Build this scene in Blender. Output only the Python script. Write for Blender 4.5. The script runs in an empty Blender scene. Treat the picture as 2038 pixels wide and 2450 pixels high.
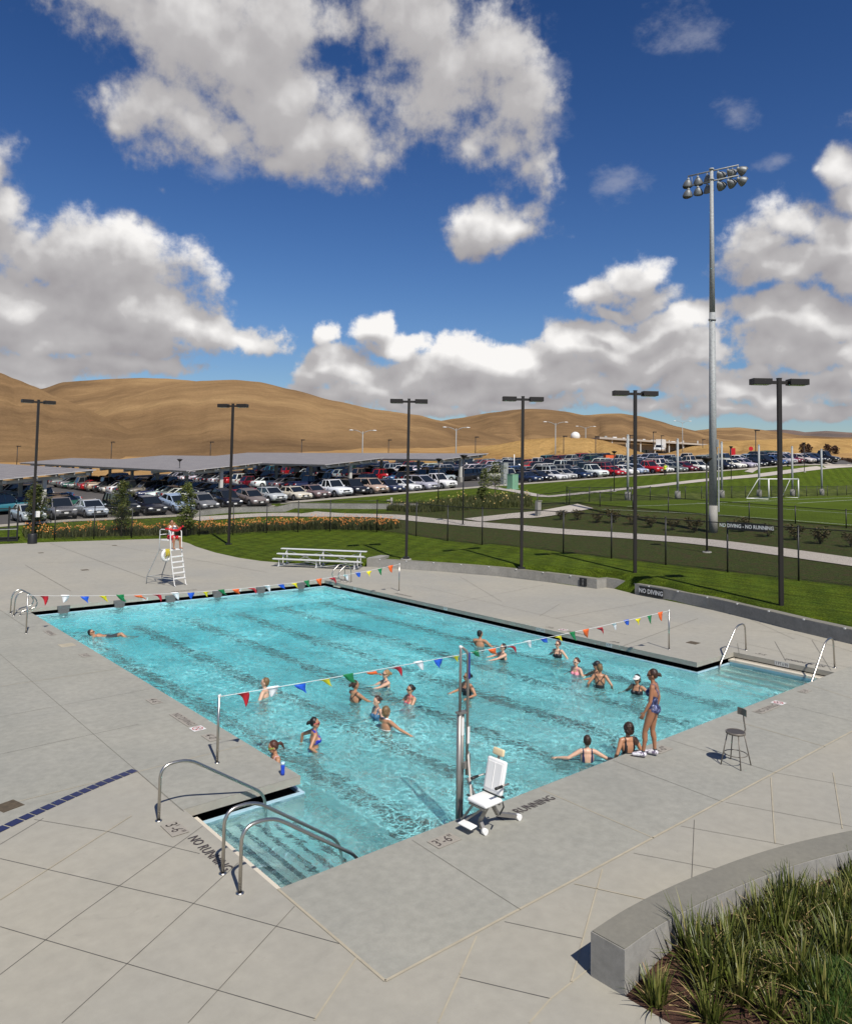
import bpy, bmesh, math, random
import numpy as np
from mathutils import Vector, Matrix, noise
from mathutils.geometry import tessellate_polygon
random.seed(7)
rnd = random.uniform
S = bpy.context.scene
COL = S.collection
R = math.radians

# ---------------------------------------------------------------- camera
FPX, PITCH, ROLL, YAW = 1814.46, 0.05609, 0.016613, 0.705026
CX, CY = 1017.0, 1022.6
CAM = Vector((-7.3808, -8.9684, 5.5009))
PW, PH = 2038.0, 2450.0
fw = Vector((math.sin(YAW)*math.cos(PITCH), math.cos(YAW)*math.cos(PITCH), math.sin(PITCH)))
rt0 = Vector((math.cos(YAW), -math.sin(YAW), 0.0))
up0 = rt0.cross(fw)
rt = rt0*math.cos(ROLL) + up0*math.sin(ROLL)
up = -rt0*math.sin(ROLL) + up0*math.cos(ROLL)
cam_d = bpy.data.cameras.new('camera')
cam = bpy.data.objects.new('camera', cam_d)
COL.objects.link(cam)
cam.matrix_world = Matrix(((rt.x, up.x, -fw.x, CAM.x), (rt.y, up.y, -fw.y, CAM.y), (rt.z, up.z, -fw.z, CAM.z), (0, 0, 0, 1)))
cam_d.sensor_fit = 'HORIZONTAL'
cam_d.sensor_width = 36.0
cam_d.lens = FPX/PW*36.0
cam_d.shift_x = (PW/2-CX)/PW
cam_d.shift_y = -(PH/2-CY)/PW
cam_d.clip_start = 0.1
cam_d.clip_end = 20000
S.camera = cam

def ray(px, py):
    return fw + rt*((px-CX)/FPX) - up*((py-CY)/FPX)

def at(px, py, z=0.0):
    """world point where the sight line through a photo pixel meets height z"""
    d = ray(px, py)
    return CAM + d*((z-CAM.z)/d.z)

def dep(px, py, D):
    """world point on the sight line at horizontal depth D"""
    return CAM + ray(px, py)*D

def onx(px, py, x):
    d = ray(px, py); return CAM + d*((x-CAM.x)/d.x)

def ony(px, py, y):
    d = ray(px, py); return CAM + d*((y-CAM.y)/d.y)

# ---------------------------------------------------------------- world
SUN_EL, SUN_AZ = 51.0, 196.5
W_ = bpy.data.worlds.new('World')
S.world = W_
W_.use_nodes = True

class NT:
    """tiny helper for building node trees"""
    def __init__(s, nt):
        s.nt = nt
    def n(s, typ, ins=None, **kw):
        x = s.nt.nodes.new(typ)
        for k, v in kw.items():
            setattr(x, k, v)
        if ins:
            for k, v in ins.items():
                sock = x.inputs[k]
                if isinstance(v, bpy.types.NodeSocket):
                    s.nt.links.new(v, sock)
                else:
                    sock.default_value = v
        return x
    def m(s, op, a, b=None, c=None, clamp=False):
        x = s.nt.nodes.new('ShaderNodeMath'); x.operation = op; x.use_clamp = clamp
        for i, v in enumerate((a, b, c)):
            if v is None: continue
            if isinstance(v, bpy.types.NodeSocket): s.nt.links.new(v, x.inputs[i])
            else: x.inputs[i].default_value = v
        return x.outputs[0]
    def v(s, op, a, b=None, scale=None):
        x = s.nt.nodes.new('ShaderNodeVectorMath'); x.operation = op
        for i, v in enumerate((a, b)):
            if v is None: continue
            if isinstance(v, bpy.types.NodeSocket): s.nt.links.new(v, x.inputs[i])
            else: x.inputs[i].default_value = v
        if scale is not None: x.inputs['Scale'].default_value = scale
        return x
    def mix(s, f, a, b, blend='MIX'):
        x = s.nt.nodes.new('ShaderNodeMix'); x.data_type = 'RGBA'; x.blend_type = blend
        for k, v in ((0, f), (6, a), (7, b)):
            if isinstance(v, bpy.types.NodeSocket): s.nt.links.new(v, x.inputs[k])
            else: x.inputs[k].default_value = v if not isinstance(v, tuple) or len(v) == 4 else tuple(v)+(1,)
        return x.outputs[2]
    def ramp(s, f, stops, interp='LINEAR'):
        x = s.nt.nodes.new('ShaderNodeValToRGB'); s.nt.links.new(f, x.inputs[0])
        cr = x.color_ramp; cr.interpolation = interp
        while len(cr.elements) < len(stops): cr.elements.new(0.5)
        for e, (p, c) in zip(cr.elements, stops):
            e.position = p
            e.color = (c, c, c, 1) if not isinstance(c, tuple) else tuple(c)+(1,)*(4-len(c))
        return x.outputs[0]
    def noise(s, vec, scale, detail=4, rough=0.55, dist=0.0, dims='3D'):
        x = s.nt.nodes.new('ShaderNodeTexNoise'); x.noise_dimensions = dims
        if vec is not None: s.nt.links.new(vec, x.inputs['Vector'])
        x.inputs['Scale'].default_value = scale; x.inputs['Detail'].default_value = detail
        x.inputs['Roughness'].default_value = rough; x.inputs['Distortion'].default_value = dist
        return x.outputs['Fac']

# cloud bank: (x, y, rx, ry, weight) seen from the terrace, turned into azimuth / elevation
D2 = 2038/1747.0
CLOUDS = [
 (250,-10,150,80,1),(390,30,190,120,1),(480,110,190,130,1),(350,215,150,62,1),(420,270,140,75,1),(560,230,190,120,1),(650,300,150,95,1),
 (230,225,60,32,.75),(590,330,110,60,.9),(730,380,55,40,.7),(560,40,130,90,1),(690,60,110,80,.8),
 (860,40,140,110,1),(930,130,120,110,1),(870,220,120,100,.95),(1000,90,110,90,1),(1060,200,90,90,.9),(1040,290,110,80,.9),(1090,350,80,62,.8),(960,320,75,50,.75),
 (1020,470,92,46,1),(1070,430,50,30,.6),(340,380,48,20,.42),(455,360,50,22,.22),
 (-10,330,60,75,1),(20,400,62,60,1),(-20,440,70,50,1),
 (140,520,170,85,1.1),(250,560,150,90,1.1),(60,620,180,90,1.1),(280,640,190,80,1.1),(400,680,140,48,1.05),(500,700,72,28,.9),(180,700,230,45,1.1),
 (90,750,190,34,1),(300,760,130,24,.9),(20,770,110,40,1),
 (675,682,46,42,.8),(770,672,48,34,.95),(815,705,62,36,1),
 (660,745,66,38,1),(740,760,105,42,1),(860,760,130,42,1),(640,775,60,24,.95),(960,725,95,42,1),(1050,735,110,46,1),(1000,790,150,38,1),(820,800,130,26,.9),(1130,760,110,50,1),(1180,700,110,45,1),(1200,790,120,34,.9),
 (1230,600,82,34,1),(1310,570,62,50,1),(1330,615,85,36,1),(1270,635,85,18,.8),
 (1300,690,110,42,1),(1400,660,110,40,1),(1340,740,110,40,1),(1420,720,90,45,1),
 (1540,500,95,55,1),(1610,450,85,60,1),(1700,480,90,60,1),(1600,550,150,50,1.05),(1730,560,90,50,1),(1460,540,50,30,.5),
 (1600,640,110,45,1),(1700,650,110,55,1),(1620,710,100,42,1),(1740,720,80,40,1),
 (700,805,110,26,.95),(880,825,170,22,.9),(1080,828,170,22,.9),(1290,822,160,26,.9),(1470,840,130,22,.85),(1660,842,140,22,.9),(40,790,120,26,.9),
 (1420,790,75,42,1),(1500,800,95,36,1),(1620,810,110,34,1),(1730,790,90,36,1),(1540,770,60,25,.8),
 (1730,330,45,40,1),(1745,390,40,45,1),(1690,345,40,16,.6),
 
 # out of the frame, so that the sky is cloudy elsewhere too
 (-300,500,200,120,1),(-350,100,250,150,1),(2000,200,220,120,1),(2050,600,220,90,1),(2000,780,200,40,1),(700,-300,400,150,1),(-250,740,220,50,1)]

def azel(px, py):
    d = ray(px, py).normalized()
    return math.atan2(d.x, d.y), math.asin(d.z)

def build_world():
    nt = W_.node_tree; nt.nodes.clear(); w = NT(nt)
    # density field group
    g = bpy.data.node_groups.new('cloud_density', 'ShaderNodeTree')
    g.interface.new_socket('P', in_out='INPUT', socket_type='NodeSocketVector')
    g.interface.new_socket('D', in_out='OUTPUT', socket_type='NodeSocketFloat')
    g.interface.new_socket('Soft', in_out='OUTPUT', socket_type='NodeSocketFloat')
    q = NT(g)
    gi = q.n('NodeGroupInput'); go = q.n('NodeGroupOutput')
    P = gi.outputs[0]
    # domain warp
    wn = q.nt.nodes.new('ShaderNodeTexNoise'); wn.inputs['Scale'].default_value = 9; wn.inputs['Detail'].default_value = 3
    g.links.new(P, wn.inputs['Vector'])
    wv = q.v('SUBTRACT', wn.outputs['Color'], (.5, .5, .5))
    wv = q.v('SCALE', wv.outputs[0], scale=0.09)
    PP = q.v('ADD', P, wv.outputs[0]).outputs[0]
    acc = None
    for (x, y, rx, ry, wt) in CLOUDS:
        a, e = azel(x*D2, y*D2)
        k = math.cos(math.atan(abs(x*D2-CX)/FPX))**1.5
        ax = rx*D2/FPX*k; ey = ry*D2/FPX*k
        d = q.v('SUBTRACT', PP, (a, e, 0)).outputs[0]
        d = q.v('MULTIPLY', d, (1/ax, 1/ey, 0)).outputs[0]
        l = q.v('LENGTH', d).outputs['Value']
        f = q.m('MULTIPLY_ADD', l, -1.0*0.72, 0.72*1.0+wt-1.0 if wt < 1 else 0.72*wt)
        if acc is None: acc = f
        else:
            x_ = q.nt.nodes.new('ShaderNodeMath'); x_.operation = 'SMOOTH_MAX'
            g.links.new(acc, x_.inputs[0]); g.links.new(f, x_.inputs[1]); x_.inputs[2].default_value = 0.22
            acc = x_.outputs[0]
    acc = q.m('MINIMUM', acc, 0.62)
    n1 = q.noise(P, 11, 9, .60)
    elv = q.n('ShaderNodeSeparateXYZ', {0: P}).outputs[1]
    low = q.n('ShaderNodeMapRange', {'Value': elv, 'From Min': .05, 'From Max': .28, 'To Min': 1.0, 'To Max': 0.0}).outputs[0]
    n1 = q.mix(low, n1, q.noise(P, 27, 8, .60))
    n2 = q.noise(P, 46, 6, .62)
    nn = q.m('ADD', q.m('MULTIPLY', q.m('SUBTRACT', n1, .5), 1.7), q.m('MULTIPLY', q.m('SUBTRACT', n2, .5), .62))
    soft = q.m('ADD', acc, q.m('MULTIPLY', q.m('SUBTRACT', q.noise(P, 11, 3.5, .55), .5), 1.6))
    g.links.new(soft, go.inputs[1])
    acc = q.m('ADD', acc, nn)
    g.links.new(acc, go.inputs[0])
    # direction -> azimuth / elevation
    tc = w.n('ShaderNodeTexCoord')
    sp = w.n('ShaderNodeSeparateXYZ', {0: tc.outputs['Generated']})
    az = w.m('ARCTAN2', sp.outputs[0], sp.outputs[1])
    el = w.m('ARCSINE', sp.outputs[2])
    pv = w.n('ShaderNodeCombineXYZ', {0: az, 1: el, 2: 0.0}).outputs[0]
    def dens(v):
        x = w.n('ShaderNodeGroup'); x.node_tree = g
        nt.links.new(v, x.inputs[0]); return x.outputs
    g0 = dens(pv); d0 = g0[0]
    g1 = dens(w.v('ADD', pv, (0.012, 0.036, 0)).outputs[0]); d1 = g1[0]
    hi_ = w.n('ShaderNodeMapRange', {'Value': el, 'From Min': .18, 'From Max': .34, 'To Min': .22, 'To Max': .50}).outputs[0]
    mask = w.n('ShaderNodeMapRange', {'Value': d0, 'From Min': -0.18, 'From Max': hi_}, interpolation_type='SMOOTHERSTEP').outputs[0]
    lit = w.m('ADD', w.m('MULTIPLY', w.m('SUBTRACT', d0, d1), .30), w.m('MULTIPLY', w.m('SUBTRACT', g0[1], g1[1]), .60))
    core = w.m('MULTIPLY', w.m('SUBTRACT', d0, .30), -.09)
    big = w.m('MULTIPLY', w.m('SUBTRACT', w.noise(pv, 5, 4, .5), .5), .34)
    lt = w.m('ADD', w.m('ADD', w.m('MULTIPLY', lit, .80), core), big)
    ctr = w.n('ShaderNodeMapRange', {'Value': el, 'From Min': .26, 'From Max': .46, 'To Min': 1.0, 'To Max': .55}).outputs[0]
    lt = w.m('ADD', w.m('MULTIPLY', lt, ctr), w.m('MULTIPLY_ADD', ctr, -.20, .68))
    shade = w.ramp(lt, [(0.0, (.31, .29, .305)), (.30, (.39, .375, .385)), (.60, (.475, .46, .465)), (.80, (.70, .685, .68)), (1, (.94, .92, .90))])
    sky = w.n('ShaderNodeTexSky', sky_type='NISHITA', sun_disc=False, sun_elevation=R(SUN_EL), sun_rotation=R(SUN_AZ), altitude=300, air_density=1.0, dust_density=0.6, ozone_density=3.0)
    # polarised, saturated blue
    skc = w.n('ShaderNodeHueSaturation', {'Saturation': 1.28, 'Value': 0.80, 'Fac': 1.0, 'Color': sky.outputs[0]}).outputs[0]
    tint = w.ramp(w.m('MULTIPLY', el, 1.6, clamp=True), [(0, (.86, .90, .92)), (.12, (.90, .90, .95)), (.3, (1.0, .92, 1.02)), (.6, (.88, .77, .93)), (1, (.66, .60, .77))])
    skc = w.mix(1.0, skc, tint, 'MULTIPLY')
    cl = w.v('SCALE', shade, scale=9.0).outputs[0]
    col = w.mix(mask, skc, cl)
    # thin high wisps
    wf = None
    for (x, y, rx, ry) in ((1265, 375, 95, 60), (1400, 60, 130, 70), (1510, 235, 60, 50), (620, 330, 120, 60), (1130, 180, 70, 150), (450, 350, 90, 40), (1590, 330, 60, 30)):
        a, e = azel(x*D2, y*D2)
        l = w.v('LENGTH', w.v('MULTIPLY', w.v('SUBTRACT', pv, (a, e, 0)).outputs[0], (FPX/(rx*D2), FPX/(ry*D2), 0)).outputs[0]).outputs['Value']
        f = w.m('SUBTRACT', 1.0, l, clamp=True)
        wf = f if wf is None else w.m('MAXIMUM', wf, f)
    wv_ = w.m('ADD', w.m('MULTIPLY', wf, .95), w.m('MULTIPLY', w.m('SUBTRACT', w.noise(w.n('ShaderNodeMapping', {'Vector': pv, 'Rotation': (0, 0, .5), 'Scale': (1, 1.6, 1)}).outputs[0], 17, 9, .64), .5), 2.0))
    wm = w.m('MULTIPLY', w.n('ShaderNodeMapRange', {'Value': wv_, 'From Min': .30, 'From Max': 1.15}, interpolation_type='SMOOTHSTEP').outputs[0], .42)
    col = w.mix(w.m('MULTIPLY', wm, w.m('SUBTRACT', 1.0, mask)), col, (4.2, 4.3, 4.9, 1))
    bg = w.n('ShaderNodeBackground', {'Color': col, 'Strength': 0.10})
    out = w.n('ShaderNodeOutputWorld', {0: bg.outputs[0]})
build_world()
W_.cycles.sampling_method = 'MANUAL'
W_.cycles.sample_map_resolution = 1024

sun_d = bpy.data.lights.new('sun', 'SUN')
sun_d.energy = 4.6; sun_d.angle = R(0.53); sun_d.color = (1.0, 0.955, 0.88)
sun = bpy.data.objects.new('sun', sun_d); COL.objects.link(sun)
sdir = Vector((math.sin(R(SUN_AZ))*math.cos(R(SUN_EL)), math.cos(R(SUN_AZ))*math.cos(R(SUN_EL)), math.sin(R(SUN_EL))))
sun.rotation_euler = sdir.to_track_quat('Z', 'Y').to_euler()
sun.location = sdir*60
vs = S.view_settings
vs.view_transform = 'Standard'; vs.look = 'None'; vs.exposure = 0.18; vs.gamma = 1.0; vs.use_curve_mapping = False

# ---------------------------------------------------------------- object helpers
def tag(o, label=None, cat=None, group=None, kind=None):
    if label: o['label'] = label
    if cat: o['category'] = cat
    if group: o['group'] = group
    if kind: o['kind'] = kind
    return o

def empty(name, loc, rz=0.0, label=None, cat=None, group=None, kind=None):
    o = bpy.data.objects.new(name, None); COL.objects.link(o)
    o.empty_display_size = 0.3
    o.location = loc; o.rotation_euler = (0, 0, rz)
    return tag(o, label, cat, group, kind)

def kids(o):
    return [c for c in ALLKIDS.get(o.name, [])]
ALLKIDS = {}

def copy_tree(o, parent=None):
    c = o.copy(); COL.objects.link(c)
    if parent is not None:
        c.parent = parent; ALLKIDS.setdefault(parent.name, []).append(c)
    for ch in kids(o): copy_tree(ch, c)
    return c

def ring_frame(d):
    d = d.normalized()
    a = Vector((0, 0, 1)) if abs(d.z) < .95 else Vector((1, 0, 0))
    u = d.cross(a).normalized(); return u, d.cross(u).normalized()

class MB:
    def __init__(s): s.v = []; s.f = []; s.mi = []; s.k = 0; s.sm = []; s.smooth = False
    def add(s, vs_, fs):
        b = len(s.v); s.v += [Vector(p) for p in vs_]
        for f in fs: s.f.append([b+i for i in f]); s.mi.append(s.k); s.sm.append(s.smooth)
        return s
    def box(s, c, d, rz=0.0, M=None):
        hx, hy, hz = d[0]/2, d[1]/2, d[2]/2
        P = [Vector((x, y, z)) for z in (-hz, hz) for x, y in ((-hx, -hy), (hx, -hy), (hx, hy), (-hx, hy))]
        if rz: 
            m = Matrix.Rotation(rz, 3, 'Z'); P = [m @ p for p in P]
        if M is not None: P = [M @ p for p in P]
        c = Vector(c)
        return s.add([p+c for p in P], [(3, 2, 1, 0), (4, 5, 6, 7), (0, 1, 5, 4), (1, 2, 6, 5), (2, 3, 7, 6), (3, 0, 4, 7)])
    def bar(s, a, b, w, h=None):
        """box beam from a to b"""
        a = Vector(a); b = Vector(b); h = h or w
        u, v = ring_frame(b-a)
        P = [p+u*x*w/2+v*y*h/2 for p in (a, b) for x, y in ((-1, -1), (1, -1), (1, 1), (-1, 1))]
        return s.add(P, [(0, 1, 2, 3), (7, 6, 5, 4), (4, 5, 1, 0), (5, 6, 2, 1), (6, 7, 3, 2), (7, 4, 0, 3)])
    def cyl(s, a, b, r, r2=None, n=12, caps=True):
        a = Vector(a); b = Vector(b); r2 = r if r2 is None else r2
        u, v = ring_frame(b-a); o = s.smooth
        P = [p+(u*math.cos(2*math.pi*i/n)+v*math.sin(2*math.pi*i/n))*q for p, q in ((a, r), (b, r2)) for i in range(n)]
        s.smooth = True
        s.add(P, [(i, i+n, (i+1) % n+n, (i+1) % n) for i in range(n)])
        s.smooth = False
        if caps:
            k = len(s.v)-2*n
            s.f.append([k+i for i in range(n)]); s.f.append([k+n+i for i in reversed(range(n))]); s.mi += [s.k]*2; s.sm += [False]*2
        s.smooth = o
        return s
    def tube(s, pts, r, n=10, closed=False):
        pts = [Vector(p) for p in pts]; N = len(pts); o = s.smooth
        ring = []
        u = None
        for i, p in enumerate(pts):
            if closed: d = (pts[(i+1) % N]-pts[i-1])
            else: d = pts[min(i+1, N-1)]-pts[max(i-1, 0)]
            d.normalize()
            if u is None: u, v = ring_frame(d)
            else:
                u = (u-d*u.dot(d)); u.normalize(); v = d.cross(u)
            rr = r[i] if isinstance(r, (list, tuple)) else r
            ring += [p+(u*math.cos(2*math.pi*k/n)+v*math.sin(2*math.pi*k/n))*rr for k in range(n)]
        F = []
        for i in range(N if closed else N-1):
            a = i*n; b = ((i+1) % N)*n
            F += [(a+k, a+(k+1) % n, b+(k+1) % n, b+k) for k in range(n)]
        s.smooth = True; s.add(ring, F); s.smooth = False
        if not closed:
            k = len(s.v)-N*n
            s.f.append([k+i for i in reversed(range(n))]); s.f.append([k+(N-1)*n+i for i in range(n)]); s.mi += [s.k]*2; s.sm += [False]*2
        s.smooth = o
        return s
    def lathe(s, c, prof, n=16, M=None):
        c = Vector(c); P = []; o = s.smooth
        for r, z in prof:
            for i in range(n):
                p = Vector((r*math.cos(2*math.pi*i/n), r*math.sin(2*math.pi*i/n), z))
                if M is not None: p = M @ p
                P.append(c+p)
        s.smooth = True
        s.add(P, [(j*n+i, j*n+(i+1) % n, (j+1)*n+(i+1) % n, (j+1)*n+i) for j in range(len(prof)-1) for i in range(n)])
        s.smooth = o; return s
    def ball(s, c, r, n=12, M=None):
        if not isinstance(r, (tuple, list)): r = (r, r, r)
        m = n//2
        P = []; c = Vector(c); o = s.smooth
        for j in range(m+1):
            t = math.pi*j/m
            for i in range(n):
                a = 2*math.pi*i/n
                p = Vector((r[0]*math.sin(t)*math.cos(a), r[1]*math.sin(t)*math.sin(a), r[2]*math.cos(t)))
                if M is not None: p = M @ p
                P.append(c+p)
        s.smooth = True
        s.add(P, [(j*n+i, (j+1)*n+i, (j+1)*n+(i+1) % n, j*n+(i+1) % n) for j in range(m) for i in range(n)])
        s.smooth = o; return s
    def prism(s, poly, z0, z1, top=True, bottom=True):
        n = len(poly)
        def zz(z, i): return z[i] if isinstance(z, (list, tuple)) else z
        P = [(p[0], p[1], zz(z0, i)) for i, p in enumerate(poly)]+[(p[0], p[1], zz(z1, i)) for i, p in enumerate(poly)]
        F = [(i, (i+1) % n, (i+1) % n+n, i+n) for i in range(n)]
        s.add(P, F)
        tess = tessellate_polygon([[Vector((p[0], p[1], 0)) for p in poly]])
        b = len(s.v)-2*n
        area = sum(poly[i][0]*poly[(i+1) % n][1]-poly[(i+1) % n][0]*poly[i][1] for i in range(n))
        for t in tess:
            a = sum(poly[t[i]][0]*poly[t[(i+1) % 3]][1]-poly[t[(i+1) % 3]][0]*poly[t[i]][1] for i in range(3))
            t = list(t) if a > 0 else list(reversed(t))
            if top: s.f.append([b+n+i for i in t]); s.mi.append(s.k); s.sm.append(False)
            if bottom: s.f.append([b+i for i in reversed(t)]); s.mi.append(s.k); s.sm.append(False)
        return s
    def strip(s, A, B, close=False):
        """ribbon between two point lists"""
        n = len(A)
        return s.add(list(A)+list(B), [(i, (i+1) % n, (i+1) % n+n, i+n) for i in range(n if close else n-1)])
    def mesh(s, name, off=None):
        me = bpy.data.meshes.new(name)
        off = off or Vector((0, 0, 0))
        me.from_pydata([p-off for p in s.v], [], s.f)
        for p, m_, q in zip(me.polygons, s.mi, s.sm):
            p.material_index = m_; p.use_smooth = q
        return me
    def build(s, name, mat, parent=None, bevel=0.0, loc=None, fix=False):
        """coordinates are world coordinates, or local to an unrotated parent's location when parent is given and fix is False"""
        off = Vector(loc) if loc is not None else None
        if parent is not None and fix: off = Vector(parent.location)
        me = s.mesh(name, off)
        for m_ in (mat if isinstance(mat, (list, tuple)) else [mat]): me.materials.append(m_)
        o = bpy.data.objects.new(name, me); COL.objects.link(o)
        if bevel:
            b = o.modifiers.new('bevel', 'BEVEL'); b.width = bevel; b.segments = 2; b.limit_method = 'ANGLE'
        if parent is not None:
            o.parent = parent; ALLKIDS.setdefault(parent.name, []).append(o)
        elif loc is not None: o.location = loc
        return o

def link_mesh(name, me, parent=None):
    o = bpy.data.objects.new(name, me); COL.objects.link(o)
    if parent is not None:
        o.parent = parent; ALLKIDS.setdefault(parent.name, []).append(o)
    return o

# ---------------------------------------------------------------- materials
def mat(name, col, rough=.6, metal=0.0, var=0.0, scale=4.0, bump=0.0, bscale=None, spec=None, trans=0.0, objcol=False, coat=0.0, detail=5, col2=None):
    m = bpy.data.materials.new(name); m.use_nodes = True
    nt = m.node_tree; w = NT(nt); b = nt.nodes['Principled BSDF']
    b.inputs['Roughness'].default_value = rough; b.inputs['Metallic'].default_value = metal
    if spec is not None: b.inputs['Specular IOR Level'].default_value = spec
    if coat: b.inputs['Coat Weight'].default_value = coat
    tc = w.n('ShaderNodeTexCoord'); pos = tc.outputs['Object']
    if objcol:
        oi = w.n('ShaderNodeObjectInfo'); c = oi.outputs['Color']
        if var:
            n = w.noise(pos, scale, detail)
            c = w.mix(1.0, c, w.ramp(n, [(.3, 1-var), (.7, 1.0)]), 'MULTIPLY')
        nt.links.new(c, b.inputs['Base Color'])
    elif var or col2:
        n = w.noise(pos, scale, detail)
        c2 = col2 or tuple(x*(1-var) for x in col)
        nt.links.new(w.ramp(n, [(.32, c2), (.68, col)]), b.inputs['Base Color'])
    else: b.inputs['Base Color'].default_value = tuple(col)+(1,)
    if bump:
        n = w.noise(pos, bscale or scale*6, 4)
        bp = w.n('ShaderNodeBump', {'Height': n, 'Strength': bump, 'Distance': 0.02})
        nt.links.new(bp.outputs[0], b.inputs['Normal'])
    return m
# ================================================================ setting
PL, PWD, AL, AW = 22.86, 13.38, 2.98, 2.15     # pool length, width, alcove length and depth
X1 = PWD+AW
POOL = [(0, PL), (0, AL), (-AW, AL), (-AW, 0), (X1, 0), (X1, AL), (PWD, AL), (PWD, PL)]

def concrete(name, c1, c2, scale=.8, grain=.10, rough=.75, bump=.25, cool=None):
    m = bpy.data.materials.new(name); m.use_nodes = True
    nt = m.node_tree; w = NT(nt); b = nt.nodes['Principled BSDF']
    pos = w.n('ShaderNodeTexCoord').outputs['Object']
    n1 = w.noise(pos, scale, 6, .6, .6); n2 = w.noise(pos, scale*7, 5, .6); n3 = w.noise(pos, 160, 3, .7); n4 = w.noise(pos, scale*.22, 3, .5, 1.0)
    a = w.ramp(n1, [(.33, c2), (.66, c1)])
    a = w.mix(.45, a, w.ramp(n4, [(.35, cool or c2), (.65, c1)]))
    a = w.mix(1.0, a, w.ramp(n2, [(.3, 1-grain), (.7, 1+grain*.3)]), 'MULTIPLY')
    a = w.mix(1.0, a, w.ramp(n3, [(.3, 1-grain*.9), (.7, 1+grain*.4)]), 'MULTIPLY')
    n5 = w.noise(pos, .09, 3, .5, .8)
    a = w.mix(1.0, a, w.ramp(n5, [(.35, (.93, .935, .95)), (.65, (1.03, 1.02, 1.0))]), 'MULTIPLY')
    # scattered darker water marks
    st = w.noise(pos, scale*2.3, 7, .68, 1.4)
    a = w.mix(w.ramp(st, [(.60, 0.0), (.74, .55)]), a, tuple(x*.78 for x in c2))
    nt.links.new(a, b.inputs['Base Color']); b.inputs['Roughness'].default_value = rough
    b.inputs['Specular IOR Level'].default_value = .3
    bp = w.n('ShaderNodeBump', {'Height': w.noise(pos, 90, 4, .7), 'Strength': bump, 'Distance': .004})
    nt.links.new(bp.outputs[0], b.inputs['Normal'])
    return m
M_DECK = concrete('deck_concrete', (.376, .350, .286), (.328, .309, .257), .7, .09, cool=(.322, .314, .278))
M_APRON = concrete('apron_concrete', (.358, .346, .294), (.303, .297, .256), .9, .14, bump=.4, cool=(.292, .288, .244))
M_WALL = concrete('wall_concrete', (.36, .345, .31), (.25, .24, .215), 1.6, .16)
M_WTOP = concrete('wall_cap_concrete', (.232, .218, .174), (.192, .182, .15), 2.0, .10)
M_PATH = concrete('path_concrete', (.46, .41, .35), (.40, .36, .31), .3, .06)
M_BLACK = mat('gutter_shade_black', (.004, .004, .004), .9, spec=.1)
M_CREAM = mat('cream_tile', (.62, .56, .45), .5, var=.08, scale=3)
M_WTILE = mat('white_tile', (.42, .60, .68), .25, var=.1, scale=9)
M_BTILE = mat('pale_blue_tile', (.22, .42, .50), .2, var=.1, scale=9)
M_DTILE = mat('dark_tile', (.010, .011, .012), .6, var=.2, scale=20)
M_NAVY = mat('navy_tile', (.012, .016, .075), .3, var=.2, scale=6)
M_SEAL = mat('tan_sealant', (.42, .37, .27), .8, var=.2, scale=3)
M_SAW = mat('dark_saw_cut', (.16, .145, .118), .9, var=.4, scale=2)
M_STEEL = mat('stainless_steel', (.50, .47, .42), .33, 1.0, bump=.05, scale=4)
M_GALV = mat('galvanised_steel', (.36, .375, .37), .65, .1, var=.3, scale=9)
M_BRONZE = mat('dark_bronze_paint', (.018, .015, .013), .45, spec=.4)
M_BLK = mat('black_powder_coat', (.012, .012, .012), .5)
M_WHITE = mat('white_paint', (.72, .71, .68), .45, var=.05)
M_ALU = mat('aluminium', (.74, .74, .72), .4, .3)
M_RED = mat('red_vinyl', (.50, .01, .015), .4)
M_ASPH = mat('asphalt', (.085, .078, .072), .9, var=.25, scale=.15, bump=.2, bscale=30)

# ---- terrain: table of heights, interpolated
TX = [-400, -60, 0, 20, 26.5, 33, 39, 45, 60, 76, 104, 129, 180, 420]
TY = [-80, 0, 20, 33.5, 38, 48, 57.2, 75, 150, 230, 420]
TZ = [
 [-1, -.3, 0, .42, 1.0, 1.25, 1.6, 2.0, 2.0, 2.0, 2.0, 2.0, 2.2, 3],
 [-.5, -.1, 0, .42, 1.0, 1.25, 1.6, 2.0, 2.0, 2.0, 2.0, 2.0, 2.3, 4],
 [-.2, 0, 0, .42, 1.0, 1.25, 1.65, 2.54, 2.54, 2.54, 2.54, 2.54, 3.5, 6],
 [0, 0, 0, .30, 1.0, 1.25, 1.75, 2.90, 2.90, 2.90, 2.90, 3.3, 5.0, 9],
 [0, 0, 0, .25, .95, 1.3, 1.8, 2.6, 3.2, 3.5, 3.9, 4.7, 7.0, 10],
 [-.2, -.1, 0, .3, 1.0, 1.5, 1.9, 2.4, 3.4, 4.1, 5.8, 8.0, 10, 13],
 [-.3, -.2, .2, 1.3, 1.7, 2.05, 2.4, 2.72, 3.55, 4.4, 6.4, 8.4, 11, 14],
 [-.1, -.1, .35, 1.45, 1.85, 2.2, 2.5, 2.85, 3.7, 4.55, 6.5, 8.5, 11, 15],
 [.8, .9, 1.1, 2.1, 2.45, 2.8, 3.1, 3.45, 4.3, 5.2, 7.0, 8.9, 11.5, 17],
 [4, 4, 4.5, 5.2, 5.5, 5.8, 6.0, 6.3, 7.0, 8.0, 9.5, 11, 13.5, 20],
 [12, 12, 12, 12.5, 12.6, 12.7, 12.8, 13, 14, 15, 17, 19, 22, 28]]
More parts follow.
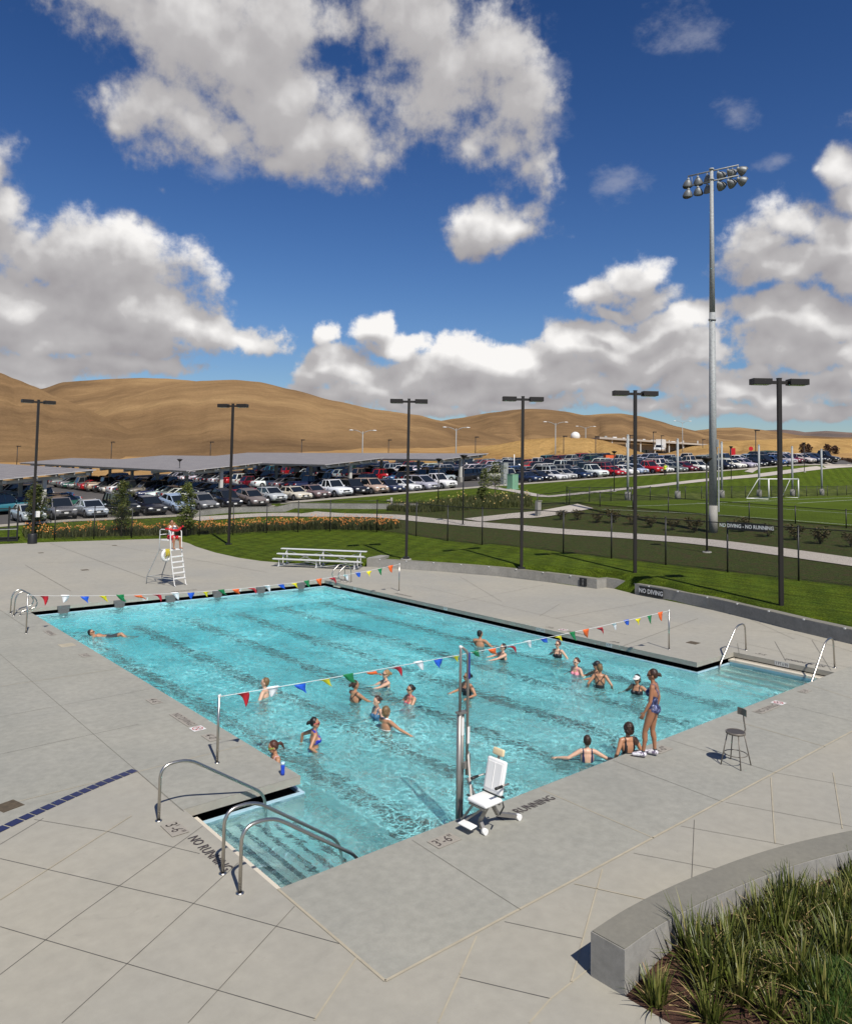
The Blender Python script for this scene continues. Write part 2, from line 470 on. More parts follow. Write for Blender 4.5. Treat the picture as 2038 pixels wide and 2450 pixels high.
def _bil(x, y):
    i = 0
    while i < len(TX)-2 and x > TX[i+1]: i += 1
    j = 0
    while j < len(TY)-2 and y > TY[j+1]: j += 1
    u = min(1, max(0, (x-TX[i])/(TX[i+1]-TX[i]))); v = min(1, max(0, (y-TY[j])/(TY[j+1]-TY[j])))
    return (TZ[j][i]*(1-u)+TZ[j][i+1]*u)*(1-v)+(TZ[j+1][i]*(1-u)+TZ[j+1][i+1]*u)*v

# front line of the seat wall and the lawn edge
WALLF = [(18.16, 25.93), (20.3, 22.1), (21.6, 19.1), (22.2, 16.2), (22.48, 13.38)]
WALL2 = [(23.2, 13.35), (23.28, 12.23)]
WALL3 = [(22.62, 11.36), (22.35, 9.3), (21.85, 7.15), (21.15, 5.05), (20.45, 3.2), (19.95, 1.6), (19.3, -.4), (18.2, -3.2), (16.5, -6.5), (14, -10)]
LAWN = [(16.6, 27.6), (15.3, 29.6), (14.5, 31.4), (14.15, 33.6), (14.2, 36.9), (14.7, 41), (15.2, 43.4), (15.4, 46.2)]
DECK = [(-40, -40), (14, -40), (14, -10)]+list(reversed(WALL3[:-1]))+list(reversed(WALL2))+list(reversed(WALLF))+LAWN+[(15.4, 47.6), (7, 49.0), (-40, 50.5)]

def inpoly(x, y, P):
    c = False; n = len(P); j = n-1
    for i in range(n):
        if (P[i][1] > y) != (P[j][1] > y) and x < (P[j][0]-P[i][0])*(y-P[i][1])/(P[j][1]-P[i][1])+P[i][0]: c = not c
        j = i
    return c
def segd(x, y, a, b):
    dx, dy = b[0]-a[0], b[1]-a[1]
    t = max(0, min(1, ((x-a[0])*dx+(y-a[1])*dy)/(dx*dx+dy*dy)))
    return math.hypot(x-a[0]-t*dx, y-a[1]-t*dy)
def polyd(x, y, P, close=False):
    n = len(P)
    return min(segd(x, y, P[i], P[(i+1) % n]) for i in range(n if close else n-1))
EDGE = LAWN+[(15.4, 47.6), (7, 49.0), (-40, 50.5)]
def ground_z(x, y):
    z = _bil(x, y)
    if -45 < x < 30 and 25 < y < 60:
        d = polyd(x, y, EDGE)
        dw = math.hypot(x-18.16, y-25.93)
        lim = .012+.085*d
        if y < 28: lim = max(lim, .42*min(1, max(0, (27.6-y)/1.5)))
        z = min(z, lim) if z > lim else z
    if 28 < x < 200 and 60 < y < 400 or x > 120 and y > 40:
        pass
    return z

def build_ground():
    xs = sorted(set([-400, -300, -200, -120, -80, -60]+[round(-44+i*1.0, 2) for i in range(58)]+[14+i*.7 for i in range(50)]+[49+i*2.2 for i in range(60)]+[185+i*12 for i in range(20)]))
    ys = sorted(set([-80, -60, -50]+[-44+i*1.5 for i in range(45)]+[23.5+i*.8 for i in range(48)]+[62+i*3 for i in range(40)]+[182+i*10 for i in range(24)]))
    P = []; inn = []
    for y in ys:
        for x in xs:
            d = inpoly(x, y, DECK); 
            z = ground_z(x, y)
            if -46 < x < 60 and y < 60:
                k = polyd(x, y, DECK, True)*(-1 if d else 1)
                if x > 15.5 and y < 27.5:
                    if k < .3: z = z+(k-.3)*2.2
                elif k < 0: z = z+k*.8-.01
                if k < -1.6: z = -4.0
            P.append((x, y, z))
    n = len(xs)
    b = MB(); b.smooth = True
    b.add(P, [(j*n+i, j*n+i+1, (j+1)*n+i+1, (j+1)*n+i) for j in range(len(ys)-1) for i in range(n-1)])
    # ground material: zones by world position
    m = bpy.data.materials.new('grass_and_soil'); m.use_nodes = True
    nt = m.node_tree; w = NT(nt); bs = nt.nodes['Principled BSDF']
    pos = w.n('ShaderNodeTexCoord').outputs['Object']
    sp = w.n('ShaderNodeSeparateXYZ', {0: pos})
    X, Y = sp.outputs[0], sp.outputs[1]
    # mown lawn with mower stripes
    fine = w.noise(pos, 14, 6, .75); mid = w.noise(pos, 1.3, 5, .6)
    rot = w.n('ShaderNodeMapping', {'Vector': pos, 'Rotation': (0, 0, R(62)), 'Scale': (3.4, .28, 1)})
    st = w.noise(rot.outputs[0], 1.6, 4, .6)
    rot2 = w.n('ShaderNodeMapping', {'Vector': pos, 'Rotation': (0, 0, R(62)), 'Scale': (1, 1, 1)})
    wave = w.m('SINE', w.m('MULTIPLY', w.n('ShaderNodeSeparateXYZ', {0: rot2.outputs[0]}).outputs[0], 4.6))
    lawn = w.ramp(fine, [(.28, (.020, .028, .002)), (.50, (.068, .102, .007)), (.72, (.165, .220, .026))])
    lawn = w.mix(1.0, lawn, w.ramp(st, [(.35, .62), (.65, 1.18)]), 'MULTIPLY')
    lawn = w.mix(1.0, lawn, w.ramp(w.m('MULTIPLY_ADD', wave, .5, .5), [(.2, .90), (.8, 1.07)]), 'MULTIPLY')
    lawn = w.mix(1.0, lawn, w.ramp(mid, [(.3, (.80, .88, .85)), (.7, (1.14, 1.05, .9))]), 'MULTIPLY')
    # low ground cover, dark with reddish dots
    gc = w.ramp(w.noise(pos, 9, 6, .8), [(.3, (.014, .019, .005)), (.5, (.046, .062, .014)), (.68, (.105, .12, .036))])
    gc = w.mix(w.ramp(w.noise(pos, 2.4, 5, .7), [(.48, 0.0), (.62, .7)]), gc, (.075, .048, .028))
    # rough bank grass
    bank = w.ramp(w.noise(pos, 1.1, 7, .72), [(.3, (.026, .040, .005)), (.5, (.075, .095, .016)), (.7, (.15, .17, .04))])
    # dry golden grass
    dry = w.ramp(w.noise(pos, .09, 8, .7), [(.3, (.24, .13, .045)), (.5, (.34, .20, .075)), (.7, (.44, .28, .12))])
    def rng(v, lo, hi, s=.6):
        a = w.n('ShaderNodeMapRange', {'Value': v, 'From Min': lo-s, 'From Max': lo+s}).outputs[0]
        c = w.n('ShaderNodeMapRange', {'Value': v, 'From Min': hi-s, 'From Max': hi+s}).outputs[0]
        return w.m('SUBTRACT', a, c)
    mgc = w.m('MULTIPLY', rng(X, 26.6, 45.5, .12), rng(Y, -90, 46, .3))
    mbank = w.m('MULTIPLY', rng(X, 45.4, 190, .3), rng(Y, 33.2, 37.6, .3))
    c = w.mix(mgc, lawn, gc)
    c = w.mix(mbank, c, bank)
    far = w.m('MAXIMUM', w.m('MAXIMUM', rng(Y, 61.5, 900, .6), rng(X, -900, -20, 3)), rng(X, 150, 900, 3))
    edge = w.m('ADD', far, w.m('MULTIPLY', w.m('SUBTRACT', w.noise(pos, .25, 4), .5), .0))
    c = w.mix(edge, c, dry)
    nt.links.new(c, bs.inputs['Base Color']); bs.inputs['Roughness'].default_value = .95; bs.inputs['Specular IOR Level'].default_value = .1
    bp = w.n('ShaderNodeBump', {'Height': w.noise(pos, 22, 5, .8), 'Strength': .9, 'Distance': .08})
    nt.links.new(bp.outputs[0], bs.inputs['Normal'])
    tag(b.build('ground', m), kind='structure')
build_ground()

# ---- pool deck
def offset_poly(P, d):
    """positive d grows a counter-clockwise polygon"""
    n = len(P); out = []
    for i in range(n):
        a = Vector(P[i-1]); b = Vector(P[i]); c = Vector(P[(i+1) % n])
        n1 = Vector(((b-a).y, -(b-a).x)).normalized(); n2 = Vector(((c-b).y, -(c-b).x)).normalized()
        k = n1+n2; k = k/(k.dot(n1))
        out.append(tuple(b+k*d))
    return out

def build_deck():
    root = empty('pool_deck', (0, 0, 0), kind='structure')
    b = MB()
    # apron ring, darker and finer, around the pool to the outer joint; then the wide deck
    ap = [(-2.15, -2.3), (40, -2.3), (40, PL+40), (-40, 90), (-40, 80)]
    tess = tessellate_polygon([[Vector((p[0], p[1], 0)) for p in DECK], [Vector((p[0], p[1], 0)) for p in POOL]])
    allp = DECK+POOL
    F = []
    for t in tess:
        a = [allp[i] for i in t]; ar = (a[1][0]-a[0][0])*(a[2][1]-a[0][1])-(a[2][0]-a[0][0])*(a[1][1]-a[0][1])
        F.append(t if ar > 0 else tuple(reversed(t)))
    b.add([(p[0], p[1], 0) for p in allp], F)
    # coping faces and soffit
    O = offset_poly(POOL, .32)
    n = len(POOL)
    b.strip([(p[0], p[1], 0) for p in POOL], [(p[0], p[1], -.14) for p in POOL], True)
    b.strip([(p[0], p[1], -.14) for p in POOL], [(p[0], p[1], -.14) for p in O], True)
    # outer skirt
    b.strip([(p[0], p[1], 0) for p in DECK], [(p[0], p[1], -.5) for p in DECK], True)
    o = b.build('deck_slab', M_DECK, root)
    # near apron: broad smooth band between the water and the long tan joint
    a = MB()
    outer = [(-2.14, -2.3), (17.2, -2.3), (17.2, 3.0), (X1+.001, 3.0), (X1+.001, 0.0), (-2.14, 0.0)]
    outer = [(-2.14, -2.3), (X1+2.0, -2.3), (X1+2.0, 0), (-2.14, 0)]
    a.prism(outer, .0035, .004, bottom=False)
    a.prism([(-2.2, AL), (0, AL), (0, PL), (-2.2, PL)], .0035, .004, bottom=False)
    a.prism([(-2.2, AL), (-2.2, 5.05), (-4.6, 4.1), (-9, 1.9), (-9, 24), (-2.2, 24)][::-1], .0035, .004, bottom=False)
    a.build('apron', M_APRON, root)
    # joints
    def joint(pts, w, m):
        k = MB()
        P = [Vector((p[0], p[1], 0)) if len(p) == 2 else Vector(p) for p in pts]
        for p, q in zip(P[:-1], P[1:]):
            d = (q-p).normalized(); nn = Vector((-d.y, d.x, 0))*w/2
            z = Vector((0, 0, .008))
            k.add([p-nn+z, q-nn+z, q+nn+z, p+nn+z], [(0, 1, 2, 3)])
        k.build('joint', m, root)
    px = lambda *a: [at(a[i], a[i+1]) for i in range(0, len(a), 2)]
    for pts in ([(-2.14, 0), (-2.14, -2.3), (9.3, -2.27), (22, -2.27)],):
        joint(pts, .035, M_SEAL)
    for l in ((1291, 1889, 1564.5, 2007), (1728, 1717.7, 1974, 1787.6), (44, 1919, 589, 1783), (0, 1643, 286, 1600), (1441, 2081, 1366, 2352), (1414, 2316, 1317, 2392, 1266, 2450), (852, 2294, 752, 2444),
              (1844, 1861, 1854, 2019), (1993, 1850, 2015, 1984), (1140, 2242, 1100, 2333), (1100, 2334, 1048, 2450), (0, 2155, 315, 1953), (1925, 1636, 2038, 1672), (1374, 2116, 1546, 2154)):
        joint(px(*l), .018, M_SEAL)
    for l in ((986, 2012, 1246, 2179), (1466, 1821, 1728, 1920), (1597, 1769.5, 1857, 1851), (1848, 1679, 2038, 1727),
              (0, 2055.8, 440, 2157, 812, 2259.8), (0, 2219, 755, 2440), (82, 1962, 258, 1991, 478, 2044), (0, 2022, 104, 1959), (0, 2334, 180, 2197, 485, 1978), (148, 2450, 570, 2066),
              (450, 2450, 705, 2170), (1661, 1963, 1655, 2102), (1100, 2340, 1315, 2391), (1207, 2207, 1393, 2247), (1516, 2043, 1710, 2080), (1629, 1978, 1876, 2023), (1736, 1921, 2038, 1979), (1854, 1850, 2038, 1883),
              (0, 1566, 320, 1840, 440, 1943), (0, 1716, 357, 1650), (0, 1806, 332, 1734)):
        joint(px(*l), .0075, M_SAW)
    # far deck joints
    for l in ((0, 1348, 320, 1343, 628, 1343), (120, 1300, 395, 1400), (60, 1352, 170, 1415), (60, 1500, 0, 1460), (240, 1300, 640, 1370), (1000, 1402, 1500, 1520), (1300, 1400, 1000, 1460), (1560, 1440, 1330, 1480), (1745, 1460, 1900, 1530),
              (1340, 1445, 1290, 1475), (1100, 1380, 1200, 1440), (1480, 1550, 1670, 1480), (1750, 1505, 1900, 1517, 2038, 1560), (1760, 1535, 2038, 1600), (1853, 1535, 1880, 1583), (1942, 1532, 1988, 1605), (1764, 1540, 1769, 1571)):
        joint(px(*l), .018 if l[1] < 1380 else .011, M_SAW)
    # navy tile band curving away at the left
    k = MB(); k.k = 0
    cl = [(-2.20, 5.03), (-2.85, 4.80), (-3.5, 4.53), (-4.25, 4.18), (-5.2, 3.70), (-6.5, 2.9), (-8, 1.8)]
    def lerp(t):
        t = t*(len(cl)-1); i = min(int(t), len(cl)-2); f = t-i
        return Vector((cl[i][0]*(1-f)+cl[i+1][0]*f, cl[i][1]*(1-f)+cl[i+1][1]*f, 0))
    N = 26
    for i in range(N):
        a_, b_ = lerp(i/N+.0025), lerp((i+1)/N-.0025)
        d = (b_-a_).normalized(); nn = Vector((-d.y, d.x, 0))*.085; z = Vector((0, 0, .010))
        k.add([a_-nn+z, b_-nn+z, b_+nn+z, a_+nn+z], [(3, 2, 1, 0)] if d.x < 0 and False else [(0, 1, 2, 3)])
    k.build('navy_tile_band', M_NAVY, root)
    # floor drains
    M_DR = mat('rust_brown_grate', (.10, .075, .045), .8, var=.4, scale=12)
    for c, sx, sy, rz in ((at(20, 1930), .34, .34, .3), (at(1658, 1538.5), .34, .34, 0.05), (at(274, 1305), .3, .3, 0), (at(98, 1323), .3, .3, 0), (at(203, 1364), .35, .35, 0), (at(514, 1419), .12, .12, 0)):
        q = MB(); q.box((c.x, c.y, .006), (sx, sy, .008), rz); q.build('floor_drain', M_DR, root)
    q = MB(); c = at(160, 1544); q.box((c.x, c.y, .006), (.42, .42, .006)); q.build('skimmer_lid', M_SEAL, root)
    return root
DECKO = build_deck()

# ---- pool basin and water
def floor_z(y):
    return -1.37-.9*min(1, max(0, (y-3)/16.0))
def build_pool():
    root = empty('swimming_pool', (0, 0, 0), label='outdoor swimming pool with pale blue water, dark lane lines and stepped corners', cat='swimming pool')
    O = offset_poly(POOL, .32); I = offset_poly(POOL, -.06)
    n = len(POOL)
    b = MB()
    # recess behind the coping
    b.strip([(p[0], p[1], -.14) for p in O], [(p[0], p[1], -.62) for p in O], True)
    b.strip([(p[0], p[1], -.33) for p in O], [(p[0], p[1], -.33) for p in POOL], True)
    b.build('overflow_gutter', M_BLACK, root)  # dark gutter walls painted near black to carry the shade under the coping
    lip = MB()
    lip.strip([(p[0], p[1], -.33) for p in POOL], [(p[0], p[1], -.272) for p in POOL], True)
    lip.strip([(p[0], p[1], -.272) for p in POOL], [(p[0], p[1], -.272) for p in I], True)
    lip.strip([(p[0], p[1], -.272) for p in I], [(p[0], p[1], -.42) for p in I], True)
    lip.build('water_line_tiles', M_WTILE, root)
    # basin: walls and sloping floor, plaster
    m = bpy.data.materials.new('pool_plaster'); m.use_nodes = True
    nt = m.node_tree; w = NT(nt); bs = nt.nodes['Principled BSDF']
    pos = w.n('ShaderNodeTexCoord').outputs['Object']
    sp = w.n('ShaderNodeSeparateXYZ', {0: pos})
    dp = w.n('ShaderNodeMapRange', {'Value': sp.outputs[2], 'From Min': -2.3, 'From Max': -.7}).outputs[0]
    c = w.ramp(dp, [(0, (.16, .90, .98)), (.35, (.24, .93, .97)), (.6, (.50, .97, .96)), (.85, (.76, .96, .90)), (1, (.84, .92, .82))])  # bluer with depth: the water's absorption of light painted into the plaster
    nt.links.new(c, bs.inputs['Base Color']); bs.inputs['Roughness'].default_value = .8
    f = MB()
    W2 = MB()
    ysx = [0, 1.5, 3, 5, 8, 11, 14, 17, 19, PL-.06]
    def fl(x0, x1, ys):
        for y0, y1 in zip(ys[:-1], ys[1:]):
            f.add([(x0, y0, floor_z(y0)), (x1, y0, floor_z(y0)), (x1, y1, floor_z(y1)), (x0, y1, floor_z(y1))], [(0, 1, 2, 3)])
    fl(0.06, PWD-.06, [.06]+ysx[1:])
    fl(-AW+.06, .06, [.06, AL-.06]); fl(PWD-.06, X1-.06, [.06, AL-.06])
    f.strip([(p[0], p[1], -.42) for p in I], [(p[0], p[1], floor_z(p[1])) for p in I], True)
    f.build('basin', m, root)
    # steps in both corners, dark nosing on every tread
    for side in (0, 1):
        st = MB()
        for i in range(4):
            x0 = .25+i*.36; zt = -.47-.24*i
            xa, xb = (-AW+.06, -AW+x0+.36) if side == 0 else (X1-x0-.36, X1-.06)
            st.box(((xa+xb)/2, AL/2, (zt-1.36)/2-.7+.68), (xb-xa, AL-.12, zt+1.36))
        o = st.build('steps', m, root)
        ns = MB()
        for i in range(5):
            x0 = .25+i*.36; zt = -.47-.24*i+.006
            if i == 4: zt = -1.36
            xe = -AW+x0+.36 if side == 0 else X1-x0-.36
            ns.box((xe+(-.06 if side == 0 else .08), AL/2, zt), (.085 if side == 0 else .17, AL-.14, .012))
        ns.build('step_nosing', M_DTILE if side == 0 else M_CREAM, root)
        # cream overflow ledge at the head of the steps
        lg = MB()
        xe = -AW if side == 0 else X1; sg = 1 if side == 0 else -1
        lg.box((xe+sg*(.10 if side == 0 else .16), AL/2, -.20), (.24 if side == 0 else .36, AL-.02, .06))
        lg.build('overflow_ledge', M_CREAM, root)
        gt = MB()
        for i in range(46 if side == 0 else 0):
            y = .08+i*(AL-.16)/46
            gt.box((xe+sg*.075, y+.03, -.166), (.075, .034, .006))
        gt.box((xe+sg*.035, AL/2, -.167), (.006, AL-.1, .006)); gt.box((xe+sg*.115, AL/2, -.167), (.006, AL-.1, .006))
        gt.build('gutter_grate', M_DTILE, root)
        bt = MB(); bt.box((xe+sg*(.235 if side == 0 else .355), AL/2, -.37), (.02, AL-.13, .28)); bt.build('tile_band', M_BTILE, root)
    # lane lines
    for k in range(6):
        x = 1.36+2.13*k
        q = MB()
        ys = [1.6, 3, 5, 8, 11, 14, 17, 19, 20.6]
        # the mosaic edge wanders like the rippled line in the picture
        N_ = 170; A_ = []; B_ = []
        for i in range(N_+1):
            y = 1.55+19.1*i/N_; zf = floor_z(y)+.006
            o_ = .05*noise.noise(Vector((k*9, y*1.5, 0)))+.06*noise.noise(Vector((k*9+3, y*4.5, 1)))
            A_.append((x-.225+o_+.08*noise.noise(Vector((k, y*7, 5))), y, zf)); B_.append((x+.225+o_+.08*noise.noise(Vector((k, y*7, 9))), y, zf))
        q.strip(A_, B_)
        for y in (1.45, 20.75):
            z = floor_z(y)+.012
            q.add([(x-.45, y-.15, z), (x+.45, y-.15, z), (x+.45, y+.15, z), (x-.45, y+.15, z)], [(0, 1, 2, 3)])
        q.build('lane_line', M_DTILE, root)
        t = MB()
        t.box((x, PL-.035, -.07), (.46, .075, .134))
        t.box((x, PL-.036, -.21), (.40, .065, .14))
        t.box((x, PL-.07, -.75), (.30, .016, .95)); t.box((x, PL-.071, -.72), (.9, .014, .28))
        t.build('lane_target', mat('target_tile', (.13, .13, .125), .6, var=.25, scale=14) if k == 0 else bpy.data.materials['target_tile'], root)
    return root
POOLO = build_pool()

RINGS = [(633, 1667), (657, 1846), (752, 1788), (849, 1679), (923, 1642), (981, 1680), (902, 1722), (924, 1748), (1117, 1662), (1148, 1546), (1203, 1577), (1334, 1573), (1378, 1613), (1427, 1624), (1435, 1646), (1524, 1660), (1404, 1822), (1502, 1838), (235, 1527)]
def water_mat():
    m = bpy.data.materials.new('pool_water'); m.use_nodes = True
    nt = m.node_tree; nt.nodes.clear(); w = NT(nt)
    pos = w.n('ShaderNodeTexCoord').outputs['Object']
    # calmer at the far right, choppy near the swimmers
    wr = w.n('ShaderNodeTexNoise', {'Vector': pos, 'Scale': 1.1, 'Detail': 3})
    wv = w.v('SCALE', w.v('SUBTRACT', wr.outputs['Color'], (.5, .5, .5)).outputs[0], scale=.9).outputs[0]
    p2 = w.v('ADD', pos, wv).outputs[0]
    st = w.n('ShaderNodeMapping', {'Vector': p2, 'Scale': (1.0, 1.25, 1)}).outputs[0]
    h1 = w.noise(st, 1.7, 2, .5); h2 = w.noise(st, 5.5, 3, .55); h3 = w.noise(st, 17, 3, .6)
    ring = None
    for (rx_, ry_) in RINGS:
        q_ = at(rx_, ry_, -.30)
        d_ = w.v('DISTANCE', p2, (q_.x, q_.y, -.30)).outputs['Value']
        f_ = w.m('MULTIPLY', w.m('SINE', w.m('MULTIPLY', d_, 19.0)), w.m('POWER', 2.718, w.m('MULTIPLY', d_, -2.4)))
        ring = f_ if ring is None else w.m('ADD', ring, f_)
    h = w.m('ADD', w.m('MULTIPLY', ring, .08), w.m('MULTIPLY', h1, .50))
    h = w.m('ADD', h, w.m('ADD', w.m('MULTIPLY', h2, .32), w.m('MULTIPLY', h3, .15)))
    xyz = w.n('ShaderNodeSeparateXYZ', {0: pos}).outputs
    nook = w.m('MAXIMUM', w.m('LESS_THAN', xyz[0], .35), w.m('GREATER_THAN', xyz[0], PWD+.1))
    nook = w.m('MULTIPLY', nook, w.m('LESS_THAN', xyz[1], AL+.2))      # sheltered water over the steps
    calmer = w.m('MULTIPLY_ADD', nook, -.62, 1.0)
    hr = w.m('ADD', w.m('MULTIPLY', h1, 1.0), w.m('ADD', w.m('MULTIPLY', h2, .20), w.m('MULTIPLY', ring, .05)))
    hr = w.m('MULTIPLY', hr, calmer)
    bp = w.n('ShaderNodeBump', {'Height': hr, 'Strength': 1.0, 'Distance': .10}).outputs[0]
    bp2 = w.n('ShaderNodeBump', {'Height': h, 'Strength': 1.0, 'Distance': .85}).outputs[0]
    # bright focused network / dark troughs: caustic light painted into the skin's tint and mix
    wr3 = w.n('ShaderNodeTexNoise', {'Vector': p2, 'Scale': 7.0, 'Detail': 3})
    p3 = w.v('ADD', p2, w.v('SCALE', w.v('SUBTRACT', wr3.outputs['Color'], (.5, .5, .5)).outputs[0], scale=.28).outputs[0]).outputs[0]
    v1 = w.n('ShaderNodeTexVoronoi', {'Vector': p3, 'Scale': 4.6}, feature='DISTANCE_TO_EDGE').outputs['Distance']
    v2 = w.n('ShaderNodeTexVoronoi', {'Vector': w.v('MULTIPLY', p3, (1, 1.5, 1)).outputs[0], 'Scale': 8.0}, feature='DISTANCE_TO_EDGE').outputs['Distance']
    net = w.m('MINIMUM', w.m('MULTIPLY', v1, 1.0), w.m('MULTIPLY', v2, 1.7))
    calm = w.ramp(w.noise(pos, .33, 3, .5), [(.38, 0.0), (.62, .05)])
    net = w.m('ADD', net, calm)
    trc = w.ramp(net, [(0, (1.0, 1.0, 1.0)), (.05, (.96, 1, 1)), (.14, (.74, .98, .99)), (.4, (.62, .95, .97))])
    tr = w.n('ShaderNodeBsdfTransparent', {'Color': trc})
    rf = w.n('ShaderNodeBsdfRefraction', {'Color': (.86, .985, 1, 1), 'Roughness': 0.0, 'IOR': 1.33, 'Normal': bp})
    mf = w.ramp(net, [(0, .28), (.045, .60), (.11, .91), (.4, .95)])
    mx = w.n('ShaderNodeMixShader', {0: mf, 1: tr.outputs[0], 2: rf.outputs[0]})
    gl = w.n('ShaderNodeBsdfGlossy', {'Color': (1, 1, 1, 1), 'Roughness': .03, 'Normal': bp2})
    fr = w.n('ShaderNodeFresnel', {'IOR': 1.33, 'Normal': bp2})
    fa = w.m('MULTIPLY', fr.outputs[0], .9, clamp=True)
    df = w.n('ShaderNodeBsdfDiffuse', {'Color': (.38, .98, 1.0, 1), 'Normal': bp})
    mx1 = w.n('ShaderNodeMixShader', {0: w.m('MULTIPLY', w.ramp(net, [(0, .78), (.03, .46), (.08, .15), (.3, .075)]), calmer), 1: mx.outputs[0], 2: df.outputs[0]})  # larger diffuse share along the network paints bright caustic lines
    mx2 = w.n('ShaderNodeMixShader', {0: fa, 1: mx1.outputs[0], 2: gl.outputs[0]})
    w.n('ShaderNodeOutputMaterial', {0: mx2.outputs[0]})
    return m
def build_water():
    b = MB()
    I = offset_poly(POOL, -.055)
    b.prism(I, -.31, -.30, bottom=False)
    # keep only the top sheet
    top = MB(); n = len(I)
    tess = tessellate_polygon([[Vector((p[0], p[1], 0)) for p in I]])
    F = []
    for t in tess:
        a = [I[i] for i in t]; ar = (a[1][0]-a[0][0])*(a[2][1]-a[0][1])-(a[2][0]-a[0][0])*(a[1][1]-a[0][1])
        F.append(tuple(t) if ar > 0 else tuple(reversed(t)))
    top.add([(p[0], p[1], -.30) for p in I], F)
    tag(top.build('pool_water', water_mat()), kind='structure')
build_water()

# ---- concrete seat walls
def curved_wall(name, front, width, h, label, cap=True, z0=-.1, side=1, group=None):
    P = [Vector((p[0], p[1])) for p in front]
    back = []
    for i, p in enumerate(P):
        d = (P[min(i+1, len(P)-1)]-P[max(i-1, 0)]).normalized()
        back.append(p+Vector((d.y, -d.x))*side*width)
    root = empty(name, (P[0].x, P[0].y, 0), label=label, cat='wall', group=group)
    poly = [tuple(p) for p in P]+[tuple(p) for p in reversed(back)]
    if sum(poly[i][0]*poly[(i+1) % len(poly)][1]-poly[(i+1) % len(poly)][0]*poly[i][1] for i in range(len(poly))) < 0: poly = poly[::-1]
    b = MB(); b.prism(poly, z0, h-.012); b.build('wall_body', M_WALL, root, fix=True)
    c = MB(); c.prism(offset_poly(poly, -.012), h-.012, h); c.build('wall_top', M_WTOP, root, fix=True)
    return root, P, back
def smooth_line(P, n=5):
    out = []
    for i in range(len(P)-1):
        p0, p1, p2, p3 = [Vector(P[max(0, min(len(P)-1, k))]) for k in (i-1, i, i+1, i+2)]
        for j in range(n):
            t = j/n
            q = .5*((2*p1)+(p2-p0)*t+(2*p0-5*p1+4*p2-p3)*t*t+(3*p1-p0-3*p2+p3)*t**3)
            out.append(tuple(q))
    out.append(tuple(P[-1])); return out
def clips(root, front, h, step=1.6):
    b = MB(); L = 0.8; acc = 0
    for p, q in zip(front[:-1], front[1:]):
        p = Vector((p[0], p[1], 0)); q = Vector((q[0], q[1], 0)); d = (q-p); l = d.length
        while L < acc+l:
            c = p+d*((L-acc)/l); nn = Vector((-d.y, d.x, 0)).normalized()
            b.box(c+Vector((0, 0, h-.01)), (.06, .06, .045), math.atan2(d.y, d.x)); L += step
        acc += l
    b.build('skate_stop', M_ALU, root, fix=True)
fr = smooth_line(WALLF)
w1, _, _ = curved_wall('seat_wall', fr, -.42, .46, 'long low concrete seat wall between the far deck and the lawn, behind the bleachers', side=1)
clips(w1, fr, .46)
b = MB(); b.prism([(18.16, 25.93), (18.5, 26.25), (19.9, 26.9), (20.1, 26.4), (18.9, 25.7)][::-1], -.1, .47); b.build('return_end', M_WALL, w1, fix=True)
w2, _, _ = curved_wall('seat_wall', [(22.49, 13.37), (23.2, 13.35), (23.28, 12.23), (22.90, 11.45)], -.40, .44, 'short recessed concrete wall piece between the two long seat walls')
fr = smooth_line(WALL3)
w3, _, _ = curved_wall('seat_wall', fr, -.42, .48, 'curved concrete seat wall carrying the NO DIVING sign, running to the right edge')
clips(w3, fr, .48)
# ---- planter wall in the foreground
PT = [(-.34, -3.64), (.33, -3.63), (1.12, -3.69), (1.9, -3.80), (2.69, -3.95), (3.49, -4.16), (4.53, -4.52), (5.8, -5.05), (7.2, -5.8), (9, -7)]
fr = smooth_line(PT, 6)
w4, _, pback = curved_wall('planter_wall', fr, .43, .48, 'broad grey curved planter wall in front of the strap leaved plants, lower right', z0=-.05)

# writing on deck and walls
def text_mesh(body, size, ext=0.0, align='CENTER', sx=1.0, bold=.004):
    cu = bpy.data.curves.new('t', 'FONT'); cu.body = body; cu.size = size; cu.extrude = ext; cu.align_x = align; cu.align_y = 'CENTER'; cu.offset = bold*size
    cu.resolution_u = 2
    o = bpy.data.objects.new('t', cu); COL.objects.link(o)
    bpy.context.view_layer.update()
    me = bpy.data.meshes.new_from_object(o.evaluated_get(bpy.context.evaluated_depsgraph_get()))
    bpy.data.objects.remove(o); bpy.data.curves.remove(cu)
    for v in me.vertices: v.co.x *= sx
    return me
M_INK = mat('dark_marking_tile', (.060, .045, .042), .7)
M_PALE = mat('pale_marking_tile', (.33, .30, .25), .7, var=.15, scale=30)
def deck_text(body, c, h, rz, back=True, name='depth_marking', w=None, sx=.8, m=None):
    me = text_mesh(body, h, sx=sx)
    # stroke of mosaic tiles: thicken a little
    me.materials.append(m or M_INK)
    o = link_mesh(name, me, DECKO); o.location = (c[0], c[1], .014); o.rotation_euler = (0, 0, rz)
    if back:
        xs = [v.co.x for v in me.vertices]; b = MB()
        b.box((0, 0, .0075), (max(xs)-min(xs)+.09, h*1.02, .004))
        p = b.build('marking_tile', M_PALE, DECKO); p.location = (c[0], c[1], .0045); p.rotation_euler = (0, 0, rz)
H = math.pi/2
deck_text("3'-6\"", (-2.535, 2.42), .26, -H)
deck_text('NO RUNNING', (-2.44, 1.42), .23, -H, back=False)
deck_text("3'-6\"", (.42, -.40), .26, 0)
deck_text('NO RUNNING', (2.22, -.42), .25, 0, back=False)
deck_text("4'-0\"", (-.42, 5.75), .24, -H)
deck_text('NO DIVING', (-.42, 7.15), .22, -H, back=True)
deck_text("4'-6\"", (-.43, 8.78), .24, -H)
deck_text("7'-0\"", (-.38, 14.2), .24, -H)
